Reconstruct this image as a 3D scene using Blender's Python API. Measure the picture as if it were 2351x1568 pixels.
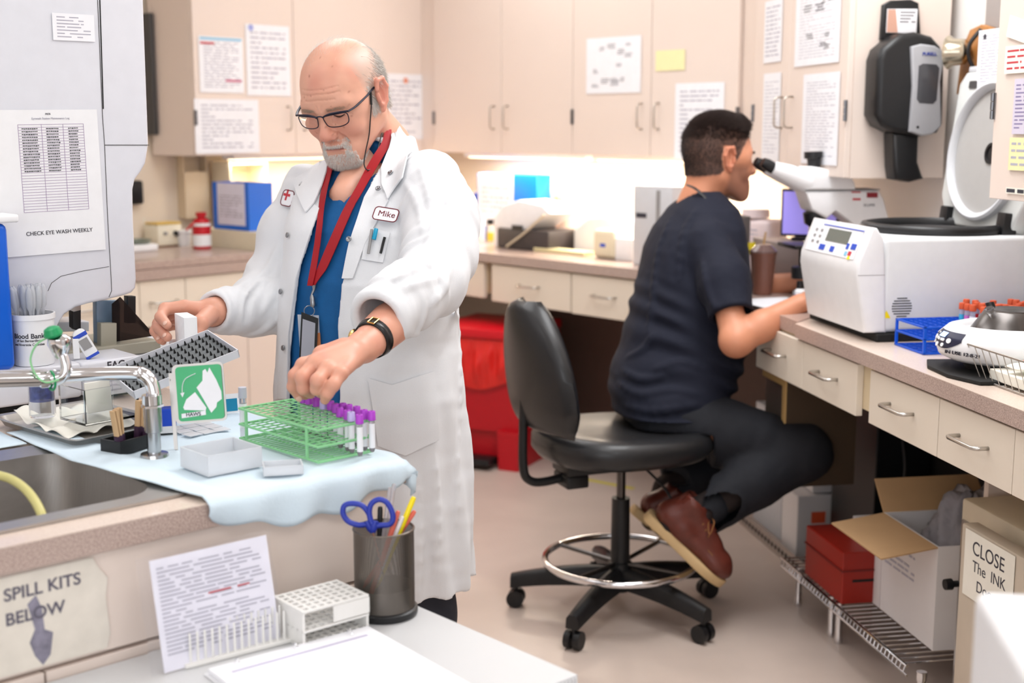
import bpy, bmesh, math, random
import numpy as np
from mathutils import Vector, Matrix
for o in list(bpy.data.objects): bpy.data.objects.remove(o, do_unlink=True)
SC = bpy.context.scene
COL = SC.collection
rnd = random.Random(7)

# ------------------------------------------------------------ camera
F_PX, CAM_H = 3000.0, 1.45
CX, CY = 1175.5, 784.0
PITCH = math.atan(491 / F_PX)
SP, CP = math.sin(PITCH), math.cos(PITCH)
cam_d = bpy.data.cameras.new('camera')
cam = bpy.data.objects.new('camera', cam_d); COL.objects.link(cam)
cam.location = (0, 0, CAM_H)
cam.rotation_euler = (math.pi / 2 - PITCH, 0, 0)
cam_d.sensor_width = 36; cam_d.lens = 36 * F_PX / 2351
cam_d.clip_start = 0.05; cam_d.clip_end = 60
cam_d.dof.use_dof = True; cam_d.dof.focus_distance = 2.5; cam_d.dof.aperture_fstop = 3.2
SC.camera = cam
# ------------------------------------------------------------ view + world
SC.view_settings.view_transform = 'Standard'; SC.view_settings.look = 'None'
SC.view_settings.gamma = 1.0; SC.view_settings.use_curve_mapping = False
SC.view_settings.exposure = 0.05
w = bpy.data.worlds.new('world'); SC.world = w; w.use_nodes = True
w.node_tree.nodes['Background'].inputs[0].default_value = (0.9, 0.93, 1, 1)
w.node_tree.nodes['Background'].inputs[1].default_value = 0.3
# ------------------------------------------------------------ room lights (ceiling troffers)
def area(name, loc, sx, sy, power, color, rot=(0, 0, 0)):
    l = bpy.data.lights.new(name, 'AREA'); l.shape = 'RECTANGLE'; l.size = sx; l.size_y = sy
    l.energy = power; l.color = color
    o = bpy.data.objects.new(name, l); COL.objects.link(o); o.location = loc; o.rotation_euler = rot
    return o
TROFFERS = [(-1.9, 0.4), (-0.3, 0.3), (1.0, 0.6), (-1.4, 2.0), (0.3, 2.3), (-0.6, 3.9), (0.75, 3.3), (-0.1, 5.2)]
for (tx, ty), pw in zip(TROFFERS, (4, 3.2, 11.5, 7, 8, 11, 26, 9.5)):
    area('ceiling_light_lamp', (tx, ty, 2.68), 0.6, 1.2, pw, (.96, .98, 1.0))
area('front_fill_lamp', (-0.5, -1.93, 1.62), 3.0, 1.3, 29, (.95, .975, 1.0), (math.radians(90), 0, 0))  # fill lamp added behind the camera to brighten surfaces facing it

# ------------------------------------------------------------ camera maths for reading positions off the photo
def ray(u, v):
    dx = (u - CX) / F_PX; dy = (v - CY) / F_PX
    return np.array([dx, CP - dy * SP, -SP - dy * CP])
EYE = np.array([0, 0, CAM_H])
def P(u, v, z): return EYE + ray(u, v) * z
def G(u, v, h):
    r = ray(u, v); return EYE + r * ((h - CAM_H) / r[2])
class Run:
    """a straight run of cabinets: local x along it, y into the wall, z up"""
    def __init__(s, a, b, org=None):
        s.o = np.array((a if org is None else org)[:2], float); d = np.array(b[:2]) - np.array(a[:2]); s.d = d / np.linalg.norm(d)
        s.n = np.array([-s.d[1], s.d[0]])
        s.M = Matrix(((s.d[0], s.n[0], 0, s.o[0]), (s.d[1], s.n[1], 0, s.o[1]), (0, 0, 1, 0), (0, 0, 0, 1)))
    def hit(s, u, v, t=0):
        r = ray(u, v); k = (s.o + s.n * t) @ s.n / (r[:2] @ s.n); q = EYE + r * k
        return (q[:2] - s.o) @ s.d, q[2]
    def S(s, u, v, t=0): return s.hit(u, v, t)[0]
    def loc(s, q): return (np.array(q[:2]) - s.o) @ s.d, (np.array(q[:2]) - s.o) @ s.n
    def pos(s, a, t, z): return Vector((*(s.o + s.d * a + s.n * t), z))
    def at(s, a, t, z, rz=0): return Matrix.Translation(s.pos(a, t, z)) @ s.M.to_3x3().to_4x4() @ Matrix.Rotation(rz, 4, 'Z')
    tmax = 9
    def ground(s, u, v, h):
        q = s.loc(G(u, v, h))
        if h > .5 and q[1] > s.tmax: return s.hit(u, v, s.tmax)[0], s.tmax
        return q
CT = 0.92
RL = Run(G(315, 623, CT), G(610, 596, CT))
RB = Run(G(1066, 576, CT), G(1448, 617, CT))
RR = Run(G(1826, 743, CT), G(2351, 944, CT))
RA = Run(G(468, 1158, CT), G(935, 1058, CT), org=G(935, 1058, CT))

RL.tmax = .5; RB.tmax = .42
# ------------------------------------------------------------ materials
def lin(c):
    return tuple((x / 255 / 12.92 if x / 255 <= .04045 else ((x / 255 + .055) / 1.055) ** 2.4) for x in c[:3]) + (1,)
MATS = {}
def mat(name, rgb, rough=.5, metal=0, spec=.5, var=0.0, vscale=30, bump=0, bscale=60, trans=0, ior=1.45, emit=0, alpha=1, coat=0, sss=0, speck=None, vc=False, sheen=0, stretch=None):
    if name in MATS: return MATS[name]
    m = bpy.data.materials.new(name); m.use_nodes = True; nt = m.node_tree; b = nt.nodes['Principled BSDF']
    c = lin(rgb)
    b.inputs['Base Color'].default_value = c; b.inputs['Roughness'].default_value = rough
    b.inputs['Metallic'].default_value = metal; b.inputs['Specular IOR Level'].default_value = spec
    b.inputs['Transmission Weight'].default_value = trans; b.inputs['IOR'].default_value = ior
    b.inputs['Alpha'].default_value = alpha; b.inputs['Coat Weight'].default_value = coat
    b.inputs['Sheen Weight'].default_value = sheen
    if sss:
        b.inputs['Subsurface Weight'].default_value = sss; b.inputs['Subsurface Radius'].default_value = (.012, .005, .003); b.inputs['Subsurface Scale'].default_value = 1
    if emit:
        b.inputs['Emission Color'].default_value = c; b.inputs['Emission Strength'].default_value = emit
    N = nt.nodes.new; Lk = nt.links.new
    tc = N('ShaderNodeTexCoord'); src = tc.outputs['Object']
    if stretch:
        mp = N('ShaderNodeMapping'); mp.inputs['Scale'].default_value = stretch; Lk(src, mp.inputs[0]); src = mp.outputs[0]
    col = None
    if vc:
        at = N('ShaderNodeAttribute'); at.attribute_name = 'Col'; col = at.outputs['Color']
    if var or not (bump or speck or vc):
        n = N('ShaderNodeTexNoise'); n.inputs['Scale'].default_value = vscale; n.inputs['Detail'].default_value = 4; Lk(src, n.inputs['Vector'])
        r = N('ShaderNodeMapRange'); v = var or .02
        r.inputs['From Min'].default_value = .3; r.inputs['From Max'].default_value = .7
        r.inputs['To Min'].default_value = 1 - v; r.inputs['To Max'].default_value = 1 + v; Lk(n.outputs['Fac'], r.inputs['Value'])
        mx = N('ShaderNodeVectorMath'); mx.operation = 'SCALE'
        if col: Lk(col, mx.inputs[0])
        else: mx.inputs[0].default_value = c[:3]
        Lk(r.outputs[0], mx.inputs['Scale']); col = mx.outputs[0]
    if speck:
        n = N('ShaderNodeTexNoise'); n.inputs['Scale'].default_value = speck[1]; n.inputs['Detail'].default_value = 2; Lk(src, n.inputs['Vector'])
        cr = N('ShaderNodeValToRGB'); cr.color_ramp.elements[0].position = .38; cr.color_ramp.elements[1].position = .62
        cr.color_ramp.elements[0].color = lin(speck[0]); cr.color_ramp.elements[1].color = c
        Lk(n.outputs['Fac'], cr.inputs[0]); col = cr.outputs[0]
    if col: Lk(col, b.inputs['Base Color'])
    if bump:
        n = N('ShaderNodeTexNoise'); n.inputs['Scale'].default_value = bscale; n.inputs['Detail'].default_value = 3; Lk(src, n.inputs['Vector'])
        bp = N('ShaderNodeBump'); bp.inputs['Strength'].default_value = bump; bp.inputs['Distance'].default_value = .002
        Lk(n.outputs['Fac'], bp.inputs['Height']); Lk(bp.outputs[0], b.inputs['Normal'])
    MATS[name] = m; return m
M_CAB = mat('cream_laminate', (232, 216, 205), .45, var=.015, vscale=3)
M_CABE = mat('cream_edge', (222, 204, 170), .5)
M_DRW = mat('drawer_laminate', (232, 220, 204), .42, var=.012, vscale=4)
M_IN = mat('cabinet_inside', (150, 132, 112), .7)
M_CTR = mat('speckled_taupe_laminate', (200, 178, 168), .3, coat=.25, speck=((162, 140, 130), 420))
M_TOP = mat('lit_worktop_laminate', (226, 208, 194), .3, coat=.2, speck=((214, 194, 180), 420))  # lighter copy of the taupe laminate, overhead light put into its colour
M_WALL = mat('wall_paint', (238, 224, 205), .7, var=.01, vscale=2)
M_WALLW = mat('white_wall_paint', (232, 228, 224), .7, var=.01, vscale=2)
M_CEIL = mat('ceiling_tile', (242, 240, 236), .85, bump=.3, bscale=200)
M_STEEL = mat('brushed_steel', (186, 182, 178), .42, 1, var=.06, vscale=20, stretch=(1, 30, 1))
M_CHROME = mat('chrome', (225, 225, 228), .08, 1)
M_NICK = mat('nickel_wire', (190, 182, 172), .28, 1)
M_HINGE = mat('hinge_metal', (130, 130, 134), .35, 1)
M_BLK = mat('black_plastic', (24, 24, 26), .4)
M_BLKM = mat('matte_black', (18, 17, 17), .75)
M_DGRY = mat('dark_grey_plastic', (72, 70, 70), .5)
M_GRY = mat('grey_plastic', (150, 148, 148), .5)
M_LGRY = mat('light_grey_plastic', (205, 206, 210), .45)
M_WHT = mat('white_plastic', (238, 238, 240), .4)
M_MACH = mat('analyser_white', (220, 221, 228), .35, coat=.15)
M_PAPER = mat('paper', (240, 240, 244), .8)
M_PAPERW = mat('paper_note', (244, 240, 228), .8)
M_INK = mat('grey_print', (178, 176, 188), .8)
M_INKD = mat('dark_print', (60, 58, 66), .8)
M_INKR = mat('red_print', (196, 60, 70), .8)
M_INKB = mat('blue_print', (50, 80, 190), .7)
M_INKC = mat('cyan_print', (130, 190, 220), .8)
M_YEL = mat('yellow_note', (240, 234, 180), .8)
M_RED = mat('red_plastic', (190, 10, 28), .4)
M_BLUE = mat('blue_plastic', (0, 104, 214), .35)
M_CREAM = mat('cream_plastic', (232, 222, 196), .45)
M_GLASS = mat('clear_glass', (250, 252, 252), .03, trans=1, ior=1.3)
M_CLEAR = mat('clear_plastic', (248, 249, 252), .08, trans=1, ior=1.15)
M_CARD = mat('cardboard', (186, 150, 110), .8, var=.04, vscale=12)
M_WBOX = mat('white_carton', (226, 222, 222), .65, var=.02, vscale=8)

# ------------------------------------------------------------ mesh helpers
I4 = Matrix.Identity(4)
def T(x, y, z): return Matrix.Translation((x, y, z))
def Rx(a): return Matrix.Rotation(a, 4, 'X')
def Ry(a): return Matrix.Rotation(a, 4, 'Y')
def Rz(a): return Matrix.Rotation(a, 4, 'Z')
def B(): return bmesh.new()
def box(bm, x0, x1, y0, y1, z0, z1, bev=0, M=None, seg=2):
    t = bmesh.new()
    bmesh.ops.create_cube(t, size=1)
    for v in t.verts: v.co = Vector(((x0 + x1) / 2 + v.co.x * (x1 - x0), (y0 + y1) / 2 + v.co.y * (y1 - y0), (z0 + z1) / 2 + v.co.z * (z1 - z0)))
    if bev: bmesh.ops.bevel(t, geom=t.edges[:], offset=bev, segments=seg, profile=.5, affect='EDGES')
    return merge(bm, t, M)
def merge(bm, t, M=None):
    vs = {}
    for v in t.verts: vs[v] = bm.verts.new(M @ v.co if M else v.co)
    for f in t.faces:
        try: bm.faces.new([vs[v] for v in f.verts])
        except ValueError: pass
    t.free(); return bm
def prism(bm, poly, h0, h1, M=None, bev=0, seg=2):
    """polygon in local xy, extruded along z"""
    t = bmesh.new(); n = len(poly)
    a = [t.verts.new((x, y, h0)) for x, y in poly]; b = [t.verts.new((x, y, h1)) for x, y in poly]
    f0 = t.faces.new(a[::-1]); f1 = t.faces.new(b)
    for i in range(n): t.faces.new((a[i], a[(i + 1) % n], b[(i + 1) % n], b[i]))
    bmesh.ops.recalc_face_normals(t, faces=t.faces)
    if bev:
        es = [e for e in t.edges if (e.verts[0].co.z == e.verts[1].co.z)]
        bmesh.ops.bevel(t, geom=es, offset=bev, segments=seg, profile=.5, affect='EDGES')
    return merge(bm, t, M)
def rrect(x0, x1, y0, y1, r, n=5):
    o = []
    for cx, cy, a0 in ((x1 - r, y1 - r, 0), (x0 + r, y1 - r, 90), (x0 + r, y0 + r, 180), (x1 - r, y0 + r, 270)):
        for i in range(n + 1):
            a = math.radians(a0 + 90 * i / n); o.append((cx + r * math.cos(a), cy + r * math.sin(a)))
    return o
def smoothpts(pts, n=6, closed=False):
    p = [Vector(q) for q in pts]; N = len(p); o = []
    rng = range(N) if closed else range(N - 1)
    for i in rng:
        if closed: a, b, c, d = p[i - 1], p[i], p[(i + 1) % N], p[(i + 2) % N]
        else: a, b, c, d = p[max(i - 1, 0)], p[i], p[i + 1], p[min(i + 2, N - 1)]
        for k in range(n):
            t = k / n
            o.append(.5 * ((2 * b) + (c - a) * t + (2 * a - 5 * b + 4 * c - d) * t * t + (3 * b - a - 3 * c + d) * t ** 3))
    if not closed: o.append(p[-1])
    return o
def tube(bm, pts, r, n=8, closed=False, M=None, flat=1.0):
    p = [Vector(q) for q in pts]; N = len(p); rings = []
    up = None
    for i in range(N):
        if closed: d = (p[(i + 1) % N] - p[i - 1])
        else: d = p[min(i + 1, N - 1)] - p[max(i - 1, 0)]
        if d.length < 1e-9: d = Vector((0, 0, 1))
        d.normalize()
        if up is None:
            up = Vector((0, 0, 1)) if abs(d.z) < .9 else Vector((1, 0, 0))
        x = d.cross(up)
        if x.length < 1e-6: x = d.cross(Vector((0, 1, 0)))
        x.normalize(); y = x.cross(d).normalized(); up = y
        rr = r[i] if isinstance(r, (list, tuple)) else r
        ring = []
        for k in range(n):
            a = 2 * math.pi * k / n
            q = p[i] + x * (rr * math.cos(a)) + y * (rr * flat * math.sin(a))
            ring.append(bm.verts.new(M @ q if M else q))
        rings.append(ring)
    for i in range(N if closed else N - 1):
        a, b = rings[i], rings[(i + 1) % N]
        for k in range(n):
            bm.faces.new((a[k], a[(k + 1) % n], b[(k + 1) % n], b[k]))
    if not closed:
        bm.faces.new(rings[0][::-1]); bm.faces.new(rings[-1])
    return bm
def cyl(bm, p0, p1, r, n=16, M=None, r1=None): return tube(bm, [p0, p1], [r, r if r1 is None else r1], n, M=M)
def lathe(bm, prof, n=24, M=None, closed_prof=False):
    rings = []
    for r, z in prof:
        if r < 1e-6: v = bm.verts.new(M @ Vector((0, 0, z)) if M else (0, 0, z)); rings.append([v])
        else:
            rings.append([bm.verts.new(M @ Vector((r * math.cos(2 * math.pi * k / n), r * math.sin(2 * math.pi * k / n), z)) if M else (r * math.cos(2 * math.pi * k / n), r * math.sin(2 * math.pi * k / n), z)) for k in range(n)])
    m = len(rings)
    for i in range(m if closed_prof else m - 1):
        a, b = rings[i], rings[(i + 1) % m]
        for k in range(n):
            k2 = (k + 1) % n
            if len(a) == 1 and len(b) == 1: continue
            if len(a) == 1: bm.faces.new((a[0], b[k2], b[k]))
            elif len(b) == 1: bm.faces.new((a[k], a[k2], b[0]))
            else: bm.faces.new((a[k], a[k2], b[k2], b[k]))
    return bm
def surf(bm, fn, nu, nv, M=None):
    g = [[bm.verts.new((M @ Vector(fn(i / nu, j / nv))) if M else fn(i / nu, j / nv)) for j in range(nv + 1)] for i in range(nu + 1)]
    for i in range(nu):
        for j in range(nv): bm.faces.new((g[i][j], g[i + 1][j], g[i + 1][j + 1], g[i][j + 1]))
    return bm
def fin(me, smooth):
    if smooth:
        me.polygons.foreach_set('use_smooth', [True] * len(me.polygons))
        if smooth is not True: me.set_sharp_from_angle(angle=math.radians(smooth))
def obj(name, bm, m, par=None, smooth=40, M=None, solid=0):
    if solid:
        bmesh.ops.recalc_face_normals(bm, faces=bm.faces); bmesh.ops.solidify(bm, geom=bm.faces[:], thickness=solid)
    bmesh.ops.recalc_face_normals(bm, faces=bm.faces)
    me = bpy.data.meshes.new(name); bm.to_mesh(me); bm.free(); me.materials.append(m); fin(me, smooth)
    o = bpy.data.objects.new(name, me); COL.objects.link(o)
    if par: o.parent = par
    if M is not None: o.matrix_local = M
    return o
def tag(o, label, cat, group=None):
    o['label'] = label; o['category'] = cat
    if group: o['group'] = group
    return o
def thing(name, label, cat, M, group=None):
    o = bpy.data.objects.new(name, None); COL.objects.link(o); o.matrix_world = M; o.empty_display_size = .05
    return tag(o, label, cat, group)
def struct(name, bm, m, smooth=None, M=None):
    o = obj(name, bm, m, None, smooth, M); o['kind'] = 'structure'; return o
def text(s, size, M, m, par, name='lettering', ex=.0003, bold=False, font_scale_x=1.0):
    c = bpy.data.curves.new(name, 'FONT'); c.body = s; c.size = size; c.extrude = ex
    c.align_x = 'CENTER'; c.align_y = 'CENTER'
    if bold: c.offset = size * .018
    t = bpy.data.objects.new(name, c); COL.objects.link(t)
    bpy.context.view_layer.update()
    me = bpy.data.meshes.new_from_object(t.evaluated_get(bpy.context.evaluated_depsgraph_get()))
    bpy.data.objects.remove(t); me.materials.clear(); me.materials.append(m)
    o = bpy.data.objects.new(name, me); COL.objects.link(o)
    if par: o.parent = par
    o.matrix_local = M @ Matrix.Diagonal((font_scale_x, 1, 1, 1)); return o
def copy_tree(o, par=None):
    c = o.copy(); COL.objects.link(c)
    if par: c.parent = par; c.matrix_parent_inverse = o.matrix_parent_inverse
    for ch in list(o.children): copy_tree(ch, c)
    return c
WALLTXT = Rx(math.pi / 2)   # text written in xz, facing -y

def lines_mesh(bm, x0, x1, z0, z1, rows, y=-.0009, fill=.8, h=.35, seed=0, M=None):
    """rows of print as short thin bars on a sheet standing in xz, facing -y"""
    r = random.Random(seed); dz = (z1 - z0) / rows
    for i in range(rows):
        z = z1 - (i + .5) * dz; x = x0
        while x < x1 - .01:
            L = r.uniform(.01, .05); e = min(x + L, x0 + (x1 - x0) * (fill if r.random() < .3 else 1))
            if e > x + .003: box(bm, x, e, y - .0002, y, z - dz * h / 2, z + dz * h / 2, M=M)
            x += L + r.uniform(.003, .012)
            if r.random() < .06: break
    return bm
def sheet(R, t, quad, label, ink=M_INK, rows=14, paper=M_PAPER, extra=None, seed=1, tilt=0, name='paper_sheet', cat='paper', group=None, th=.0008, h=.35):
    """sheet of paper taped flat on the face at depth t, read off its photo corners (u0,v0)-(u1,v1)"""
    u0, v0, u1, v1 = quad; um, vm = (u0 + u1) / 2, (v0 + v1) / 2
    s0 = R.hit(u0, vm, t)[0]; s1 = R.hit(u1, vm, t)[0]; z1 = R.hit(um, v0, t)[1]; z0 = R.hit(um, v1, t)[1]
    w, hh = s1 - s0, z1 - z0
    o = thing(name, label, cat, R.at((s0 + s1) / 2, t - .0012, (z0 + z1) / 2) @ Ry(tilt), group)
    obj('sheet', box(B(), -w / 2, w / 2, -th, 0, -hh / 2, hh / 2), paper, o, None)
    if rows: obj('printed_lines', lines_mesh(B(), -w * .4, w * .4, -hh * .42, hh * .42, rows, -th, seed=seed, h=h), ink, o, None)
    if extra: extra(o, w, hh)
    return o
def wire_pull(par, x, y, z, L=.1, vertical=True, r=.0035, dep=.03, m=None):
    h = L / 2; c = .012
    pts = [(0, 0, -h), (0, -dep + c, -h), (0, -dep + c * .3, -h + c * .3), (0, -dep, -h + c), (0, -dep, h - c), (0, -dep + c * .3, h - c * .3), (0, -dep + c, h), (0, 0, h)]
    if not vertical: pts = [(a[2], a[1], 0) for a in pts]
    return obj('handle', tube(B(), [(x + a, y + b, z + c_) for a, b, c_ in pts], r, 8), m or M_NICK, par, True)
# ============================================================ THE ROOM
def inter(K, t1, L, t2):
    A = np.array([K.d, -L.d]).T; s = np.linalg.solve(A, (L.o + L.n * t2) - (K.o + K.n * t1)); return K.o + K.n * t1 + K.d * s[0]
WT = 0.63; CEIL = 2.7
cLB = inter(RL, WT, RB, WT); cBR = inter(RB, WT, RR, WT)
sR = (-2.0 - (RR.o[1] + RR.n[1] * WT)) / RR.d[1]; cRF = RR.o + RR.n * WT + RR.d * sR
sL = (-3.2 - (RL.o[0] + RL.n[0] * WT)) / RL.d[0]; cLF = RL.o + RL.n * WT + RL.d * sL
OUT = [cLF, cLB, cBR, cRF, np.array([-3.2, -2.0])]
def wall(name, a, b, m):
    a, b = Vector((*a, 0)), Vector((*b, 0)); d = (b - a); L = d.length; d.normalize(); n = Vector((-d.y, d.x, 0))
    M = Matrix(((d.x, n.x, 0, a.x), (d.y, n.y, 0, a.y), (0, 0, 1, 0), (0, 0, 0, 1)))
    return struct(name, box(B(), -.1, L + .1, 0, .1, 0, CEIL), m, M=M)
wall('wall_left', OUT[0], OUT[1], M_WALL); wall('wall_back', OUT[1], OUT[2], M_WALL)
wall('wall_right', OUT[2], OUT[3], M_WALLW); wall('wall_front', OUT[3], OUT[4], M_WALLW); wall('wall_side', OUT[4], OUT[0], M_WALLW)
outer = [(float(p[0]), float(p[1])) for p in OUT][::-1]
wn = struct('added_fill_window', (lambda b: [box(b, *a) for a in ((-1.56, -1.5, 0, .03, .92, 2.32), (1.5, 1.56, 0, .03, .92, 2.32), (-1.5, 1.5, 0, .03, .92, .98), (-1.5, 1.5, 0, .03, 2.26, 2.32), (-.02, .02, 0, .03, .98, 2.26))] and b)(B()), M_WHT, M=T(-.5, -1.995, 0))  # unseen window, invented behind the camera to house the frontal fill
obj('pane', box(B(), -1.5, 1.5, .004, .010, .98, 2.26), mat('front_fill_pane', (236, 244, 255), .3, emit=1.0), wn, None)  # glowing sheet added with the frontal fill lamp
M_FLOOR = mat('mottled_beige_vinyl_floor', (203, 186, 175), .38, var=.045, vscale=5, bump=.05, bscale=90)
bm = B(); prism(bm, outer, -.08, 0); struct('floor', bm, M_FLOOR)
bm = B(); prism(bm, outer, CEIL, CEIL + .08); struct('ceiling', bm, M_CEIL)
M_LAMP = mat('lit_diffuser', (255, 252, 248), .6, emit=.9)
for i, (tx, ty) in enumerate(TROFFERS):
    o = thing('ceiling_light', 'recessed rectangular ceiling light in the white ceiling', 'ceiling light', T(tx, ty, CEIL), 'ceiling lights')
    b_ = B()
    for x0, x1, y0, y1 in ((-.33, -.3, -.63, .63), (.3, .33, -.63, .63), (-.3, .3, -.63, -.6), (-.3, .3, .6, .63)): box(b_, x0, x1, y0, y1, -.012, 0)
    obj('frame', b_, M_WHT, o, None); obj('diffuser', box(B(), -.3, .3, -.6, .6, -.006, -.001), M_LAMP, o, None)

# ============================================================ BUILT-IN CABINETS
def front(par, x0, x1, z0, z1, y=0, th=.019, kind='door', m=M_CAB):
    """a slab door or drawer front, with a thin edge band"""
    return obj(kind, box(B(), x0 + .0015, x1 - .0015, y - th, y - .0005, z0 + .0015, z1 - .0015, .0012, seg=1), m, par, None)
def hinge(par, x, y, z, h=.062):
    b_ = B(); box(b_, x - .008, x + .008, y - .0225, y - .0195, z - h / 2, z + h / 2)
    for k in range(3): cyl(b_, (x, y - .024, z - h / 2 + k * h / 3 + .001), (x, y - .024, z - h / 2 + (k + 1) * h / 3 - .001), .0045, 8)
    return obj('hinge', b_, M_HINGE, par, 30)
def upper(R, t0, s0, s1, doors, label, z0, z1=2.25, depth=.3, grp=None):
    o = thing('wall_cabinet', label, 'wall cabinet', R.at(s0, t0, z0), grp)
    W, H = s1 - s0, z1 - z0
    b_ = B()
    box(b_, 0, .018, 0, depth, 0, H); box(b_, W - .018, W, 0, depth, 0, H); box(b_, 0.018, W - .018, 0, depth, 0, .018); box(b_, .018, W - .018, 0, depth, H - .018, H)
    box(b_, .018, W - .018, depth - .01, depth, .018, H - .018)
    obj('carcass', b_, M_CAB, o, None)
    for a, b, hs, hd in doors:
        d = front(o, a - s0, b - s0, .0, H)
        zc = R_H[id(R)] - z0
        if hd: wire_pull(d, (b - s0 - .045) if hd == 'r' else (a - s0 + .045), -.019, zc, .1)
        if hs: hinge(d, (a - s0) if hs == 'l' else (b - s0), 0, zc)
    return o
R_H = {id(RL): 1.49, id(RB): 1.495, id(RR): 1.50}
ZB = 1.335
sb = [RB.S(u, 200, .3) for u in (1003, 1158, 1322, 1502, 1703)]
upper(RB, .3, sb[0], sb[2], [(sb[0], sb[1], 'l', 'r'), (sb[1], sb[2], 'r', 'l')], 'cream wall cabinet with two plain doors, left of the back wall pair', ZB, grp=None)
upper(RB, .3, sb[2], sb[4], [(sb[2], sb[3], 'l', 'r'), (sb[3], sb[4], 'r', 'l')], 'cream wall cabinet holding the white chart and yellow note, behind seated man', ZB)
sl = [RL.S(u, 200, .3) for u in (440, 670, 876)]
upper(RL, .3, sl[0], sl[2], [(sl[0], sl[1], 'l', 'r'), (sl[1], sl[2], 'r', 'l')], 'cream wall cabinet with posted sheets behind the standing man', ZB)
ZR = 1.30
sr = [RR.S(u, 250, .3) for u in (1742, 1821, 1957)]
upper(RR, .3, sr[0], sr[2], [(sr[0], sr[1], 'l', 'r'), (sr[1], sr[2], 'r', 'l')], 'cream wall cabinet with sheets on its doors, above the microscope', ZR)
sn = RR.S(2296, 300, .3)
upper(RR, .3, sn, sn + 1.0, [(sn, sn + .5, 'l', None), (sn + .5, sn + 1.0, 'r', None)], 'cream wall cabinet with pinned notes at the right edge', 1.283)
# corner fillers
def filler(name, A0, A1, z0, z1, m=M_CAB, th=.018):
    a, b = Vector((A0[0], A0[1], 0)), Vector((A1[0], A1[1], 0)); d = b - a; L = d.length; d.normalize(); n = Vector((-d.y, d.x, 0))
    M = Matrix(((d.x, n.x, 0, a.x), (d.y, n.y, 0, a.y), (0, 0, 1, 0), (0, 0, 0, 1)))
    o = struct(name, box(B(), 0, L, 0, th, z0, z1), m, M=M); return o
cUL = inter(RL, .3, RB, .3)
filler('trim_1', RL.pos(sl[2] + .001, .3, 0), Vector((*cUL, 0)), ZB, 2.25)
filler('trim_2', Vector((*cUL, 0)), RB.pos(sb[0] - .001, .3, 0), ZB, 2.25)
cUR = inter(RB, .3, RR, .3)
filler('trim_3', RB.pos(sb[4] + .001, .3, 0), RR.pos(sr[0] - .001, .3, 0), ZR, 2.25)

# worktops (top at .92, edge .038)
def wtop(name, label, poly, m=M_CTR, z=CT, th=.038, top=None):
    b_ = B(); prism(b_, poly, z - th, z - (.0015 if top else 0))
    o = obj(name, b_, m, None, None); tag(o, label, 'worktop')
    if top: obj('lit_top_laminate', prism(B(), poly, z - .0014, z), top, o, None)['label'] = 'laminate top surface with overhead light painted into its colour'
    return o
def q(R, s, t): v = R.pos(s, t, 0); return (v.x, v.y)
BT = WT - .01
pLB0 = tuple(inter(RL, 0, RB, 0)); pLB1 = tuple(inter(RL, BT, RB, BT))
def ccw(p):
    a = sum(p[i][0] * p[(i + 1) % len(p)][1] - p[(i + 1) % len(p)][0] * p[i][1] for i in range(len(p)))
    return p if a > 0 else p[::-1]
pBR0 = tuple(inter(RB, 0, RR, .02)); pBR1 = tuple(inter(RB, BT, RR, BT))
wtop('worktop', 'speckled taupe worktop running along the left and back walls', ccw([q(RL, -.9, 0), pLB0, pBR0, q(RR, -.03, .02), q(RR, -.135, .115), q(RR, -.35, .298), q(RR, -.35, BT), pBR1, pLB1, q(RL, -.9, BT)]))
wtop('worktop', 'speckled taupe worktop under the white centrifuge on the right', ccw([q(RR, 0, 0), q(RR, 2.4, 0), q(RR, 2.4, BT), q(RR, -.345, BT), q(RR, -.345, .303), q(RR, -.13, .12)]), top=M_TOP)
0 and wtop('worktop', 'lower shadowed worktop corner under the forearms of the seated man', ccw([q(RR, -.345, .02), q(RR, -.02, .02), q(RR, -.14, .118), q(RR, -.345, .29)]), z=CT - .004, th=.03)
# raised backsplash lip on the left run
LT = .95
b_ = B(); box(b_, RL.S(330, 560, .3) - .7, RL.S(600, 585, .03), .02, BT, CT + .001, LT, .003)
tag(obj('worktop_riser', b_, M_CTR, None, None, RL.at(0, 0, 0)), 'raised taupe slab laid along the left worktop', 'worktop')

def base_box(R, name, label, s0, s1, t0, t1, z0, z1, m=M_IN, cat='base cabinet'):
    o = thing(name, label, cat, R.at(s0, t0, z0)); W = s1 - s0
    b_ = B(); D = t1 - t0; H = z1 - z0
    box(b_, 0, .018, 0, D, 0, H); box(b_, W - .018, W, 0, D, 0, H); box(b_, .018, W - .018, 0, D, 0, .018); box(b_, .018, W - .018, D - .012, D, .018, H); box(b_, .018, W - .018, 0, D - .012, H - .018, H)
    obj('carcass', b_, M_DRW, o, None); return o
def drawer(o, x0, x1, z0, z1, y=0, L=.115, m=M_DRW):
    d = front(o, x0, x1, z0, z1, y, kind='drawer', m=m)
    wire_pull(d, (x0 + x1) / 2, y - .019, (z0 + z1) / 2 + .005, L, False, .0045, .032, mat('satin_steel', (200, 196, 190), .3, 1)); return d
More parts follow.
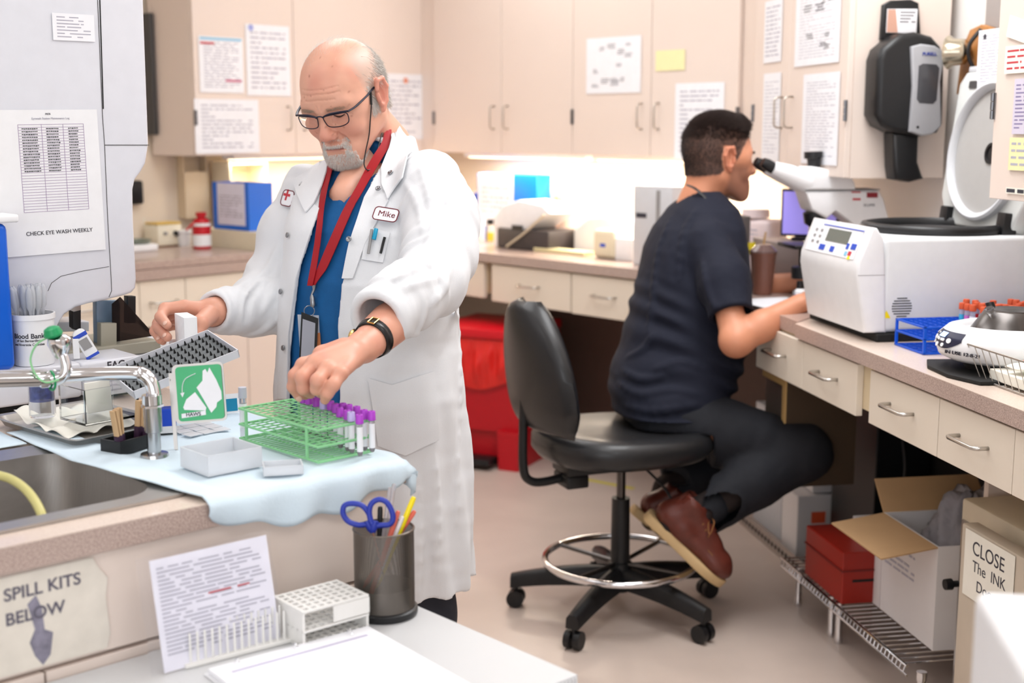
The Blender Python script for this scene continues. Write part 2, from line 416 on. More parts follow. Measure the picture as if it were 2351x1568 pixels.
# left run : drawers and doors down to the floor
z_t = CT - .04
lb = [RL.S(u, 700, .03) for u in (315, 421, 560, 700, 850)]
o = base_box(RL, 'base_cabinet', 'cream base cabinet with drawers beside the analyser, behind the green sign', lb[0] - .5, lb[4], .03, .6, .1, z_t)
s0 = lb[0] - .5
drawer(o, 0, .5, .60, .78); 
for a, b in zip(lb[:-1], lb[1:]): drawer(o, a - s0, b - s0, .60, .78)
for a, b in ((s0, lb[0]), (lb[0], lb[1]), (lb[1], lb[2]), (lb[2], lb[3]), (lb[3], lb[4])): front(o, a - s0, b - s0, 0, .58)
obj('toe_kick', box(B(), 0, lb[4] - s0, .05, .07, -.1, 0), M_IN, o, None)
# back run : shallow drawers over knee space
bb = [RB.S(u, 660, .03) for u in (1040, 1119, 1136, 1318, 1320, 1478, 1600)]
def apron(R, label, s0, s1, t0, z0, z1, draws, back=.5):
    o = thing('drawer_unit', label, 'drawer unit', R.at(s0, t0, z0)); W = s1 - s0; H = z1 - z0
    b_ = B(); box(b_, 0, W, 0, .016, .02, H); box(b_, 0, .016, .016, back, .02, H); box(b_, W - .016, W, .016, back, .02, H); box(b_, .016, W - .016, .016, back, .02, .03)
    obj('frame', b_, M_CABE, o, None)
    for a, b in draws: drawer(o, a - s0, b - s0, 0, H - .005)
    return o
apron(RB, 'cream drawer under the back worktop, beside the white coat', bb[0] - .35, bb[1], .03, .722, z_t, [(bb[0] - .35, bb[1])])
apron(RB, 'cream drawer under the back worktop above the red bin', bb[2] - .01, bb[3], .03, .715, z_t, [(bb[2], bb[3])])
apron(RB, 'cream drawer under the back worktop just behind the seated man', bb[4], 1.08, .03, .712, z_t, [(bb[4], bb[5]), (bb[5], 1.08)])
# knee-space back panel on the back run
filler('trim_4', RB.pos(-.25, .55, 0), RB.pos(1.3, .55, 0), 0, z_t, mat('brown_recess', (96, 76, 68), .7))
# right run drawers
rb = [RR.S(u, v, .03) for u, v in ((1750, 820), (1856, 870), (1983, 900), (2012, 920), (2172, 980))]
apron(RR, 'cream drawer unit in shade under the seated man forearm', rb[0], rb[1], .03, .742, z_t, [(rb[0], rb[1])])
apron(RR, 'cream drawer under the centrifuge, second from the seated man', rb[1] + .001, RR.S(2000, 900, .03), .03, .742, z_t, [(rb[1] + .001, rb[2])])
apron(RR, 'cream drawer beside black gap, with one steel bow handle', RR.S(2001, 900, .03), rb[4], .03, .742, z_t, [(rb[3], rb[4])])
apron(RR, 'nearest cream drawer on the right with steel bow handle', rb[4] + .001, rb[4] + .62, .03, .742, z_t, [(rb[4] + .001, rb[4] + .3), (rb[4] + .3, rb[4] + .62)])
# side panel and open bay at right
o = tag(obj('end_panel', box(B(), 0, .02, .29, .58, 0, .735), M_CAB, None, None, RR.at(.515, 0, 0)), 'cream vertical panel beside the steel-handled drawers and white carton', 'panel')
o = thing('end_panel', 'pale wood panel end under the counter beside dark cabinet door', 'panel', RR.at(RR.S(1806, 920, .06), .06, 0))
obj('panel', box(B(), -.02, 0, .0, .22, .40, .74), mat('dark_wood_side', (66, 50, 34), .7), o, None)
obj('edge_strip', box(B(), -.021, .001, -.006, -.0005, .40, .74), mat('light_plywood', (196, 160, 104), .6), o, None)
obj('cross_rail', box(B(), -.20, -.021, 0, .02, .70, .74), mat('light_plywood', (196, 160, 104), .6), o, None)
obj('inset_door', box(B(), -.20, -.021, .012, .03, .40, .695), mat('dark_wood_door', (88, 76, 70), .6), o, None)
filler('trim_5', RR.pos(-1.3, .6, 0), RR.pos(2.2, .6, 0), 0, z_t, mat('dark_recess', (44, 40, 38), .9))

# under-cabinet strip lamps (the glow on the backsplash)
def strip(R, s0, s1, t, z, p):
    Lh = (s1 - s0)
    o = thing('strip_light', 'thin under-cabinet strip light above the %s worktop' % ('left' if R is RL else ('back wall, farther,' if s0 < .2 else 'back wall, nearer,')), 'strip light', R.at((s0 + s1) / 2, t, z))
    obj('housing', box(B(), -Lh / 2, Lh / 2, -.04, .04, -.02, 0, .004), M_WHT, o, None)
    obj('tube', box(B(), -Lh / 2 + .02, Lh / 2 - .02, -.025, .025, -.026, -.0205), mat('strip_lit', (255, 232, 196), .5, emit=3), o, None)
    l = bpy.data.lights.new('strip_lamp', 'AREA'); l.shape = 'RECTANGLE'; l.size = Lh - .04; l.size_y = .05; l.energy = p; l.color = (1, .88, .72)
    lo = bpy.data.objects.new('strip_lamp', l); COL.objects.link(lo); lo.parent = o; lo.location = (0, 0, -.03)
strip(RB, sb[0] + .1, sb[2] - .02, .42, ZB, 9); strip(RB, sb[2] + .02, sb[4] - .1, .42, ZB, 12)
strip(RL, sl[0] + .25, sl[2] + .1, .42, ZB, 5)

SRE = sr[2]
RE = Run(RR.pos(SRE, 0, 0), RR.pos(SRE, 1, 0), org=RR.pos(SRE, 0, 0))     # faces the camera: x into the right counter, y away
def PX(t, pts, ox=0, oz=0, R=None): return [(lambda h: (h[0] - ox, h[1] - oz))((R or RE).hit(u, v, t)) for u, v in pts]
XZ = Rx(math.pi / 2)
def SE(s): return -(s - SRE)
# ============================================================ POSTED SHEETS
def blueband(o, w, h):
    obj('blue_header', box(B(), -w * .47, w * .47, -.0012, -.0009, h * .44, h * .48), M_INKC, o, None)
    obj('red_title', box(B(), -w * .47, -w * .15, -.0012, -.0009, h * .36, h * .40), M_INKR, o, None)
    obj('red_bar', box(B(), w * .08, w * .45, -.0012, -.0009, -h * .30, -h * .26), mat('magenta_print', (190, 60, 110), .8), o, None)
def logo_dot(m, fx=0, fz=.42, r=.06):
    def f(o, w, h): obj('emblem', cyl(B(), (w * fx, -.0012, h * fz), (w * fx, -.0009, h * fz), w * r, 10), m, o, None)
    return f
def chart(seed, n=9, m=M_INKD):
    def f(o, w, h):
        r = random.Random(seed); b_ = B()
        for k in range(n):
            x, z = r.uniform(-.36, .3) * w, r.uniform(-.38, .4) * h; a, c = r.uniform(.05, .12) * w, r.uniform(.02, .045) * h
            for j in range(3): box(b_, x - a * r.uniform(.5, 1), x + a * r.uniform(.4, 1), -.0012, -.0009, z - c + j * c * .8, z - c + j * c * .8 + c * .3)
        obj('chart_marks', b_, M_INK if m is None else m, o, None)
    return f
TD = .3 - .0205
sheet(RL, TD, (457, 85, 558, 213), 'white posted form with cyan header and magenta bar on left cabinet door', rows=16, extra=blueband, seed=3)
sheet(RL, TD, (565, 58, 665, 220), 'tall white typed sheet posted on left cabinet door beside the cyan-headed form', rows=12, extra=logo_dot(mat('lilac', (150, 160, 215), .8), -.38, .45), seed=4)
sheet(RL, TD, (447, 228, 594, 352), 'wide white form posted low on the left cabinet door', rows=12, seed=5)
sheet(RB, TD, (1347, 85, 1472, 214), 'square white sheet with hand-drawn chart taped to a cabinet door', rows=0, extra=chart(2, 12, mat('mid_print', (110, 108, 116), .8)))
sheet(RB, TD, (1506, 115, 1573, 162), 'pale yellow note stuck beside the white chart', rows=0, paper=M_YEL, name='sticky_note', cat='note')
sheet(RB, TD, (1550, 190, 1662, 366), 'white typed sheet in a sleeve on the cabinet above seated man head', rows=14, seed=8)
sheet(RR, TD, (1756, 0, 1796, 143), 'narrow white sheet high on the left door above the microscope', rows=12, seed=9)
sheet(RR, TD, (1828, -40, 1930, 148), 'large gridded chart sheet high on the cabinet door beside gel dispenser', rows=22, extra=chart(5, 8), seed=10, h=.2)
sheet(RR, TD, (1752, 168, 1791, 370), 'narrow white list low on the left door above the microscope', rows=20, seed=11, h=.2)
sheet(RR, TD, (1843, 168, 1926, 378), 'tall white columned list low on the cabinet door beside gel dispenser', rows=26, seed=12, h=.25)
# sheet on the blank panel at the left-run corner
sheet(RL, .3, (888, 170, 974, 320), 'white typed sheet with orange emblem on the corner panel behind the standing man', rows=12, extra=logo_dot(mat('orange_print', (220, 140, 110), .8), 0, .4), seed=6)

# ============================================================ THINGS ON THE LEFT AND BACK WORKTOP
def bx_at(R, u0, u1, vb, vt, h=CT):
    um = (u0 + u1) / 2; s_, t = R.ground(um, vb, h); s0 = R.S(u0, vb, t); s1 = R.S(u1, vb, t); H = R.hit(um, vt, t)[1] - h
    return (s0 + s1) / 2, t, s1 - s0, H
# cream crate + blue bin on it
s, t = RL.S(610, 595, .02), .02; W = .34; H = .105
tag(obj('storage_box', box(B(), 0, W, 0, .42, 0, H, .004), M_CREAM, None, None, RL.at(s, t, CT + .001)), 'low cream box under the blue bin on the left worktop', 'box')
hb = CT + H + .002
g = RL.loc(G(573, 531, hb)); dl = RL.loc(G(490, 524, hb)); 
s2, t2 = g; D2 = min(dl[1] - t2, .36); W2 = RL.S(628, 528, t2) - s2
H2 = RL.hit(573, 421, t2)[1] - hb
o = thing('file_bin', 'bright blue bin with a white label sheet, on the cream box', 'bin', RL.at(s2, t2, hb))
b_ = B()
for x0, x1, y0, y1 in ((0, W2, 0, .004), (0, W2, D2 - .004, D2), (0, .004, .004, D2 - .004), (W2 - .004, W2, .004, D2 - .004)): box(b_, x0, x1, y0, y1, 0, H2)
box(b_, .004, W2 - .004, .004, D2 - .004, 0, .004); obj('bin_body', b_, M_BLUE, o, None)
lb_ = obj('label_sheet', box(B(), -D2 * .86, -D2 * .1, -.0015, 0, .02, H2 * .99), mat('label_lilac_white', (226, 224, 240), .8), o, None, Rz(-math.pi / 2) @ T(0, -.0005, 0))
obj('printed_lines', lines_mesh(B(), -D2 * .8, -D2 * .16, .05, H2 - .05, 8, -.002, seed=3), M_INK, lb_, None)
# white wire tray behind the blue bin
o = thing('paper_tray', 'white paper tray standing at the wall behind the blue bin', 'tray', RL.at(s2 + W2 + .02, .45, CT + .001))
b_ = B(); box(b_, 0, .2, .13, .136, 0, .38); box(b_, 0, .006, 0, .13, 0, .38); box(b_, .194, .2, 0, .13, 0, .38)
for z in (.0, .13, .25, .37): box(b_, .006, .194, 0, .13, z, z + .005)
obj('shell', b_, M_CREAM, o, None)
# wall file holder
wx = RL.S(452, 430, WT - .06)
o = thing('wall_file', 'cream plastic file holder mounted on the wall above the red bottle', 'file holder', RL.at(wx, WT - .06, 1.06))
b_ = B(); box(b_, -.06, .06, .052, .058, 0, .30); box(b_, -.06, .06, 0, .006, 0, .2); box(b_, -.06, -.055, .006, .052, 0, .28); box(b_, .055, .06, .006, .052, 0, .28); box(b_, -.055, .055, .006, .052, 0, .006)
obj('pocket', b_, mat('beige_plastic', (222, 204, 176), .5), o, None)
# red bottle
def bottle(M, label, prof, m, capm=None, cap=None, lab=None, cat='bottle', name='bottle', labm=M_WHT, n=20, grp=None, extra=None):
    o = thing(name, label, cat, M, grp)
    obj('bottle_body', lathe(B(), prof, n), m, o, 35)
    if cap: obj('cap', lathe(B(), cap, n), capm, o, 35)
    if lab: r, z0, z1 = lab; obj('label', lathe(B(), [(r, z0), (r + .0006, z0), (r + .0006, z1), (r, z1)], n), labm, o, 35)
    if extra: extra(o)
    return o
s, t = RL.ground(474, 572, LT); k = 5.5 / 3000
def sp(o):
    obj('spout', tube(B(), [(-.03, 0, .11), (-.05, 0, .10), (-.075, 0, .08)], [.006, .005, .003], 8), M_RED, o)
    obj('white_band', lathe(B(), [(.0385, .095), (.039, .095), (.039, .107), (.0385, .107)], 20), M_WHT, o)
bottle(RL.at(s, t + .03, LT + .001), 'red squat chemical bottle with white label on the left worktop', [(0, 0), (.036, 0), (.038, .01), (.038, .1), (.03, .122), (.018, .126), (.018, .135), (0, .135)], M_RED, M_RED, [(0, .151), (.022, .151), (.022, .136), (.019, .136), (0, .136)], (.0382, .012, .06), extra=sp)
s, t = RL.ground(433, 566, LT)
bottle(RL.at(s, t + .03, LT + .001), 'small white lidded cup beside the red bottle', [(0, 0), (.026, 0), (.03, .055), (0, .055)], M_WHT, M_WHT, [(0, .068), (.033, .068), (.033, .056), (0, .056)], name='cup', cat='cup')
s, t, W, H = bx_at(RL, 364, 419, 567, 516, LT)
o = thing('bench_device', 'cream bench instrument with two dark knobs on the left worktop', 'instrument', RL.at(s, t, LT + .001))
b_ = B(); prism(b_, [(-.0, 0), (.10, 0), (.10, H), (.02, H), (0, H - .02)], -W / 2, W / 2, Ry(math.pi / 2) @ Rz(math.pi / 2)); b_.free()
obj('housing', box(B(), -W / 2, W / 2, 0, .11, .006, H, .006), mat('ivory_plastic', (236, 228, 206), .5), o, 40)
obj('base_plate', box(B(), -W / 2 - .004, W / 2 + .004, -.006, .11, 0, .006), mat('tan_plate', (140, 112, 90), .6), o, None)
obj('yellow_top', box(B(), -W / 2, W / 2, .0, .1, H + .0005, H + .008, .002), mat('amber_plastic', (226, 190, 90), .4), o, None)
obj('knob', cyl(B(), (W * .22, 0, H * .6), (W * .22, -.014, H * .6), .011, 14), M_BLK, o, 40); obj('knob', cyl(B(), (-W * .22, 0, H * .62), (-W * .22, -.012, H * .62), .007, 14), M_GRY, o, 40)
bottle(RL.at(s - .035, t + .16, LT + .001), 'frosted bottle with black cap behind the cream instrument', [(0, 0), (.022, 0), (.022, .12), (.016, .14), (0, .14)], mat('frosted_plastic', (236, 230, 214), .3), M_BLK, [(0, .165), (.02, .165), (.02, .142), (0, .142)])
bottle(RL.at(s + .05, t + .17, LT + .001), 'cream-capped bottle standing behind the cream instrument', [(0, 0), (.024, 0), (.024, .11), (.012, .125), (0, .125)], mat('frosted_plastic', (236, 230, 214), .3), M_CREAM, [(0, .145), (.014, .145), (.014, .126), (0, .126)])
s, t = RL.ground(335, 578, LT)
o = thing('bench_scale', 'round white stirrer dish with dark ring beside the cream instrument', 'stirrer', RL.at(s, t + .06, LT + .001))
obj('base', box(B(), -.06, .06, -.06, .06, 0, .028, .006), M_WHT, o, 40); obj('dish', lathe(B(), [(0, .03), (.05, .03), (.058, .045), (.055, .045), (.048, .034), (0, .034)], 24), mat('green_glass_rim', (120, 128, 116), .3), o, 40)
# hanging dark handset on wall
wx = RL.S(316, 430, WT - .05)
tag(obj('wall_phone', box(B(), -.03, .03, 0, .045, 0, .1, .01), M_BLK, None, 40, RL.at(wx, WT - .05, 1.13)), 'dark handset hanging on the wall beside the analyser', 'handset')
# bag hanging on the side of the left cabinet, behind the analyser
o = tag(obj('wall_clip_rack', box(B(), -.02, 0, 0, .08, 0, .5, .006), M_DGRY, None, 40, RL.at(sl[0] - .004, .545, 1.42)), 'dark narrow holder on the side of left wall cabinet, behind analyser', 'holder')

# ---- back run
def bin_box(R, u0, u1, vb, vt, D, m, name, label, cat, bev=.003, lift=.001, rz=0, h=CT, labf=None, ywall=0):
    s, t, W, H = bx_at(R, u0, u1, vb, vt, h)
    o = thing(name, label, cat, R.at(s, t, h + lift, rz)); obj('body', box(B(), -W / 2, W / 2, 0, D, 0, H, bev), m, o, 40)
    if labf: labf(o, W, D, H)
    return o
def lab1(o, W, D, H):
    l = obj('label_sheet', box(B(), -W * .48, W * .12, -.0015, -.0003, H * .22, H * 1.0), M_PAPER, o, None)
    obj('printed_lines', lines_mesh(B(), -W * .42, W * .06, H * .4, H * .9, 7, -.0018, seed=4), M_INK, l, None)
bin_box(RB, 1096, 1232, 522, 400, .09, M_BLUE, 'file_box', 'bright blue file box with white label sheet on the back worktop', 'box', labf=lab1)
for k, (c, u) in enumerate((((120, 60, 130), 1083), ((40, 70, 190), 1089), ((230, 226, 220), 1071), ((226, 214, 200), 1057))):
    s, t = RB.ground(u, 522, CT); names = ['purple', 'blue', 'white', 'cream']
    tag(obj('binder', box(B(), -.007, .007, 0, .15, 0, .20 + .02 * (k % 2), .002), mat('binder_' + names[k], c, .5), None, None, RB.at(s - .02, t + .02, CT + .001)), names[k] + ' binder standing beside the blue file box on the back worktop', 'binder')
RB.tmax = .34
s, t = RB.ground(1092, 545, CT)
bottle(RB.at(s, t, CT + .001), 'white plastic jug in front of the binders', [(0, 0), (.042, 0), (.044, .01), (.044, .1), (.02, .125), (0, .125)], M_WHT, M_WHT, [(0, .14), (.022, .14), (.022, .127), (0, .127)])
s, t = RB.ground(1128, 551, CT)
bottle(RB.at(s, t, CT + .001), 'slim bottle with black cap and yellow label on the back worktop', [(0, 0), (.02, 0), (.02, .085), (0, .085)], mat('frosted_plastic', (236, 230, 214), .3), M_BLK, [(0, .11), (.021, .11), (.021, .087), (0, .087)], (.0203, .01, .05), labm=mat('mustard_label', (226, 200, 60), .6))
RB.tmax = .24
bin_box(RB, 1133, 1163, 553, 520, .05, M_WHT, 'small_box', 'small white box stacked beside the black-capped bottle', 'box')
bin_box(RB, 1160, 1184, 556, 530, .05, M_WHT, 'small_box', 'small white box in front of the red tray', 'box')
s, t = RB.ground(1152, 562, CT); tag(obj('tape_roll', lathe(B(), [(.008, 0), (.016, 0), (.016, .015), (.008, .015)], 16, closed_prof=True), mat('yellow_tape', (240, 206, 40), .5), None, 40, RB.at(s, t, CT + .001)), 'small yellow tape roll near the worktop edge', 'tape')
RB.tmax = .31
o = bin_box(RB, 1150, 1222, 552, 512, .10, mat('bright_red_tray', (226, 40, 30), .4), 'letter_tray', 'bright red tray behind the white boxes on the back worktop', 'tray')
bin_box(RB, 1178, 1218, 570, 560, .06, M_WHT, 'tissue_pack', 'flat white packet lying at the front of the back worktop', 'packet')
# pipette / pen rack with coloured items
RB.tmax = .42
s, t = RB.ground(1255, 520, CT); t = .56
s = RB.S(1255, 480, t)
o = thing('pen_rack', 'rack of upright coloured pens and stamps behind the white printer', 'rack', RB.at(s, t, CT + .001))
b_ = B(); box(b_, -.09, .09, -.02, .02, 0, .01); box(b_, -.09, .09, -.02, .02, .19, .198); box(b_, -.09, -.084, -.02, .02, .01, .19); box(b_, .084, .09, -.02, .02, .01, .19); obj('frame', b_, M_CLEAR, o, None)
for k, (cn, c) in enumerate((('violet', (110, 100, 170)), ('yellow', (235, 200, 60)), ('white', (236, 232, 230)), ('brown', (130, 100, 90)), ('red', (226, 110, 90)), ('cream', (235, 220, 200)), ('tan', (200, 160, 130)))):
    tag(obj('marker_pen', lathe(B(), [(0, 0), (.008, 0), (.0085, .02), (.0085, .19), (.012, .192), (.012, .205), (0, .205)], 10), mat('pen_' + cn, c, .5), None, 40, RB.at(s - .07 + k * .023, t, CT + .0125)), cn + ' marker standing in the rack behind the white printer', 'pen')
# label printer, tilted white shell on a dark base
s, t, W, H = bx_at(RB, 1215, 1335, 568, 500); t = .2; s -= .0
o = thing('label_printer', 'white curved printer with dark base on the back worktop', 'printer', RB.at(s, t + .01, CT + .001))
obj('dark_base', box(B(), -W / 2, W / 2, 0, .2, 0, .09, .012), mat('charcoal_plastic', (62, 56, 56), .5), o, 40)
b_ = B(); prism(b_, [(-W * .62, .09), (-W * .60, .13), (-W * .42, .19), (-W * .1, .215), (W * .35, .20), (W * .5, .165), (W * .2, .12), (-W * .05, .065), (-W * .3, .07)], -.19, -.01, Rx(math.pi / 2), .012, 3)
obj('shell', b_, M_WHT, o, 50)
obj('paper_slot', box(B(), -W * .2, W * .0, .001, .006, .085, .105), M_BLK, o, None)
obj('front_cable', tube(B(), smoothpts([(W * .42, -.0, .16), (W * .1, -.01, .08), (-W * .25, -.015, .01)]), .005, 8), mat('beige_cable', (210, 196, 170), .5), o)
bin_box(RB, 1224, 1338, 583, 574, .07, mat('khaki_tray', (214, 204, 160), .5), 'flat_tray', 'flat khaki tray in front of the white printer', 'tray')
s, t, W, H = bx_at(RB, 1346, 1450, 560, 470)
o = thing('label_printer', 'rounded white desktop printer next to the tall grey case', 'printer', RB.at(s, min(t, .34), CT + .001))
b_ = B(); prism(b_, [(-W / 2, 0), (W / 2, 0), (W / 2, .13), (W * .2, .16), (-W * .2, .15), (-W / 2, .09)], -.2, 0, Rx(math.pi / 2), .01, 3); obj('shell', b_, M_WHT, o, 50)
obj('arm', tube(B(), smoothpts([(-W * .4, .03, .09), (-W * .3, .04, .2), (0, .05, .22), (.03, .05, .14)]), .011, 8), M_WHT, o)
RB.tmax = .2
s, t, W, H = bx_at(RB, 1359, 1411, 581, 528)
o = thing('bench_device', 'small beige rounded device with blue badge at the worktop edge', 'instrument', RB.at(s, t, CT + .001))
obj('housing', box(B(), -W / 2, W / 2, 0, .09, 0, H, .02, seg=4), mat('beige_device', (222, 212, 186), .5), o, 60); obj('badge', box(B(), -.018, .012, -.001, 0.0, H * .4, H * .52), M_INKB, o, None)
bin_box(RB, 1412, 1452, 586, 548, .07, M_WHT, 'small_box', 'white box beside the beige rounded device', 'box')
def lab2(o, W, D, H):
    obj('side_slots', box(B(), W * .1, W * .2, -.0012, 0, H * .1, H * .95), M_GRY, o, None)
    obj('label', box(B(), -W * .42, -W * .15, -.0012, 0, H * .6, H * .66), M_INKD, o, None)
bin_box(RB, 1452, 1540, 612, 428, .16, M_LGRY, 'computer_case', 'tall light grey case on the worktop behind the seated man', 'computer', labf=lab2)
# cable holder clutter right of him : container, grey box, note, tumbler
s, t = RB.ground(1735, 560, CT)
t = .22; s = RB.S(1735, 500, t)
o = thing('storage_jar', 'large frosted white container with label behind the microscope', 'container', RB.at(s, t, CT + .001))
obj('container_body', box(B(), -.10, .10, -.05, .07, 0, .20, .02, seg=3), mat('pale_pink_frost', (226, 210, 212), .5), o, 50); obj('lid', lathe(B(), [(0, .235), (.05, .235), (.052, .205), (0, .205)], 20), mat('pale_pink_frost', (226, 210, 212), .5), o, 40)
obj('printed_lines', lines_mesh(B(), -.08, .08, .05, .17, 8, -.0508, seed=9), M_INK, o, None)
# ============================================================ UNDER THE BACK WORKTOP
s, t, W, H = bx_at(RB, 1030, 1213, 1082, 745, 0)
o = thing('waste_bin', 'red step-on biohazard waste bin with orange-red liner under the back worktop', 'waste bin', T(*G(1190, 1085, 0)) @ Rz(math.radians(-24.8)) @ T(-.2, .0, 0))
b_ = B()
def tapered(b_, x0, x1, y0, y1, z0, z1, e):
    t_ = bmesh.new(); bmesh.ops.create_cube(t_, size=1)
    for v in t_.verts:
        k = e if v.co.z < 0 else 0
        v.co = Vector(((x0 + k) if v.co.x < 0 else (x1 - k), (y0 + k) if v.co.y < 0 else (y1 - k), z0 if v.co.z < 0 else z1))
    merge(b_, t_)
tapered(b_, -.20, .20, .02, .42, .16, .56, .015); tapered(b_, .10, .20, 0.0, .42, 0, .17, .004); tapered(b_, -.20, -.10, 0.0, .42, 0, .17, .004); tapered(b_, -.1, .1, .06, .40, .03, .17, .002)
obj('bin_body', b_, M_RED, o, None)
obj('lid', box(B(), -.215, .215, -.005, .44, .565, .608, .01), mat('bright_red_lid', (214, 16, 34), .35), o, 40)
rr = random.Random(3)
def lin_fn(u, v):
    # a draped skirt of liner around three sides
    L = [(-.206, .42), (-.206, .012), (.206, .012), (.206, .42)]; d = u * 3; i = min(int(d), 2); f = d - i
    x = L[i][0] * (1 - f) + L[i + 1][0] * f; y = L[i][1] * (1 - f) + L[i + 1][1] * f
    bul = .016 + .012 * math.sin(u * 60 + v * 4) * math.sin(v * 3.1) + .008 * math.sin(u * 140)
    drop = .17 + .05 * math.sin(u * math.pi * 3.0) ** 2
    nx, ny = ((-1, 0), (0, -1), (1, 0))[i]
    return (x + nx * bul * math.sin(v * math.pi), y + ny * bul * math.sin(v * math.pi), .562 - drop * v)
obj('liner', surf(B(), lin_fn, 150, 14), mat('red_liner_film', (226, 40, 34), .25), o, True)
obj('pedal', box(B(), -.10, .085, -.05, .05, .02, .05, .01), M_BLK, o, 40)
# beige file box with a lid under worktop
s, t, W, H = bx_at(RB, 1320, 1432, 955, 795, 0)
o = thing('storage_bin', 'cream storage box with printed label under the worktop behind the stool', 'storage box', RB.at(s + .09, t + .02, 0))
obj('box_body', box(B(), -W / 2 - .1, W / 2 + .1, 0, .3, 0, .36, .004), mat('cream_carton', (226, 218, 204), .6), o, None); obj('lid', box(B(), -W / 2 - .11, W / 2 + .11, -.01, .31, .362, .40, .004), mat('cream_carton', (226, 218, 204), .6), o, None)
text('Use For Paper\nWaste', .045, T(.02, -.0006, .2) @ WALLTXT, M_INK, o)
o = tag(obj('carton', box(B(), -.13, .13, 0, .25, 0, .16, .003), M_LGRY, None, None, RB.at(s + .24, t + .04, .402)), 'grey-white carton on the cream storage box under the worktop', 'box')
# yellow floor tape
b_ = B(); g0, g1 = G(1290, 1090, 0), G(1455, 1122, 0)
d = Vector(g1 - g0); n_ = Vector((-d.y, d.x, 0)).normalized() * .012
vs = [Vector(g0) - n_, Vector(g1) - n_, Vector(g1) + n_, Vector(g0) + n_]
prism(b_, [(v.x, v.y) for v in vs], .0003, .0012); tag(obj('floor_tape', b_, mat('yellow_floor_tape', (214, 200, 60), .6), None, None), 'strip of yellow tape on the floor behind the stool', 'tape')

# ============================================================ RIGHT RUN : frame that faces the camera (x = into the counter, y = away)
# ---- hand-gel dispenser on the end panel
o = thing('gel_dispenser', 'black and grey hand gel dispenser with label holder on the cabinet side', 'dispenser', RE.at(0, -.001, 0))
def sh(name, pts, y0, y1, m, par, bev=.004, seg=3, t=0, sm=50, R=None):
    b_ = B(); prism(b_, PX(t, pts, R=R), -y1, -y0, XZ, bev, seg); return obj(name, b_, m, par, sm)
sh('back_plate', [(2022, 12), (2040, 2), (2085, 0), (2103, 8), (2108, 90), (2016, 92)], -.018, 0, M_BLK, o)
wd = sh('sign_card', [(2030, 22), (2099, 22), (2096, 78), (2027, 76)], -.021, -.0185, M_PAPER, o, .001)
sh('hand_picture', [(2031, 23), (2049, 23), (2053, 76), (2028, 75)], -.0216, -.0211, mat('skin_print', (206, 160, 140), .7), wd, .0)
obj('printed_lines', lines_mesh(B(), *[RE.hit(2058, 50, 0)[0], RE.hit(2094, 50, 0)[0]], RE.hit(2060, 55, 0)[1], RE.hit(2060, 26, 0)[1], 4, -.0212, seed=2), M_INKD, wd, None)
sh('housing', [(2016, 95), (2035, 82), (2068, 78), (2105, 88), (2125, 110), (2134, 135), (2130, 285), (2118, 305), (2075, 314), (2025, 306), (1992, 290), (1978, 265), (1983, 140), (1992, 115)], -.10, 0, M_BLK, o, .02, 5, sm=60)
fp = sh('grey_front', [(2052, 112), (2075, 106), (2105, 110), (2128, 124), (2118, 190), (2120, 290), (2100, 308), (2078, 312), (2049, 302), (2056, 200)], -.112, -.094, mat('silver_grey_plastic', (168, 168, 172), .35), o, .006)
sh('window', [(2068, 155), (2078, 150), (2108, 152), (2114, 160), (2108, 232), (2100, 240), (2070, 238), (2064, 230)], -.1135, -.1105, mat('smoked_window', (70, 70, 74), .15), fp, .001)
x_, z_ = RE.hit(2092, 129, 0); text('PURELL', .0135, T(x_, -.1132, z_) @ XZ, mat('brand_blue', (40, 60, 150), .5), fp, bold=True, ex=.0006)
x_, z_ = RE.hit(2066, 292, 0); obj('sensor_dot', cyl(B(), (x_, -.1112, z_), (x_, -.1135, z_), .004, 12), M_BLK, fp)
sh('nozzle', [(2022, 306), (2080, 308), (2078, 370), (2088, 400), (2092, 408), (2060, 416), (2028, 410), (2024, 380)], -.085, -.01, M_BLK, o, .012, 4)
# ---- microscope
SM = -.52; TM = SE(SM)
mz = RR.pos(SM, 0, 0)
o = thing('microscope', 'white laboratory microscope with black eyepieces used by the seated man', 'microscope', RE.at(0, TM, 0))
def sm_(name, pts, hw, m, par=o, bev=.008, seg=3): return sh(name, pts, -hw, hw, m, par, bev, seg, t=TM)
def pc(u, v, R=RE, t=None): h = R.hit(u, v, TM if t is None else t); return Vector((h[0], 0, h[1]))
for sg in (-1, 1):
    off = Vector((0, sg * .031, 0))
    e = obj('eyepiece', tube(B(), [pc(1742, 371) + off, pc(1752, 377) + off, pc(1773, 389) + off], [.014, .0185, .0175], 18), M_BLK, o, 40)
    obj('binocular_tube', tube(B(), [pc(1766, 385) + off, pc(1800, 398) + off * 1.05, pc(1846, 418) + off * .8], [.021, .029, .034], 20), M_WHT, o, 40)
sm_('head_housing', [(1838, 392), (1850, 381), (1870, 384), (1935, 402), (1946, 416), (1949, 434), (1836, 434)], .055, M_WHT)
sm_('seam', [(1836, 434.2), (2004, 432.2), (2004, 434.5), (1836, 436.5)], .052, M_GRY, bev=0)
ar = sm_('arm', [(1836, 437), (2002, 435), (2014, 455), (2028, 510), (2034, 560), (2036, 700), (1975, 700), (1968, 540), (1940, 508), (1905, 482), (1885, 500), (1850, 480)], .05, M_WHT)
x_, z_ = RE.hit(1980, 469, TM); text('ECLIPSE', .011, T(x_, -.0504, z_) @ XZ, M_INKD, ar)
sm_('red_label', [(1974, 440), (1999, 440), (1999, 452), (1974, 452)], .0506, mat('maroon_label', (140, 40, 50), .5), ar, 0)
b_ = B()
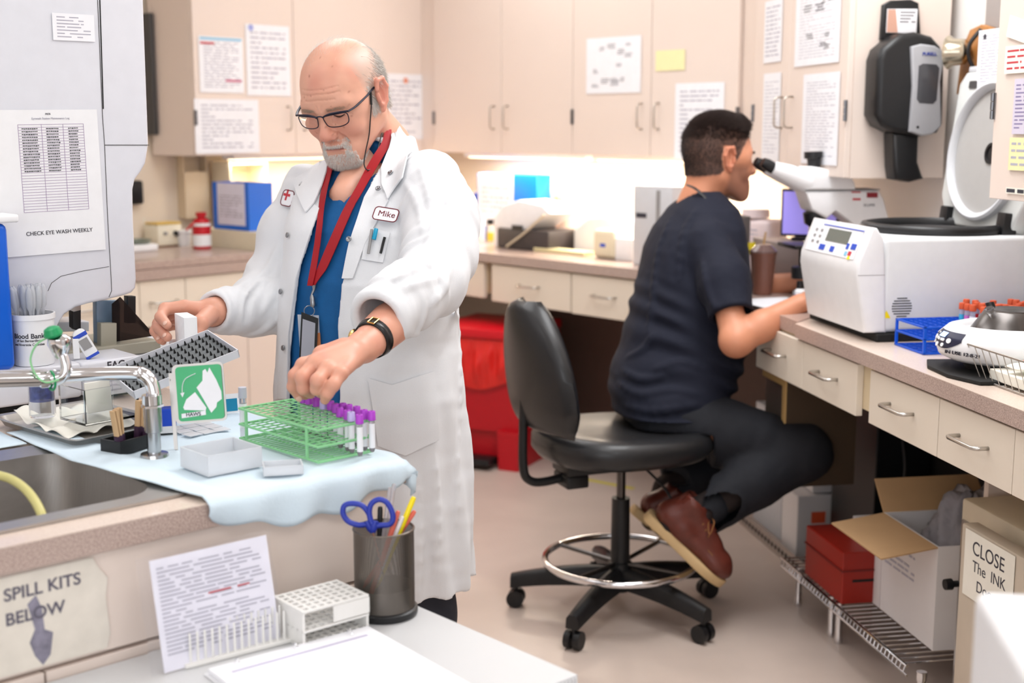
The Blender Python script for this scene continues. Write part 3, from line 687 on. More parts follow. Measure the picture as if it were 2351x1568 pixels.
for u0, v0, u1, v1 in ((1940, 438, 1960, 441), (1942, 453, 1960, 458)): prism(b_, PX(TM, [(u0, v1), (u1, v1), (u1, v0), (u0, v0)]), -.0506, .0506, XZ)
obj('red_marks', b_, M_INKR, ar, None)
obj('camera_port', tube(B(), [pc(1867, 348), pc(1867, 362), pc(1868, 363), pc(1869, 392)], [.0285, .0285, .021, .019], 20), M_BLK, o, 40)
obj('nosepiece', tube(B(), [pc(1868, 484), pc(1872, 506), pc(1876, 516)], [.034, .036, .022], 20), M_BLK, o, 40)
for dx, dz, a in ((-14, 34, 0), (8, 32, .02), (20, 26, -.02)):
    obj('objective', tube(B(), [pc(1872 + dx * .4, 508) + Vector((0, a, 0)), pc(1872 + dx, 520 + dz * .8) + Vector((0, a * 1.2, 0))], [.011, .006], 14), M_CHROME, o, 40)
sm_('stage', [(1805, 560), (1900, 560), (1900, 568), (1805, 568)], .075, M_BLK, bev=.002)
sm_('stage_bracket', [(1848, 569), (1985, 569), (1985, 600), (1860, 600)], .025, M_BLK, bev=.003)
obj('condenser', tube(B(), [pc(1850, 570), pc(1850, 600)], .022, 16), M_BLK, o, 40)
obj('stage_knob', tube(B(), [pc(1828, 588) + Vector((0, -.05, 0)), pc(1828, 606) + Vector((0, -.05, 0)), pc(1828, 608) + Vector((0, -.05, 0)), pc(1828, 634) + Vector((0, -.05, 0))], [.011, .011, .034, .034], 20), M_BLK, o, 40)
for sg in (-1, 1): obj('focus_knob', tube(B(), [pc(1960, 650) + Vector((0, sg * .05, 0)), pc(1960, 650) + Vector((0, sg * .085, 0))], .028, 20), M_BLK, o, 40)
xb0, xb1 = RE.hit(1850, 690, TM)[0], RE.hit(2040, 690, TM)[0]
obj('base', box(B(), xb0, xb1, -.08, .08, CT + .001, RE.hit(1960, 698, TM)[1] + .02, .012, seg=3), M_WHT, o, 50)
obj('field_lens', cyl(B(), (xb0 + .05, 0, CT + .03), (xb0 + .05, 0, RE.hit(1960, 698, TM)[1] + .035), .022, 16), M_BLK, o, 40)
# ---- items behind the microscope
tb = SE(-.86)
def be(u0, u1, v0, v1, dep, m, name, label, cat, s=-.86, on=CT + .001, bev=.004, ret=False):
    t_ = SE(s); x0 = RE.hit(u0, 500, t_)[0]; x1 = RE.hit(u1, 500, t_)[0]; z1 = RE.hit((u0 + u1) / 2, v0, t_)[1]; z0 = on if v1 is None else RE.hit((u0 + u1) / 2, v1, t_)[1]
    o = thing(name, label, cat, RE.at((x0 + x1) / 2, t_, z0)); W = x1 - x0
    b = obj('body', box(B(), -W / 2, W / 2, 0, dep, 0, z1 - z0, bev), m, o, 40); return o, W, z1 - z0
o, W, H = be(1784, 1856, 556, None, .22, mat('taupe_metal', (140, 126, 122), .5), 'counter_device', 'taupe grey device box behind the microscope stage', 'instrument', s=-.74)
zt = CT + .001 + H
o = thing('monitor', 'small monitor with lilac screen on the taupe box behind the microscope', 'monitor', RE.at(RE.hit(1838, 500, SE(-.8))[0], SE(-.8), zt + .001, math.radians(-42)))
obj('bezel', box(B(), -.07, .13, 0, .02, 0.012, .17, .003), M_BLK, o, 40); obj('screen', box(B(), -.062, .122, -.001, 0.0, .02, .162), mat('lilac_screen', (150, 138, 220), .3, emit=.5), o, None); obj('foot', box(B(), -.02, .08, -.03, .05, 0, .011), M_BLK, o, None)
be(1692, 1724, 497, None, .1, mat('graphite_box', (92, 84, 82), .6), 'small_box', 'dark grey box beside the seated man collar on the worktop', 'box', s=-.95)
t_ = SE(-.62); x_ = RE.hit(1752, 600, t_)[0]
o = thing('tumbler', 'brown plastic tumbler with clear lid beside the microscope', 'tumbler', RE.at(x_, t_, CT + .001))
obj('cup_body', lathe(B(), [(0, 0), (.029, 0), (.031, .01), (.041, .125), (.043, .128), (.043, .135), (0, .135)], 24), mat('cocoa_plastic', (128, 84, 70), .35), o, 35)
obj('lid', lathe(B(), [(0, .16), (.022, .16), (.034, .15), (.044, .14), (.044, .1355), (0, .1355)], 24), mat('smoky_lid', (120, 96, 92), .2), o, 35)
obj('straw', cyl(B(), (.0, 0, .161), (.006, 0, .2), .0035, 8), mat('tan_straw', (200, 160, 110), .5), o)
b_ = B(); tag(obj('sticky_note', box(B(), -.012, .012, 0, .002, 0, .04), mat('note_yellow', (232, 210, 40), .7), None, None, RE.at(RE.hit(1727, 530, SE(-.93))[0], SE(-.93), CT + .10)), 'small bright yellow tag on the clutter beside the tumbler', 'note')
t_ = SE(-.6); g = RE.hit(1795, 660, t_)
tag(obj('paper_sheet', box(B(), -.11, .09, -.14, .1, 0, .0015), M_PAPER, None, None, RE.at(RE.hit(1790, 650, SE(-.42))[0], SE(-.42), CT + .0005, .2)), 'white paper sheet on the worktop between the seated man forearms', 'paper')
o = thing('reagent_bottle', 'small white dropper bottle with black cap near the seated man hands', 'bottle', RE.at(RE.hit(1838, 650, SE(-.36))[0], SE(-.36), CT + .003))
obj('bottle_body', lathe(B(), [(0, 0), (.017, 0), (.017, .04), (.01, .048), (0, .048)], 16), M_WHT, o, 40); obj('cap', lathe(B(), [(0, .07), (.011, .07), (.012, .049), (0, .049)], 16), M_BLK, o, 40); obj('label', lathe(B(), [(.0172, .01), (.0175, .01), (.0175, .03), (.0172, .03)], 16), M_INKB, o)

# ---- the large centrifuge
SCF = .33; TC = SE(SCF); DC = .37
o = thing('centrifuge', 'large white benchtop centrifuge with open lid and control panel', 'centrifuge', RE.at(0, TC, 0))
zf = CT + .022
ps = PX(TC, [(1985, 765), (1967, 632), (1970, 605), (2003, 522), (2016, 524), (2030, 548), (2033, 600), (2036, 765)])
b_ = B(); prism(b_, ps, -DC, 0, XZ, .008, 3); cf = obj('control_column', b_, M_WHT, o, 50)
xb = RE.hit(2034, 600, TC)[0]; zt = RE.hit(2150, 546, TC)[1]
obj('body', box(B(), xb, xb + .46, 0.004, DC + .06, zf, zt, .012, seg=4), mat('centrifuge_grey_white', (226, 227, 228), .4), o, 50)
# sloped panel
p0, p1 = Vector((ps[2][0], 0, ps[2][1])), Vector((ps[3][0], 0, ps[3][1]))
dv = (p1 - p0); L = dv.length; dv.normalize(); nv = Vector((-dv.z, 0, dv.x))   # outward
Mp = Matrix(((0, dv.x, nv.x, p0.x), (-1, 0, 0, DC - .012), (0, dv.z, nv.z, p0.z), (0, 0, 0, 1)))  # x along -y(towards camera), y up the slope, z out
Wp = DC - .024
pl = obj('control_panel', box(B(), .02, Wp - .02, .006, L - .006, .0005, .002), mat('panel_white', (240, 241, 246), .4), o, None, Mp)
def onp(name, x0, x1, y0, y1, m, z=.0022, th=.001): return obj(name, box(B(), x0, x1, y0, y1, z, z + th), m, pl, None)
onp('display', Wp * .36, Wp * .76, L * .42, L * .78, mat('lcd_grey', (96, 104, 98), .2)); onp('blue_line', Wp * .24, Wp * .95, L * .84, L * .87, M_INKB)
for x0, x1, y0, y1 in ((.30, .40, .14, .30), (.50, .57, .14, .3), (.76, .80, .30, .46), (.84, .92, .32, .48)): onp('blue_key', Wp * x0, Wp * x1, L * y0, L * y1, M_INKB)
onp('red_key', Wp * .83, Wp * .88, L * .14, L * .26, M_INKR); onp('cyan_key', Wp * .77, Wp * .81, L * .12, L * .24, M_INKC)
for k in range(6): onp('grey_key', Wp * (.12 + .1 * (k % 2)), Wp * (.16 + .1 * (k % 2)), L * (.3 + .17 * (k // 2)), L * (.38 + .17 * (k // 2)), M_GRY)
def tri(name, M, sz, par, mY=mat('warning_yellow', (245, 220, 0), .5)):
    b_ = B(); prism(b_, [(-sz, 0), (sz, 0), (0, sz * 1.75)], 0, .0008, M); return obj(name, b_, mY, par, None)
tri('warning_sticker', T(Wp * .86, L * .0 + .004, .002), .009, pl)
tri('warning_sticker', T(*(lambda h: (h[0], .0035, h[1]))(RE.hit(2036, 731, TC))) @ XZ, .011, o)
# seam line
b_ = B(); zs = RE.hit(2000, 632, TC)[1]; box(b_, ps[1][0] + .003, ps[6][0], -.0006, 0, zs - .0006, zs + .0006); obj('seam', b_, M_GRY, cf, None)
# vent
b_ = B(); vx, vz = RE.hit(2072, 706, TC); rv = .026
for k in range(8):
    z_ = vz - rv + (k + .5) * rv * 2 / 8; hw = math.sqrt(max(rv ** 2 - (z_ - vz) ** 2, 0)) + .001
    box(b_, vx - hw, vx + hw, .003, .0042, z_ - .0012, z_ + .0012)
obj('vent_slots', b_, M_BLKM, o, None)
# round chamber with black gasket
gx = (RE.hit(1990, 528, TC + .2)[0] + RE.hit(2292, 528, TC + .2)[0]) / 2; gr = (RE.hit(2292, 528, TC + .2)[0] - RE.hit(1990, 528, TC + .2)[0]) / 2
gr = min(gr, .205)
gx = xb + .235
b_ = B(); lathe(b_, [(gr - .02, .001), (gr, .001), (gr + .004, .012), (gr - .002, .022), (gr - .014, .024), (gr - .022, .014)], 56, T(gx, DC / 2 + .03, zt), True); obj('gasket', b_, M_BLK, o, 60)
b_ = B(); lathe(b_, [(0, .0015), (gr - .02, .0015), (gr - .02, .004), (0, .004)], 48, T(gx, DC / 2 + .03, zt)); obj('chamber', b_, M_DGRY, o, 40)
# feet and black tray
obj('base_plate', box(B(), xb - .02, xb + .44, -.008, DC + .05, CT + .001, zf - .001, .004), M_BLKM, o, None)
# lid, standing open
xl = RE.hit(2262, 400, SE(.1))[0]
zl0 = zt + .005
lid = thing('lid_root', '', '', RE.at(0, 0, 0)); bpy.data.objects.remove(lid)
Ml = T(xb + .355, DC / 2 + .03, zl0) @ Ry(math.radians(7)) @ Rz(-math.pi / 2)    # x = along -y.., y = depth of lid, z up ; front faces -x of RE
W2 = .215; HL = .42
b_ = B(); prism(b_, [(-W2 + .05, 0), (W2 - .05, 0), (W2, .08), (W2, HL - .03), (W2 - .03, HL), (-W2 + .03, HL), (-W2, HL - .03), (-W2, .08)], -.07, 0, XZ, .008, 3)
ld = obj('lid', b_, mat('lid_grey_white', (214, 216, 214), .4), o, 50, Ml)
b_ = B(); lathe(b_, [(.165, 0), (.185, 0), (.185, .016), (.178, .02), (.165, .012)], 56, T(0, 0, .205) @ XZ, True); obj('lid_ring', b_, M_LGRY, ld, 60)
b_ = B(); lathe(b_, [(0, .002), (.165, .002), (.165, .0005), (0, .0005)], 56, T(0, 0, .205) @ XZ); obj('lid_disc', b_, mat('disc_grey', (178, 176, 174), .4), ld, 60)
b_ = B(); lathe(b_, [(.02, .002), (.028, .002), (.028, .006), (.02, .006)], 24, T(.02, 0, .2) @ XZ, True); lathe(b_, [(0, .0025), (.02, .0025), (.02, .0022)], 24, T(.02, 0, .2) @ XZ); obj('port_ring', b_, M_BLK, ld, 60)
b_ = B(); prism(b_, rrect(-.155, -.115, .375, .395, .004), 0, .003, XZ); obj('latch_plate', b_, M_DGRY, ld, None)
obj('top_rail', box(B(), -W2 + .02, W2 - .02, .01, .06, HL + .001, HL + .018, .004), M_LGRY, ld, 40)
for x in (-.15, .15): obj('lid_hinge', box(B(), x - .02, x + .02, -.02, .02, -.02, .05, .004), M_BLK, ld, 40)
# ---- wall lamp on a wooden plaque and notice beside it
wl = SE(-.33) ; tw = .585
xw0 = RR.S(2240, 120, tw)
o = thing('wall_lamp', 'metal cup lamp on a wooden plaque above the open centrifuge lid', 'lamp', RR.at(xw0, tw, 0))
z0_, z1_ = RR.hit(2226, 215, tw)[1], RR.hit(2226, 60, tw)[1]
b_ = B(); prism(b_, [(-.1, z0_), (.1, z0_), (.1, z1_ - .05), (.07, z1_ - .012), (0.02, z1_), (-.04, z1_ - .01), (-.08, z1_ - .06)], -.02, 0, XZ, .003); obj('plaque', b_, mat('varnished_wood', (176, 120, 66), .35, var=.15, vscale=30, stretch=(1, 1, .2)), o, 40)
zc = RR.hit(2226, 120, tw)[1]
Mc = T(0, -.02, zc) @ Rz(math.radians(-52)) @ Rx(math.pi / 2)
obj('cup', lathe(B(), [(0, 0), (.02, 0), (.036, .014), (.038, .045), (.048, .06), (.046, .06), (.034, .045), (.032, .02), (0, .012)], 28), mat('aged_silver', (196, 186, 166), .22, 1), o, 50, Mc)
obj('bracket', tube(B(), smoothpts([(.03, -.004, zc + .06), (.02, -.03, zc + .02), (.02, -.03, zc - .02), (.03, -.004, zc - .07)]), .006, 8), M_BLK, o)
tu = .5
sheet(RR, tu, (2246, 66, 2320, 200), 'white letter with emblem beside the wooden plaque lamp', rows=16, extra=logo_dot(M_INKD, -.3, .38, .05), seed=14)
struct('trim_6', box(B(), -.04, .12, 0, .02, 0, CEIL - .01), mat('grey_conduit', (160, 152, 148), .5), M=RR.at(RR.S(2279, 60, WT - .02), WT - .021, 0))
# ---- notes on the right-hand cabinet door
def nt(quad, label, paper, rows, seed, ink=M_INK, tilt=0, extra=None): return sheet(RR, TD - .001, quad, label, rows=rows, paper=paper, seed=seed, ink=ink, tilt=tilt, name='note_sheet', cat='note', extra=extra)
nt((2315, 42, 2362, 92), 'blank curled white slip at the top of the right cabinet door', M_PAPERW, 0, 1, tilt=.25)
nt((2309, 104, 2362, 168), 'white slip with red print on the right cabinet door', M_PAPERW, 4, 2, M_INKR)
nt((2328, 180, 2375, 308), 'lilac typed card on the right cabinet door', mat('lilac_card', (214, 206, 222), .8), 12, 3, mat('violet_print', (130, 120, 160), .8))
nt((2318, 316, 2370, 392), 'cream handwritten note below the lilac card', M_YEL, 4, 4)
sx, sz = RR.hit(2327, 438, TD); t_o = thing('label_strip', 'small white strip with print at the bottom of the right cabinet door', 'label', RR.at(sx, TD - .0014, sz))
obj('strip', box(B(), -.03, .05, -.0006, 0, -.007, .007), M_PAPERW, t_o, None); obj('printed_lines', lines_mesh(B(), -.026, .046, -.006, .006, 1, -.0008, seed=5, h=.7), M_INKD, t_o, None)

# ---- tube rack and tubes with rust caps
sx0, tx0 = RR.ground(2037, 785, CT); 
o = thing('tube_rack', 'bright blue wire-sided tube rack beside the centrifuge', 'rack', RE.at(.105, SE(.53), CT + .001))
RKW, RKD, RKH = .43, .15, .062
M_BL2 = mat('rack_blue', (0, 86, 214), .35)
b_ = B()
for z in (.0, .034, RKH):
    box(b_, 0, RKW, 0, .004, z, z + .004); box(b_, 0, RKW, RKD - .004, RKD, z, z + .004)
    box(b_, 0, .004, .004, RKD - .004, z, z + .004); box(b_, RKW - .004, RKW, .004, RKD - .004, z, z + .004)
    for k in range(1, 18): box(b_, k * RKW / 18 - .001, k * RKW / 18 + .001, .004, RKD - .004, z + .001, z + .003)
    for k in range(1, 6): box(b_, .004, RKW - .004, k * RKD / 6 - .001, k * RKD / 6 + .001, z, z + .004)
obj('grid', b_, M_BL2, o, None)
b_ = B()
for x in (0, RKW / 2 - .003, RKW - .006):
    for y in (0, RKD - .006): box(b_, x, x + .006, y, y + .006, 0, RKH + .004)
obj('posts', b_, M_BL2, o, None)
tube_m = mat('tube_film', (226, 224, 236), .15, trans=.5, ior=1.2)
caps = {'rust': mat('cap_rust', (206, 84, 44), .5), 'grey': mat('cap_grey', (104, 110, 112), .5), 'green': mat('cap_green', (40, 170, 100), .5), 'teal': mat('cap_teal', (60, 100, 140), .5)}
labs = [mat('label_white', (240, 240, 244), .6), mat('label_cyan', (70, 190, 226), .6), mat('label_red', (200, 30, 40), .6), mat('label_pink', (220, 120, 200), .6)]
protos = {}
def specimen(M, cn, li, label, grp):
    kk = (cn, li)
    if kk not in protos:
        o = thing('specimen_tube', label, 'test tube', M, grp)
        obj('glass', lathe(B(), [(0, 0), (.004, .001), (.0065, .006), (.0065, .082), (0, .082)], 12), tube_m, o, 40)
        obj('cap', lathe(B(), [(0, .098), (.007, .098), (.0082, .096), (.0085, .0825), (0, .0825)], 14), caps[cn], o, 40)
        obj('label', lathe(B(), [(.0067, .02), (.0069, .02), (.0069, .07), (.0067, .07)], 12), labs[li], o, 40)
        protos[kk] = o
    else:
        o = copy_tree(protos[kk]); o.matrix_world = M; o['label'] = label
        if grp: o['group'] = grp
        elif 'group' in o: del o['group']
    return o
r2 = random.Random(5)
for i in range(5, 18):
    for j in range(6):
        if r2.random() > .62 or (i, j) == (17, 5): continue
        cn = 'grey' if r2.random() < .18 else 'rust'; li = r2.choice([0, 0, 0, 1, 2, 3])
        g = '%s-capped tubes in the blue rack' % cn
        specimen(RE.at(.105 + (i + .5) * RKW / 18, SE(.53) + (j + .5) * RKD / 6, CT + .008 + r2.uniform(0, .006)), cn, li, 'specimen tube with %s cap in the bright blue rack' % cn, g)
specimen(RE.at(.105 + 17.5 * RKW / 18, SE(.53) + 5.5 * RKD / 6, CT + .008), 'green', 0, 'specimen tube with bright green cap in the blue rack', None)
# ---- small clinical centrifuge on a black mat
smx, smt = .755, .185
tag(obj('rubber_mat', (lambda b_: (prism(b_, [(-.13, -.12), (-.06, -.155), (.05, -.165), (.14, -.14), (.16, 0), (.14, .14), (-.1, .14)], 0, .008, None, .002), b_)[1])(B()), M_BLKM, None, 40, RR.at(smx, smt, CT + .001)), 'black rubber mat under the small round centrifuge', 'mat')
o = thing('mini_centrifuge', 'small white round centrifuge with dark rotor and oval keypad', 'centrifuge', RR.at(smx, smt + .01, CT + .0095) @ Matrix.Diagonal((1.14, 1.14, .86, 1)))
obj('foot_ring', lathe(B(), [(0, 0), (.085, 0), (.09, .022), (0, .022)], 32), M_BLKM, o, 40)
def egg(r, z): return (r, z)
Me = Matrix.Diagonal((1.0, 1.12, 1, 1))
obj('housing', lathe(B(), [(0, .0225), (.105, .023), (.122, .035), (.128, .06), (.124, .085), (.108, .106), (.092, .112), (.086, .110), (.08, .098), (0, .098)], 48, Me), M_WHT, o, 60)
obj('rotor', lathe(B(), [(0, .0985), (.078, .0985), (.074, .105), (.054, .145), (.046, .15), (.02, .146), (0, .14)], 40), mat('dark_metal', (84, 80, 78), .25, .8), o, 50)
for a in (200, 280, 20, 100): 
    obj('rotor_cup', cyl(B(), (.045 * math.cos(math.radians(a)), .045 * math.sin(math.radians(a)), .128), (.058 * math.cos(math.radians(a)), .058 * math.sin(math.radians(a)), .158), .0085, 12), M_CLEAR if a != 200 else M_BLK, o)
# keypad faces camera / -t side
ka = math.radians(-60)
Kp = Rz(ka + math.pi / 2) @ T(0, -.1385, .078) @ Rx(math.radians(90 - 38))
def ring_pt(a, r): return (r * math.cos(a), r * math.sin(a) * 1.12)
b_ = B()
def keyf(u, v):
    a = math.radians(-112 + 44 * u); ta = abs(u - .5) * 2
    z = .056 + (.098 - .056) * v
    zz = z + (0 if v > .5 else (ta ** 2) * .022 * (1 - v * 2))
    R_ = np.interp(zz, [.035, .06, .085, .106], [.122, .128, .124, .108]) + .0012
    return (R_ * math.cos(a), R_ * 1.12 * math.sin(a), zz)
kp = obj('keypad', surf(b_, keyf, 20, 8), mat('navy_keypad', (34, 36, 62), .4), o, True)
def on_egg(a, z, e=.0022):
    a = math.radians(a); R_ = np.interp(z, [.035, .06, .085, .106], [.122, .128, .124, .108]) + e
    return Vector((R_ * math.cos(a), R_ * 1.12 * math.sin(a), z)), Vector((math.cos(a) * 1.12, math.sin(a), .25)).normalized()
for a, z, r_ in ((-107, .078, .0065), (-108, .066, .0045), (-101, .078, .004), (-98, .077, .004), (-93, .077, .004), (-90, .077, .004), (-100, .062, .006), (-90, .064, .005), (-82, .077, .0065), (-104, .09, .003)):
    p_, n_ = on_egg(a, z, .0014); obj('key', cyl(B(), p_, p_ + n_ * .0012, r_, 14), M_WHT, kp)
b_ = B()
def scf(u, v):
    p_, n_ = on_egg(-99 + 11 * u, .084 + .011 * v, .0028); return tuple(p_)
obj('display', surf(b_, scf, 6, 3), mat('lit_display', (170, 200, 255), .4, emit=.9), kp, True)
p_, n_ = on_egg(-66, .05, .0012)
tx = text('IN USE 12-8-21', .0125, T(*p_) @ Rz(math.radians(-66) + math.pi / 2) @ XZ, M_INKD, o, ex=.0012)
# ---- wire basket with packets
bs0, bs1, bt0, bt1 = .845, 1.25, .075, .30
o = thing('wire_basket', 'silver wire basket of packets on the worktop at right edge', 'basket', RR.at(bs0, bt0, CT + .001))
BW, BD, BH = bs1 - bs0, bt1 - bt0, .075
b_ = B(); fl = .022
def rr_(z, e): return [(-e, -e, z), (BW + e, -e, z), (BW + e, BD + e, z), (-e, BD + e, z)]
tube(b_, smoothpts(rr_(BH, fl), 1, True), .0022, 8, True); tube(b_, rr_(.002, 0), .0022, 8, True)
obj('rims', b_, M_STEEL, o)
b_ = B()
for k in range(17):
    x = k * BW / 16; xe = -fl + k * (BW + 2 * fl) / 16; tube(b_, [(xe, -fl, BH), (x, 0, .002), (x, BD, .002), (xe, BD + fl, BH)], .0012, 6)
for k in range(1, 8):
    y = k * BD / 8; ye = -fl + k * (BD + 2 * fl) / 8; tube(b_, [(-fl, ye, BH), (0, y, .003), (BW, y, .003), (BW + fl, ye, BH)], .0012, 6)
obj('wires', b_, M_STEEL, o)
tag(obj('cardboard_liner', box(B(), .012, BW - .012, .012, BD - .012, .006, .028, .002), M_PAPERW, None, None, RR.at(bs0, bt0, CT + .001)), 'flat white carton lying in the wire basket', 'carton')
def packet(M, label, w, l, tilt, extra=None):
    o = thing('packet', label, 'packet', M @ Rx(tilt))
    b_ = B(); surf(b_, lambda u, v: ((u - .5) * w, (v - .5) * l, .007 * math.sin(math.pi * u) * math.sin(math.pi * v) + .0015 * math.sin(u * 19 + v * 11)), 14, 14)
    obj('wrapper', b_, M_PAPERW, o, True, solid=.003); 
    for k in range(3): obj('orange_print', box(B(), -w * .3 + k * w * .25, -w * .2 + k * w * .25, -l * .3, -l * .2, .0105, .0112), mat('orange_ink', (226, 100, 50), .6), o, None)
    return o
o = packet(RR.at(bs0 + .11, bt0 + .09, CT + .052, .3), 'white packet with orange print lying in the wire basket', .12, .13, .12)
o = packet(RR.at(bs0 + .22, bt0 + .12, CT + .085, -.2), 'white packet marked TEMPER propped in the wire basket', .13, .14, -.35)
text('TEMPER', .017, T(-.01, -.02, .014), M_INKD, o)
packet(RR.at(bs0 + .31, bt0 + .10, CT + .08, .5), 'crumpled white packet at the near end of the wire basket', .11, .12, .2)

# ============================================================ UNDER THE RIGHT RUN
def bu(s0, s1, t0, t1, z0, z1): return (s1 - s0, t1 - t0, z1 - z0)
# wire shelf
WS0, WS1, WTK = -.29, .54, .10
o = thing('wire_shelf', 'low chrome wire shelf on posts under the right worktop', 'shelf', RR.at(WS0, WTK, 0)); L_ = WS1 - WS0; b_ = B()
for y in (0, .36): tube(b_, [(0, y, .15), (L_, y, .15)], .004, 8); tube(b_, [(0, y, .125), (L_, y, .125)], .003, 8)
for k in range(40): x = k * L_ / 40; tube(b_, [(x, 0, .126), (x + L_ / 80, 0, .148)], .002, 5)
for k in range(30): x = (k + .5) * L_ / 30; tube(b_, [(x, 0, .152), (x, .36, .152)], .002, 6)
obj('wire_deck', b_, M_CHROME, o)
for x in (0.02, .27, .32, L_ - .02):
    for y in (.05, .34): obj('post', tube(B(), [(x, y, 0.0), (x, y, .012), (x, y, .02), (x, y, .10), (x, y, .102), (x, y, .123)], [.011, .013, .0105, .0105, .013, .013], 12), M_CHROME, o)
ZS = .1555
def rcrate(name, label, cat, s0, s1, t0, t1, z0, z1, m, bev=.003, par=None):
    o = thing(name, label, cat, RR.at(s0, t0, z0)); b = obj('body', box(B(), 0, s1 - s0, 0, t1 - t0, 0, z1 - z0, bev), m, o, None); return o
M_RBOX = mat('dark_red_metal', (150, 34, 22), .4)
sA, tA = RR.ground(1872, 1392, ZS)
o = rcrate('tool_box', 'dark red metal box with a lid lip on the low wire shelf', 'box', sA - .26, sA, tA + .075, tA + .33, ZS, RR.hit(1872, 1240, tA + .07)[1] + .02, M_RBOX)
hh = RR.hit(1872, 1240, tA + .07)[1] + .02 - ZS
obj('lid_edge', box(B(), -.003, .263, -.003, .258, hh - .055, hh - .05), mat('deep_red_edge', (110, 22, 16), .5), o, None)
obj('front_slot', box(B(), .26, .2612, .03, .24, hh * .42, hh * .47), M_BLKM, o, None)
def carton(name, label, s0, s1, t0, t1, z0, z1, extra=None):
    o = thing(name, label, 'carton', RR.at(s0, t0, z0)); W, D, H = s1 - s0, t1 - t0, z1 - z0; b_ = B(); e = .004
    box(b_, 0, W, 0, e, 0, H); box(b_, 0, W, D - e, D, 0, H); box(b_, 0, e, e, D - e, 0, H); box(b_, W - e, W, e, D - e, 0, H); box(b_, e, W - e, e, D - e, 0, e)
    obj('box_body', b_, M_WBOX, o, None); return o, W, D, H
z1c = RR.hit(2035, 1225, .21)[1]
o, W, D, H = carton('carton', 'narrow plain white carton on the wire shelf beside the dark red box', -.015, .172, .20, .44, ZS, z1c - .01)
obj('lid_flaps', box(B(), 0, W, 0, D, H + .0005, H + .004), M_WBOX, o, None)
o, W, D, H = carton('carton', 'open white carton with brown flaps holding a clear bag', .175, .475, .20, .50, ZS, z1c + .06)
b_ = B()
prism(b_, [(0, 0), (W, 0), (W, .15), (0, .15)], 0, .004, T(0, -.001, H) @ Rx(math.pi + math.radians(8)) )
obj('flap', b_, M_CARD, o, None)
b_ = B(); prism(b_, [(0, 0), (W, 0), (W, .14), (0, .14)], 0, .004, T(0, D, H) @ Rx(math.radians(24))); obj('flap', b_, M_CARD, o, None)
b_ = B(); prism(b_, [(0, 0), (D, 0), (D, .10), (0, .10)], 0, .004, T(0, D, H) @ Rz(-math.pi / 2) @ Rx(math.radians(180 - 50))); obj('flap', b_, M_CARD, o, None)
obj('printed_lines', lines_mesh(B(), .02, W * .62, H * .5, H * .93, 8, -.0006, seed=12, h=.4), M_INK, o, None)
b_ = B(); prism(b_, [(.10, H * .35), (.16, H * .35), (.19, H * .45), (.19, H * .75), (.10, H * .75)], -.0012, 0, T(W, 0, 0) @ Rz(math.pi / 2) @ XZ); prism(b_, [(.08, .1), (.19, .13), (.19, .1)], -.0012, 0, T(W, 0, 0) @ Rz(math.pi / 2) @ XZ)
obj('blue_mark', b_, mat('mark_blue', (20, 80, 180), .6), o, None)
def bagf(seed, a, b, c):
    def f(u, v):
        th, ph = u * 2 * math.pi, v * math.pi * .5; r = 1 + .16 * math.sin(th * 5 + seed) * math.cos(ph * 3) + .10 * math.sin(th * 11 + ph * 9)
        return (a * r * math.cos(th) * math.cos(ph), b * r * math.sin(th) * math.cos(ph), c * r * math.sin(ph))
    return f
M_BAG = mat('crinkled_clear_film', (205, 200, 206), .12, trans=.55, ior=1.2)
tag(obj('plastic_bag', surf(B(), bagf(1, .12, .11, .17), 48, 16), M_BAG, None, True, RR.at(.175 + W * .55, .20 + D * .55, z1c - .03)), 'crumpled clear plastic bag bulging out of the open carton', 'bag')
# things further along under the worktop
o = rcrate('computer_case', 'black computer tower standing under the worktop behind the knees of the seated man', 'computer', -.62, -.30, .40, .58, .002, .70, M_BLK)
obj('cable', tube(B(), smoothpts([(.325, .08, .50), (.37, .07, .42), (.37, .06, .30), (.42, .05, .22)]), .004, 6), M_DGRY, o)
tag(obj('storage_bag', surf(B(), bagf(3, .12, .12, .075), 40, 12), mat('grey_felt', (120, 112, 108), .9), None, True, RR.at(-.46, .47, .7025)), 'lumpy grey bag lying on the black computer tower', 'bag')
o = rcrate('carton', 'white box with green and red stickers stacked below the worktop, upper', 'carton', -.78, -.68, .36, .56, .232, .40, M_WBOX)
obj('green_sticker', box(B(), .1002, .101, .01, .05, .03, .08), mat('sticker_green', (110, 170, 60), .6), o, None); obj('red_sticker', box(B(), .1002, .101, .01, .05, .085, .12), mat('sticker_orange', (230, 90, 50), .6), o, None)
o = rcrate('carton', 'larger white box with a red sticker beneath the stickered white box', 'carton', -.80, -.66, .30, .56, .002, .228, M_WBOX)
obj('red_sticker', box(B(), .1402, .141, .05, .1, .13, .17), mat('sticker_orange', (230, 90, 50), .6), o, None)
o = tag(obj('side_cabinet', box(B(), 0, .28, 0, .24, 0, .45, .004), M_LGRY, None, None, RR.at(-1.16, .33, .002)), 'pale grey cabinet low under the worktop beyond the stickered boxes', 'cabinet')
b_ = B(); box(b_, 0, .72, 0, .004, 0, .05)
tk = obj('metal_strip', b_, M_STEEL, None, None, RR.at(-1.18, .26, .002)); tag(tk, 'perforated metal strip along the floor under the worktop', 'strip')
b_ = B()
for k in range(22): cyl(b_, (.02 + k * .032, -.0003, .025), (.02 + k * .032, -.0012, .025), .009, 10)
obj('holes', b_, M_BLKM, tk, None)['kind'] = 'stuff'
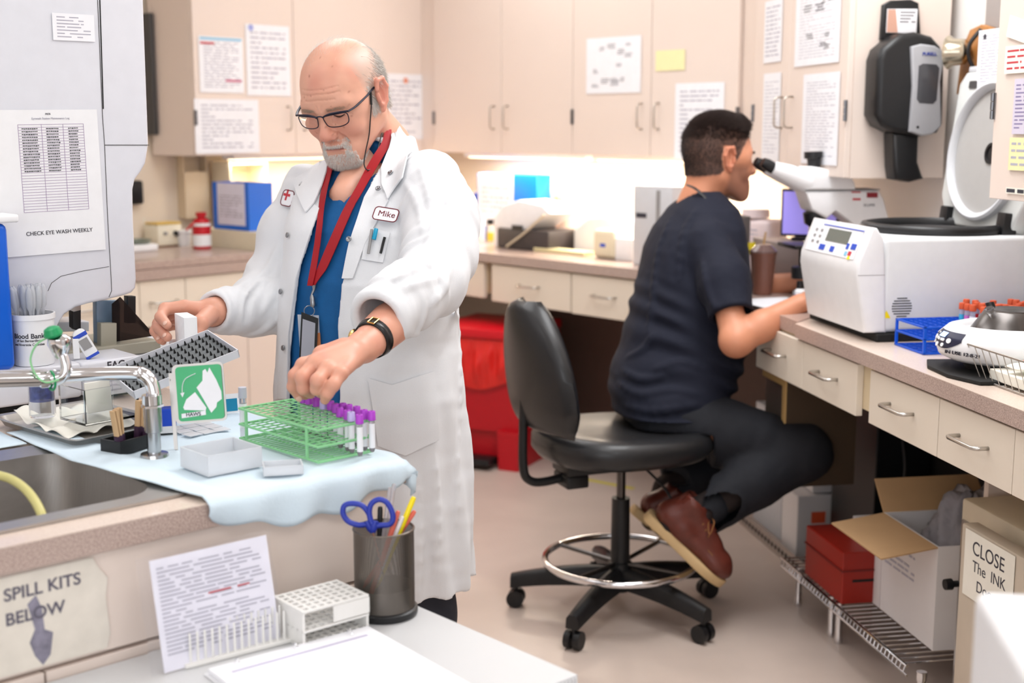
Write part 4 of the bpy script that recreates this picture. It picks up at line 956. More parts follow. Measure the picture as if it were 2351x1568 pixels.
# incubator with its door ajar
si = RR.S(2205, 1200, .2)
o = thing('incubator', 'cream incubator cabinet with open door under the nearest drawer', 'incubator', RR.at(si, .2, .012)); ih = RR.hit(2215, 1145, .2)[1] - .012
M_INC = mat('incubator_cream', (216, 202, 178), .45)
obj('cabinet_body', box(B(), 0, .48, 0, .36, 0, ih, .008), M_INC, o, 40)
obj('window_frame', (lambda b_: [box(b_, .012, .46, -.004, -.0005, z0, z1) for z0, z1 in ((ih - .06, ih - .05), (.06, .07))] and box(b_, .012, .022, -.004, -.0005, .07, ih - .06))(B()), mat('silver_trim', (190, 190, 190), .3, 1), o, None)
obj('window', box(B(), .0225, .46, -.003, -.0008, .0705, ih - .0605), mat('dark_glass', (44, 50, 60), .1), o, None)
obj('knob', tube(B(), [(.012, -.004, ih * .63), (.012, -.02, ih * .63), (.012, -.021, ih * .63), (.012, -.038, ih * .63)], [.008, .008, .014, .013], 16), M_BLK, o, 40)
dh = RR.hit(2217, 1195, .13)[1] - .012
sd = RR.S(2217, 1300, .13) - si
dr = obj('door', box(B(), sd, sd + .42, -.085, -.045, .02, dh, .005), mat('incubator_door', (206, 192, 174), .5), o, 40)
obj('door_hinge', box(B(), sd + .3, sd + .36, -.045, -.0045, .3, .34), M_STEEL, o, None)
tt = .115 - .0006
sg = sheet(RR, tt - .0, (2213, 1242, 2330, 1402), 'white handwritten sign reading CLOSE The INK on the incubator door', rows=0, paper=M_PAPERW, name='paper_sign', cat='sign')
sw = RR.S(2330, 1322, tt) - RR.S(2213, 1322, tt); shh = RR.hit(2270, 1242, tt)[1] - RR.hit(2270, 1402, tt)[1]
for tx, x, z, sz in (('CLOSE', -.01, .27, .2), ('The  INK', .02, .0, .16), ('Door', -.02, -.27, .16)):
    text(tx, sw * sz * 1.1, T(x * sw, -.001, z * shh) @ XZ, M_INKD, sg)
# white cabinet close to the camera, bottom right
g = P(2236, 1352, 1.32)
o = thing('equipment_cabinet', 'blurred white cabinet corner close to the camera at lower right', 'cabinet', T(g[0], g[1], 0) @ Rz(math.radians(-8)))
obj('cabinet_body', box(B(), 0, .5, -.6, 0, 0, g[2], .012, seg=4), M_WHT, o, 50)
obj('side_foot', box(B(), -.04, -.001, -.5, -.1, 0, g[2] - .12, .01), M_WHT, o, 50)
# ============================================================ FOREGROUND COUNTER (sink bench)
RAM = lambda s, t, z, rz=0: RA.at(s, t, z, rz)
S0, S1, TB = -1.55, 0.0, 1.34
SKL, SKR, SKF, SKB = -.98, -.375, .10, .44
def ringtop(z0, z1):
    b_ = B()
    for x0, x1, y0, y1 in ((S0, S1, 0, SKF), (S0, S1, SKB, TB), (S0, SKL, SKF, SKB), (SKR, S1, SKF, SKB)): box(b_, x0, x1, y0, y1, z0, z1)
    bmesh.ops.remove_doubles(b_, verts=b_.verts, dist=1e-5); return b_
o = obj('worktop', ringtop(CT - .036, CT - .0015), M_CTR, None, None, RAM(0, 0, 0)); obj('lit_top_laminate', ringtop(CT - .0014, CT), M_TOP, o, None)['label'] = 'laminate top surface with overhead light painted into its colour'
tag(o, 'speckled taupe worktop with the sink set in it, nearest the camera', 'worktop')
o = thing('sink_cabinet', 'cream cabinet under the sink with drawer lines, nearest the camera', 'base cabinet', RAM(S0, .03, 0))
W = S1 - .02 - S0
b_ = B(); zc = CT - .037
box(b_, 0, .018, 0, 1.27, 0, zc); box(b_, W - .018, W, 0, 1.27, 0, zc); box(b_, .018, W - .018, 1.25, 1.27, 0, zc); box(b_, .018, W - .018, 0, .006, 0, zc)
obj('carcass', b_, M_CAB, o, None)
sv = RA.S(93, 1540, .03) - S0
front(o, .0, W, .7365, zc - .002, -.0005, .016, 'rail_panel', M_CAB)
front(o, .0, sv, .10, .7335, -.0005, .016, 'door', M_CAB); front(o, sv, W, .10, .7335, -.0005, .016, 'door', M_CAB)
# SPILL KITS sign
tS = .0118
sx0, sx1 = RA.S(-60, 1400, tS), RA.S(250, 1400, tS); zt_, zb_ = RA.hit(120, 1300, tS)[1], RA.hit(120, 1522, tS)[1]
o = thing('wall_sign', 'worn laminated sign reading SPILL KITS BELOW with a torn arrow', 'sign', RAM((sx0 + sx1) / 2, tS, (zt_ + zb_) / 2))
w_, h_ = sx1 - sx0, zt_ - zb_; hw, hh = w_ / 2, h_ / 2
b_ = B(); prism(b_, [(-hw, -hh), (hw - .006, -hh), (hw, -hh + .02), (hw - .004, hh * .1), (hw, hh * .5), (hw - .012, hh * .75), (hw - .02, hh), (-hw, hh)], 0, .0012, XZ)
obj('sheet', b_, mat('worn_laminate', (226, 218, 206), .35, var=.06, vscale=25), o, None)
M_SG = mat('sign_print', (98, 94, 108), .6)
text('SPILL KITS', .0235, T(-.0, -.0016, hh * .62) @ XZ, M_SG, o, bold=True)
text('BELOW', .0235, T(-.012, -.0016, hh * .12) @ XZ, M_SG, o, bold=True)
b_ = B(); prism(b_, [(-.022, hh * .35), (-.010, hh * .5), (-.003, hh * .2), (-.001, -hh * .25), (.010, -hh * .35), (.005, -hh * .8), (-.006, -hh * .98), (-.016, -hh * .75), (-.022, -hh * .45), (-.014, -hh * .2)], 0, .0016, XZ)
obj('torn_arrow', b_, mat('faded_arrow', (134, 130, 146), .5, var=.3, vscale=60), o, None)
# sink
o = thing('sink', 'stainless steel sink basin set in the worktop', 'sink', RAM(0, 0, 0))
rim = rrect(SKL - .03, SKR + .028, SKF - .045, SKB + .05, .03, 6); inn = rrect(SKL + .004, SKR - .004, SKF + .004, SKB - .004, .055, 6); bot = rrect(SKL + .02, SKR - .02, SKF + .02, SKB - .02, .05, 6)
b_ = B(); rings = []
for pts, z in ((rim, CT + .0008), (rim, CT + .004), ([(x * .985 - .007 * 0, y) for x, y in rim], CT + .005), (inn, CT + .001), (inn, CT - .02), (bot, CT - .17), ([(x * .3 - .45, y * .3 + .19) for x, y in bot], CT - .178)):
    rings.append([b_.verts.new((x, y, z)) for x, y in pts])
for a, c in zip(rings[:-1], rings[1:]):
    n = len(a)
    for k in range(n): b_.faces.new((a[k], a[(k + 1) % n], c[(k + 1) % n], c[k]))
b_.faces.new(rings[-1])
obj('basin', b_, M_STEEL, o, 50)
obj('drain', lathe(B(), [(0, 0), (.03, 0), (.035, .003), (.02, .0015), (0, .0015)], 24, T(-.66, .27, CT - .1775)), M_CHROME, o, 50)
g = RA.loc(G(100, 1180, CT - .02))
hs = [P(-30, 1085, 1.95), P(20, 1098, 1.93), P(55, 1120, 1.9), P(80, 1150, 1.87), P(97, 1185, 1.84), P(108, 1230, 1.82)]
tag(obj('hose', tube(B(), smoothpts([tuple(p) for p in hs], 8), .0068, 12), mat('yellowed_tubing', (226, 218, 150), .2, trans=.25, ior=1.2), None, True), 'pale yellow rubber hose curling into the sink', 'hose')
# absorbent pad
M_PAD = mat('pale_blue_pad', (210, 226, 236), .85, var=.03, vscale=14, bump=.25, bscale=120)
def padf(u, v):
    # u along run 0..1 , v from front hang (-) to back
    sl = -.362 - .05 * min(1, max(0, (v - .12) / .5)); s = sl + u * (0.014 - sl)
    hang = .05 * (0.45 + .75 * math.sin(math.pi * min(1, u * 1.05)) ** .8) + .006 * math.sin(u * 23) if u > 0.01 else .02
    z = CT + .004 + .0012 * math.sin(u * 30 + v * 13) * math.sin(v * 17 + u * 5) + .0045 * min(1, max(0, (-.315 - s) / .02))
    if v < .12:
        k = v / .12; t = -.006 - .004 * math.sin(k * 3) + .006 * math.sin(u * 26) * (1 - k) ; z = CT + .002 - hang * (1 - k) ** 1.0
        if k > .97: t, z = .0, CT + .004
    else: t = (v - .12) / .88 * .60
    over = s + .006
    if over > 0:
        z = min(z, CT + .004) - min(over, .02) * 2.2; s = .004 + .006 * math.sin(v * 40)
    return (s, t, z)
b_ = surf(B(), padf, 60, 60)
tag(obj('absorbent_pad', b_, M_PAD, None, True, RAM(0, 0, .0005), solid=.0012), 'pale blue absorbent pad draped over the counter end under the green rack', 'pad')
b_ = surf(B(), lambda u, v: (-1.0 + u * .585, .505 + v * .2, CT + .0062 + .001 * math.sin(u * 40) * math.sin(v * 12)), 40, 12)
tag(obj('absorbent_pad', b_, M_PAD, None, True, RAM(0, 0, .0), solid=.0012), 'pale blue absorbent pad strip behind the sink under the steel tray', 'pad')
ZP = CT + .0075
# green wire rack
N_ = np.array([-.3047, 1.998]); e1 = np.array([-.155, .162]); e1 /= np.linalg.norm(e1); e2 = np.array([-e1[1], e1[0]]); e2 = -e2 if e2[0] < 0 else e2
MR = Matrix(((e1[0], -e2[0], 0, N_[0]), (e1[1], -e2[1], 0, N_[1]), (0, 0, 1, ZP), (0, 0, 0, 1)))  # y = -e2 keeps handedness
if MR.to_3x3().determinant() < 0: MR = Matrix(((e1[0], e2[0], 0, N_[0]), (e1[1], e2[1], 0, N_[1]), (0, 0, 1, ZP), (0, 0, 0, 1)))
ysg = 1 if abs(MR[0][1] - e2[0]) < 1e-6 else -1
RKL, RKW_ = .226, .107 * ysg
M_GRN = mat('mint_green_wire', (142, 208, 150), .35)
o = thing('wire_rack', 'mint green coated wire tube rack on the pale blue pad', 'rack', MR)
def tier(z, x0=0, name='tier', nx=24, ny=7):
    b_ = B(); tube(b_, [(x0, 0, z), (RKL, 0, z), (RKL, RKW_, z), (x0, RKW_, z)], .0022, 8, True)
    for k in range(1, nx): x = x0 + k * (RKL - x0) / nx; tube(b_, [(x, 0, z), (x, RKW_, z)], .0011, 6)
    for k in range(1, ny): y = k * RKW_ / ny; tube(b_, [(x0, y, z + .001), (RKL, y, z + .001)], .0011, 6)
    return obj(name, b_, M_GRN, o)
tier(.0025, 0, 'bottom_tier', 20, 3); tier(.027, 0, 'middle_tier', 14, 6); tier(.054, 0, 'top_tier', 14, 6)
for x in (.03, RKL - .02):
    for y in (0, RKW_): obj('post', tube(B(), [(x, y, .003), (x, y, .054)], .0028, 8), M_GRN, o)
# lavender-capped blood tubes
M_CLR2 = mat('tube_clear', (235, 232, 236), .08, trans=.75, ior=1.2)
M_BLOOD = mat('blood_dark', (60, 14, 20), .35); M_PLAS = mat('plasma_amber', (176, 116, 60), .3)
M_LAV = mat('lavender_cap', (176, 66, 200), .4); M_LAVP = mat('pale_lavender_cap', (190, 176, 226), .3)
tproto = {}
def edta(M, label, pale, grp):
    if pale not in tproto:
        o = thing('blood_tube', label, 'test tube', M, grp)
        obj('glass', lathe(B(), [(0, 0), (.004, .001), (.006, .006), (.0062, .07), (0, .07)], 16), M_CLR2, o, 40)
        obj('blood', lathe(B(), [(0, .001), (.004, .002), (.0056, .006), (.0056, .028), (0, .028)], 14), M_BLOOD, o, 40)
        obj('plasma', lathe(B(), [(0, .0283), (.0056, .0283), (.0056, .055), (0, .055)], 14), M_PLAS, o, 40)
        b_ = B(); surf(b_, lambda u, v: (.00645 * math.cos(math.radians(-170 + 215 * u)), .00645 * math.sin(math.radians(-170 + 215 * u)), .010 + .052 * v), 14, 1); obj('paper_label', b_, M_PAPER, o, True)
        obj('cap', lathe(B(), [(.0025, .088), (.007, .088), (.0078, .087), (.0085, .069), (.0066, .068), (0, .068), (0, .083), (.0025, .084)], 18), M_LAVP if pale else M_LAV, o, 40)
        tproto[pale] = o
    else:
        o = copy_tree(tproto[pale]); o.matrix_world = M; o['label'] = label
        if grp: o['group'] = grp
        elif 'group' in o: del o['group']
    return o
TL = [(696, 904, 0), (709, 907, 0), (726, 912, 0), (742, 918, 1), (759, 920, 0), (770, 926, 0), (780, 935, 0), (787, 925, 0), (801, 928, 0), (797, 941, 0), (806, 945, 1), (819, 932, 0), (825, 951, 0), (836, 940, 0), (853, 943, 0)]
for k, (u, v, pale) in enumerate(TL):
    p = G(u, v, ZP + .004 + .069); a = k * 1.7
    lab = {3: 'pale translucent-capped blood tube, left of two, in the green wire rack', 10: 'pale translucent-capped blood tube near the right corner of the green rack'}.get(k, 'blood tube with lavender cap standing in the green wire rack')
    edta(T(p[0], p[1], ZP + .0045) @ Rz(-.35 + .5 * math.sin(a)) @ Matrix.Scale(.775, 4), lab, bool(pale), None if pale else 'lavender-capped blood tubes in the green rack')
# clear tube at the rack's left end
p = G(571, 1012, ZP)
o = thing('specimen_tube', 'clear empty tube with frosted cap standing by the left end of green rack', 'test tube', T(p[0] - .012, p[1] + .02, ZP) @ Matrix.Scale(.93, 4))
obj('glass', lathe(B(), [(0, 0), (.005, 0), (.0065, .004), (.0065, .075), (0, .075)], 16), M_CLR2, o, 40); obj('cap', lathe(B(), [(0, .095), (.0075, .095), (.008, .0755), (0, .0755)], 16), mat('frosted_cap', (190, 192, 204), .3), o, 40)
obj('paper_label', lathe(B(), [(.0066, .02), (.0068, .02), (.0068, .065), (.0066, .065)], 16), M_PAPER, o, 40)
# translucent boxes and glass slides
M_TRB = mat('translucent_white_plastic', (240, 242, 246), .25, trans=.35, ior=1.2)
def openbox(M, label, w, d, h, m=M_TRB, e=.002, name='plastic_box', cat='box', hexa=False):
    b_ = B(); box(b_, 0, w, 0, d, 0, e); box(b_, 0, w, 0, e, e, h); box(b_, 0, w, d - e, d, e, h); box(b_, 0, e, e, d - e, e, h); box(b_, w - e, w, e, d - e, e, h)
    o = thing(name, label, cat, M); obj('box_body', b_, m, o, None); return o
a1 = RA.loc(G(500, 1100, ZP)); 
openbox(RAM(a1[0] - .005, a1[1] + .02, ZP, .0), 'translucent white plastic box on the blue pad beside the green rack', .095, .085, .032)
a1 = RA.loc(G(575, 1098, ZP)); openbox(RAM(a1[0] + .02, a1[1] - .005, ZP, -.5), 'small clear plastic lid lying in front of the translucent box', .06, .04, .014)
a1 = RA.loc(G(455, 985, ZP)); r5 = random.Random(2)
for k in range(9):
    tag(obj('glass_slide', box(B(), -.013, .013, -.013, .013, 0, .0011), M_TRB, None, None, RAM(a1[0] + (k % 3 - 1) * .028, a1[1] + (k // 3 - 1) * .03, ZP, r5.uniform(-.12, .12))), 'small square cover glass laid out behind the translucent box', 'glass slide', 'cover glasses on the blue pad')
# faucet with eye-wash head
cs, ct = RA.loc(G(355, 1050, CT + .002))
o = thing('eyewash_faucet', 'chrome faucet with eye-wash head and green dust cap over the sink', 'faucet', RAM(cs, ct, CT + .001))
Mi = RAM(cs, ct, CT + .001).inverted()
zc0 = 2.05
def lp(u, v, z=None): return Mi @ Vector(P(u, v, zc0 if z is None else z))
zc0 = float((lambda q: q[1] * CP + (CAM_H - q[2]) * SP)(G(355, 1050, CT + .002)))
k_ = zc0 / 3000
obj('column', tube(B(), [(0, 0, 0), (0, 0, .008), (0, 0, .009), (0, 0, lp(355, 990).z), (0, 0, lp(355, 988).z), (0, 0, lp(352, 930).z)], [.024, .022, .011, .011, .0145, .0145], 20), mat('worn_chrome', (190, 190, 192), .22, 1), o, 40)
b_ = B(); zz = lp(352, 930).z; tube(b_, [(0, 0, zz), (0, 0, zz + .004)], .018, 6); tube(b_, [(0, 0, zz + .0045), (0, 0, zz + .02)], .016, 16); obj('nut', b_, M_CHROME, o, 40)
bend = [lp(353, 922), lp(354, 905), lp(347, 878), lp(330, 862), lp(305, 857)]
path = smoothpts(bend + [lp(200, 858, zc0 - .03), lp(110, 862, zc0 - .05), lp(-60, 868, zc0 - .09)], 8)
obj('spout_pipe', tube(B(), path, .0118, 16), M_CHROME, o)
obj('valve_body', tube(B(), [lp(150, 866, zc0 - .045), lp(128, 867, zc0 - .047), lp(120, 868, zc0 - .05), lp(95, 870, zc0 - .055), lp(90, 870, zc0 - .055), lp(-60, 874, zc0 - .1)], [.008, .0145, .015, .015, .0125, .013], 16), M_CHROME, o, 40)
obj('head_tube', tube(B(), smoothpts([lp(120, 872, zc0 - .06), lp(145, 864, zc0 - .06), lp(152, 845, zc0 - .06), lp(146, 818, zc0 - .06)], 6), .0085, 12), M_CHROME, o)
hc = lp(137, 790, zc0 - .06); r = .019
obj('spray_head', lathe(B(), [(0, -.024), (.009, -.022), (.013, -.013), (.0185, 0), (.0178, .009), (.012, .0145), (0, .016)], 24, T(*hc)), M_CHROME, o)
obj('dust_cap', lathe(B(), [(.0135, .0145), (.015, .018), (.012, .027), (.006, .030), (0, .0305)], 20, T(*hc) @ T(-.005, 0, .0) @ Ry(-.25)), mat('eyewash_green', (20, 150, 90), .35), o)
lp_ = [lp(116, 772, zc0 - .065), lp(85, 790, zc0 - .07), lp(70, 825, zc0 - .07), lp(82, 860, zc0 - .075), lp(105, 878, zc0 - .08), lp(135, 872, zc0 - .08)]
obj('cap_strap', tube(B(), smoothpts(lp_, 6), .0016, 8), M_GRN, o)
obj('strap_ring', tube(B(), [lp(118, 874, zc0 - .056) + Vector((0, .015 * math.cos(a), .015 * math.sin(a))) for a in np.linspace(0, 2 * math.pi, 18)[:-1]], .002, 8, True), mat('eyewash_green', (20, 150, 90), .35), o)
# green push flag
zf_ = zc0 + .02
def fp_(u, v): return Vector(P(u, v, zf_))
c0, c1, c2, c3 = fp_(412, 968), fp_(517, 960), fp_(514, 840), fp_(411, 843)
X = (c1 - c0); wF = X.length; X.normalize(); Z = (c3 - c0); hF = Z.length; Z = (Z - X * Z.dot(X)).normalized(); Y = Z.cross(X)
MF = Matrix(((X.x, Y.x, Z.x, c0.x), (X.y, Y.y, Z.y, c0.y), (X.z, Y.z, Z.z, c0.z), (0, 0, 0, 1)))
o = thing('eyewash_sign', 'green eye-wash push plate showing a hand pictogram on a steel lever', 'sign', MF)
b_ = B(); prism(b_, rrect(-.006, wF + .003, -.004, hF + .004, .008), -.002, 0, XZ @ T(0, 0, 0)); box(b_, -.012, -.006, 0.0, .002, -.045, hF * .9)
obj('steel_plate', b_, M_STEEL, o, None)
lev = tube(B(), smoothpts([(-.010, .004, hF * .8), (-.013, .012, hF * .3), (-.014, .016, -.02), (-.012, .02, -.055)], 6), [.005] * 19, 8, flat=.4); obj('lever', lev, M_STEEL, o)
b_ = B(); prism(b_, rrect(0, wF, 0, hF, .006), .0001, .0012, XZ @ T(0, 0, .002)); gp = obj('green_panel', b_, mat('sign_green', (60, 172, 112), .35), o, None)
def pic(name, pts, m=M_PAPER): 
    b_ = B(); prism(b_, [(x * wF, z * hF) for x, z in pts], .0033, .0040, XZ); return obj(name, b_, m, gp, None)
pic('hand_pictogram', [(.58, .72), (.60, .90), (.66, .93), (.70, .86), (.75, .95), (.80, .86), (.88, .72), (.97, .50), (.97, .36), (.86, .30), (.84, .22), (.72, .12), (.66, .22), (.56, .40), (.44, .60)])
pic('plate_pictogram', [(.12, .26), (.20, .40), (.40, .52), (.62, .22), (.60, .17), (.14, .21)])
b_ = B(); tube(b_, smoothpts([(.12 * wF, -.0036, .50 * hF), (.14 * wF, -.0036, .66 * hF), (.22 * wF, -.0036, .78 * hF), (.44 * wF, -.0036, .86 * hF)]), .0016, 6, flat=.4); obj('arrow_pictogram', b_, M_PAPER, gp, None)
pic('arrow_head', [(.08, .52), (.17, .53), (.12, .44)])
pic('name_strip', [(.07, .06), (.60, .09), (.60, .17), (.07, .14)])
text('HAWS', .0085, T(.33 * wF, -.0042, .115 * hF) @ XZ, M_INKD, gp, bold=True)
# steel tray and its things
o = thing('instrument_tray', 'shallow stainless tray with tissue and glass dish behind the sink', 'tray', RAM(-.372, .41, CT + .0065, math.radians(6)))
def trayring(x0, x1, y0, y1, r, z): return [(x, y, z) for x, y in rrect(x0, x1, y0, y1, r, 5)]
b_ = B(); rs = []
TW, TD_ = .185, .27
for a in (trayring(-.008, TW + .008, -.008, TD_ + .008, .02, .016), trayring(0, TW, 0, TD_, .02, .0145), trayring(.006, TW - .006, .006, TD_ - .006, .02, .001), trayring(.006, TW - .006, .006, TD_ - .006, .02, 0), trayring(0, TW, 0, TD_, .02, .0125), trayring(-.008, TW + .008, -.008, TD_ + .008, .02, .0145)): rs.append([b_.verts.new(p) for p in a])
for i_ in range(len(rs)):
    a, c = rs[i_], rs[(i_ + 1) % len(rs)]
    if i_ == 2: continue
    for k in range(len(a)): b_.faces.new((a[k], a[(k + 1) % len(a)], c[(k + 1) % len(a)], c[k]))
b_.faces.new(rs[2]); b_.faces.new(rs[3][::-1]); obj('tray_body', b_, M_STEEL, o, 50)
MT = RAM(-.372, .41, CT + .0065, math.radians(6))
tz = .0015
r6 = random.Random(4)
b_ = surf(B(), lambda u, v: (.02 + u * .15, .06 + v * .18, tz + .003 + .012 * abs(math.sin(u * 9 + v * 3)) * abs(math.sin(v * 8 - u * 4)) + (.022 * max(0, v - .72) / .28 * (1 - u))), 30, 30)
tag(obj('tissue', b_, M_PAPERW, None, True, MT, solid=.0005), 'crumpled white tissue lining the steel tray', 'tissue')
DZ = tz + .018
o = openbox(MT @ T(.055, .06, DZ), 'clear glass staining dish standing on tissue in the steel tray', .105, .085, .062, M_GLASS, .0035, 'glass_dish', 'dish')
tag(obj('folded_wipe', box(B(), 0, .05, 0, .003, 0, .055, .001), M_PAPERW, None, None, MT @ T(.10, .13, DZ + .004) @ Rx(-.1)), 'folded white wipe leaning inside the glass staining dish', 'wipe')
o = thing('beaker', 'glass beaker stained blue around the rim at the back of the steel tray', 'beaker', MT @ T(.045, .185, DZ))
obj('glass', lathe(B(), [(0, .001), (.021, .001), (.0225, .004), (.0225, .064), (.026, .069), (.0245, .069), (.021, .062), (.021, .005), (0, .004)], 28), M_GLASS, o, 50)
obj('blue_stain', lathe(B(), [(.0207, .03), (.0209, .03), (.0209, .062), (.0245, .0695), (.0265, .0697), (.0263, .0705), (.0242, .0702), (.0207, .0625)], 28), mat('stain_blue', (74, 82, 150), .5, var=.5, vscale=90, alpha=.85), o, 50)
# black staining rack with clothespins
hs_, ht_ = RA.loc(G(275, 1052, CT + .003))
o = thing('staining_tray', 'small black plastic staining trough at the sink edge', 'staining tray', RAM(-.338, .318, CT + .007, .30))
b_ = B(); 
for a in ((0, .075, 0, .045, 0, .003), (0, .075, 0, .003, .003, .022), (0, .075, .042, .045, .003, .022), (0, .003, .003, .042, .003, .022), (.072, .075, .003, .042, .003, .022)): box(b_, *a)
obj('trough', b_, M_BLK, o, None)
MH = RAM(-.338, .318, CT + .007, .30)
M_WOOD = mat('clothespin_wood', (206, 170, 128), .7, var=.1, vscale=40, stretch=(1, 1, .2)); M_STN = mat('purple_stain', (52, 22, 52), .6)
for k, (x, y, ry) in enumerate(((.009, .008, -.16), (.016, .014, -.05), (.070, .012, .04), (.067, .03, .10))):
    o = thing('clothespin', ['leftmost wooden clothespin with dark stained tips clipped to the black trough', 'wooden clothespin second from left on the black trough', 'wooden clothespin at the right front of the black trough beside faucet', 'wooden clothespin at the back right of the black trough'][k], 'clothespin', MH @ T(x, y, -.0 + .003) @ Ry(ry))
    b_ = B(); box(b_, -.005, -.001, -.005, .005, .028, .072, .001); box(b_, .001, .005, -.005, .005, .028, .072, .001); obj('wood_legs', b_, M_WOOD, o, None)
    obj('stained_tip', box(B(), -.0055, .0055, -.0055, .0055, 0.001, .028, .0015), M_STN, o, None)
# ============================================================ ANALYSER
TM_, TU = .765, .86
M_SM = mat('smoked_acrylic', (70, 60, 58), .08, trans=.7, ior=1.1)
o = thing('slide_analyser', 'large white blood slide analyser standing on the counter at the left', 'analyser', RAM(0, 0, 0))
def am(name, pts, t0, t1, m, par=None, bev=.006, seg=3, sm=50, tr=None):
    b_ = B(); prism(b_, PX(t0 if tr is None else tr, pts, R=RA), -t1, -t0, XZ, bev, seg); return obj(name, b_, m, par or o, sm)
zb0 = CT + .016
xl = -1.25; xr_ = RA.S(332, 870, TM_); xm = RA.S(188, 860, TM_)
zl = RA.hit(100, 843, TM_)[1]; zr = RA.hit(330, 828, TM_)[1]
obj('base', box(B(), xl, xm, TM_, TM_ + .5, zb0, zl, .006), M_MACH, o, 50)
obj('base_right', box(B(), xm + .001, xr_, TM_ + .004, TM_ + .5, zb0, zl - .002, .006), M_MACH, o, 50)
obj('plinth', box(B(), xl + .02, xr_ - .02, TM_ + .02, TM_ + .48, CT + .0045, zb0 - .001), M_BLKM, o, None)
up = [(-260, -620), (322, -620), (331, 0), (343, 330), (341, 345), (336, 375), (325, 395), (312, 412), (307, 435), (308, 500), (311, 560), (315, 640), (313, 662), (303, 673), (285, 679), (240, 690), (205, 697), (175, 706), (150, 722), (135, 745), (128, 775), (126, 820), (60, 830), (-260, 850)]
sh_ = am('upper_body', up, TU, TU + .36, M_MACH, bev=.008, seg=4)
# panel seams as thin dark strips
def seam(pts, w=.0007, par=sh_, m=M_DGRY):
    b_ = B(); q = [RA.hit(u, v, TU) for u, v in pts]; tube(b_, [(a, TU - .0003, b) for a, b in q], w, 6); return obj('seam', b_, m, par)
seam([(224, 0), (235, 262), (240, 333), (247, 500), (255, 640), (256, 668), (250, 682)]); seam([(240, 333), (342, 333)], .0009); seam([(229, 0), (237, 250)], .0012, m=M_BLKM)
seam([(250, 612), (190, 622), (140, 634), (118, 650), (110, 668)], .0006)
# opening interior
tI = TU + .08
am('blue_post', [(222, 690), (272, 690), (276, 700), (276, 790), (224, 790)], tI, tI + .02, mat('steel_blue_panel', (138, 164, 190), .3, .3), bev=.001)
am('black_post', [(294, 680), (312, 680), (312, 742), (294, 742)], tI - .02, tI + .0, M_BLK, bev=.001)
am('black_arm', [(167, 712), (186, 712), (186, 755), (175, 758), (168, 752)], tI - .02, tI, M_BLK, bev=.001)
am('bracket', [(160, 704), (186, 700), (186, 712), (170, 716), (160, 712)], tI - .022, tI - .001, M_STEEL, bev=.001)
am('grey_block', [(232, 742), (268, 742), (268, 800), (232, 800)], tI - .04, tI - .021, mat('warm_grey_metal', (170, 166, 150), .4), bev=.001)
am('rear_ledge', [(60, 742), (205, 738), (205, 760), (60, 765)], tI + .1, tI + .2, M_MACH, bev=.002)
am('smoked_guard', [(258, 698), (277, 682), (351, 764), (349, 772), (259, 786)], TU + .05, TU + .054, M_SM, bev=.0008)
zp = zl
obj('slide_plate', box(B(), xm + .02, xr_ + .10, TM_ + .12, TM_ + .3, zl - .02, zl + .004, .002), mat('warm_grey_metal', (170, 166, 150), .4), o, None)
obj('front_ledge', box(B(), xr_ + .001, xr_ + .20, TM_ + .10, TM_ + .34, zl - .045, zl - .021, .003), M_MACH, o, None)
x_, z_ = RA.hit(290, 862, TM_ - .0); text('EAC', .020, T(RA.S(268, 836, TM_), TM_ + .0035, RA.hit(268, 838, TM_)[1]) @ XZ, M_INKD, o, bold=True)
obj('rating_label', box(B(), RA.S(238, 880, TM_), RA.S(292, 880, TM_), TM_ + .0025, TM_ + .0038, RA.hit(265, 905, TM_)[1], RA.hit(265, 850, TM_)[1]), mat('label_silver', (214, 214, 222), .5), o, None)
obj('printed_lines', lines_mesh(B(), RA.S(242, 880, TM_), RA.S(288, 880, TM_), RA.hit(265, 900, TM_)[1], RA.hit(265, 856, TM_)[1], 4, TM_ + .0024, seed=3), M_INK, o, None)
am('metal_plate', [(90, 896), (123, 892), (124, 935), (91, 942)], TM_ - .003, TM_ - .0005, M_STEEL, bev=.0004)
# slide loading tray with rows of cones, tilted
q0, q1, q2, q3 = (Vector(P(*a)) for a in ((480, 770, 2.42), (552, 816, 2.32), (326, 914, 2.22), (238, 864, 2.32)))
X = (q3 - q0); LX = (X.length + (q2 - q1).length) / 2; X.normalize(); Yv = (q1 - q0); Yv = Yv - X * Yv.dot(X); LY = Yv.length; Yv.normalize(); Zv = X.cross(Yv)
if Zv.z < 0: flip = True
else: flip = False
MTray = Matrix(((X.x, Yv.x, Zv.x, q0.x), (X.y, Yv.y, Zv.y, q0.y), (X.z, Yv.z, Zv.z, q0.z), (0, 0, 0, 1)))
sgz = -1 if flip else 1
mi_ = (RAM(0, 0, 0)).inverted() @ MTray
tr = obj('loading_tray', (lambda b_: [box(b_, *a) for a in ((0, LX, 0, LY, min(0, -.003 * sgz), max(0, -.003 * sgz)), (0, LX, 0, .0015, min(0, .012 * sgz), max(0, .012 * sgz)), (0, LX, LY - .0015, LY, min(0, .012 * sgz), max(0, .012 * sgz)), (0, .0015, 0, LY, min(0, .012 * sgz), max(0, .012 * sgz)), (LX - .0015, LX, 0, LY, min(0, .012 * sgz), max(0, .012 * sgz)))] and b_)(B()), M_MACH, o, None, mi_)
zt0, zt1 = sorted((.0006 * sgz, .0025 * sgz)); obj('felt_mat', box(B(), .003, LX - .003, .003, LY - .003, zt0, zt1), mat('dark_grey_mat', (104, 108, 110), .8), tr, None)
b_ = B()
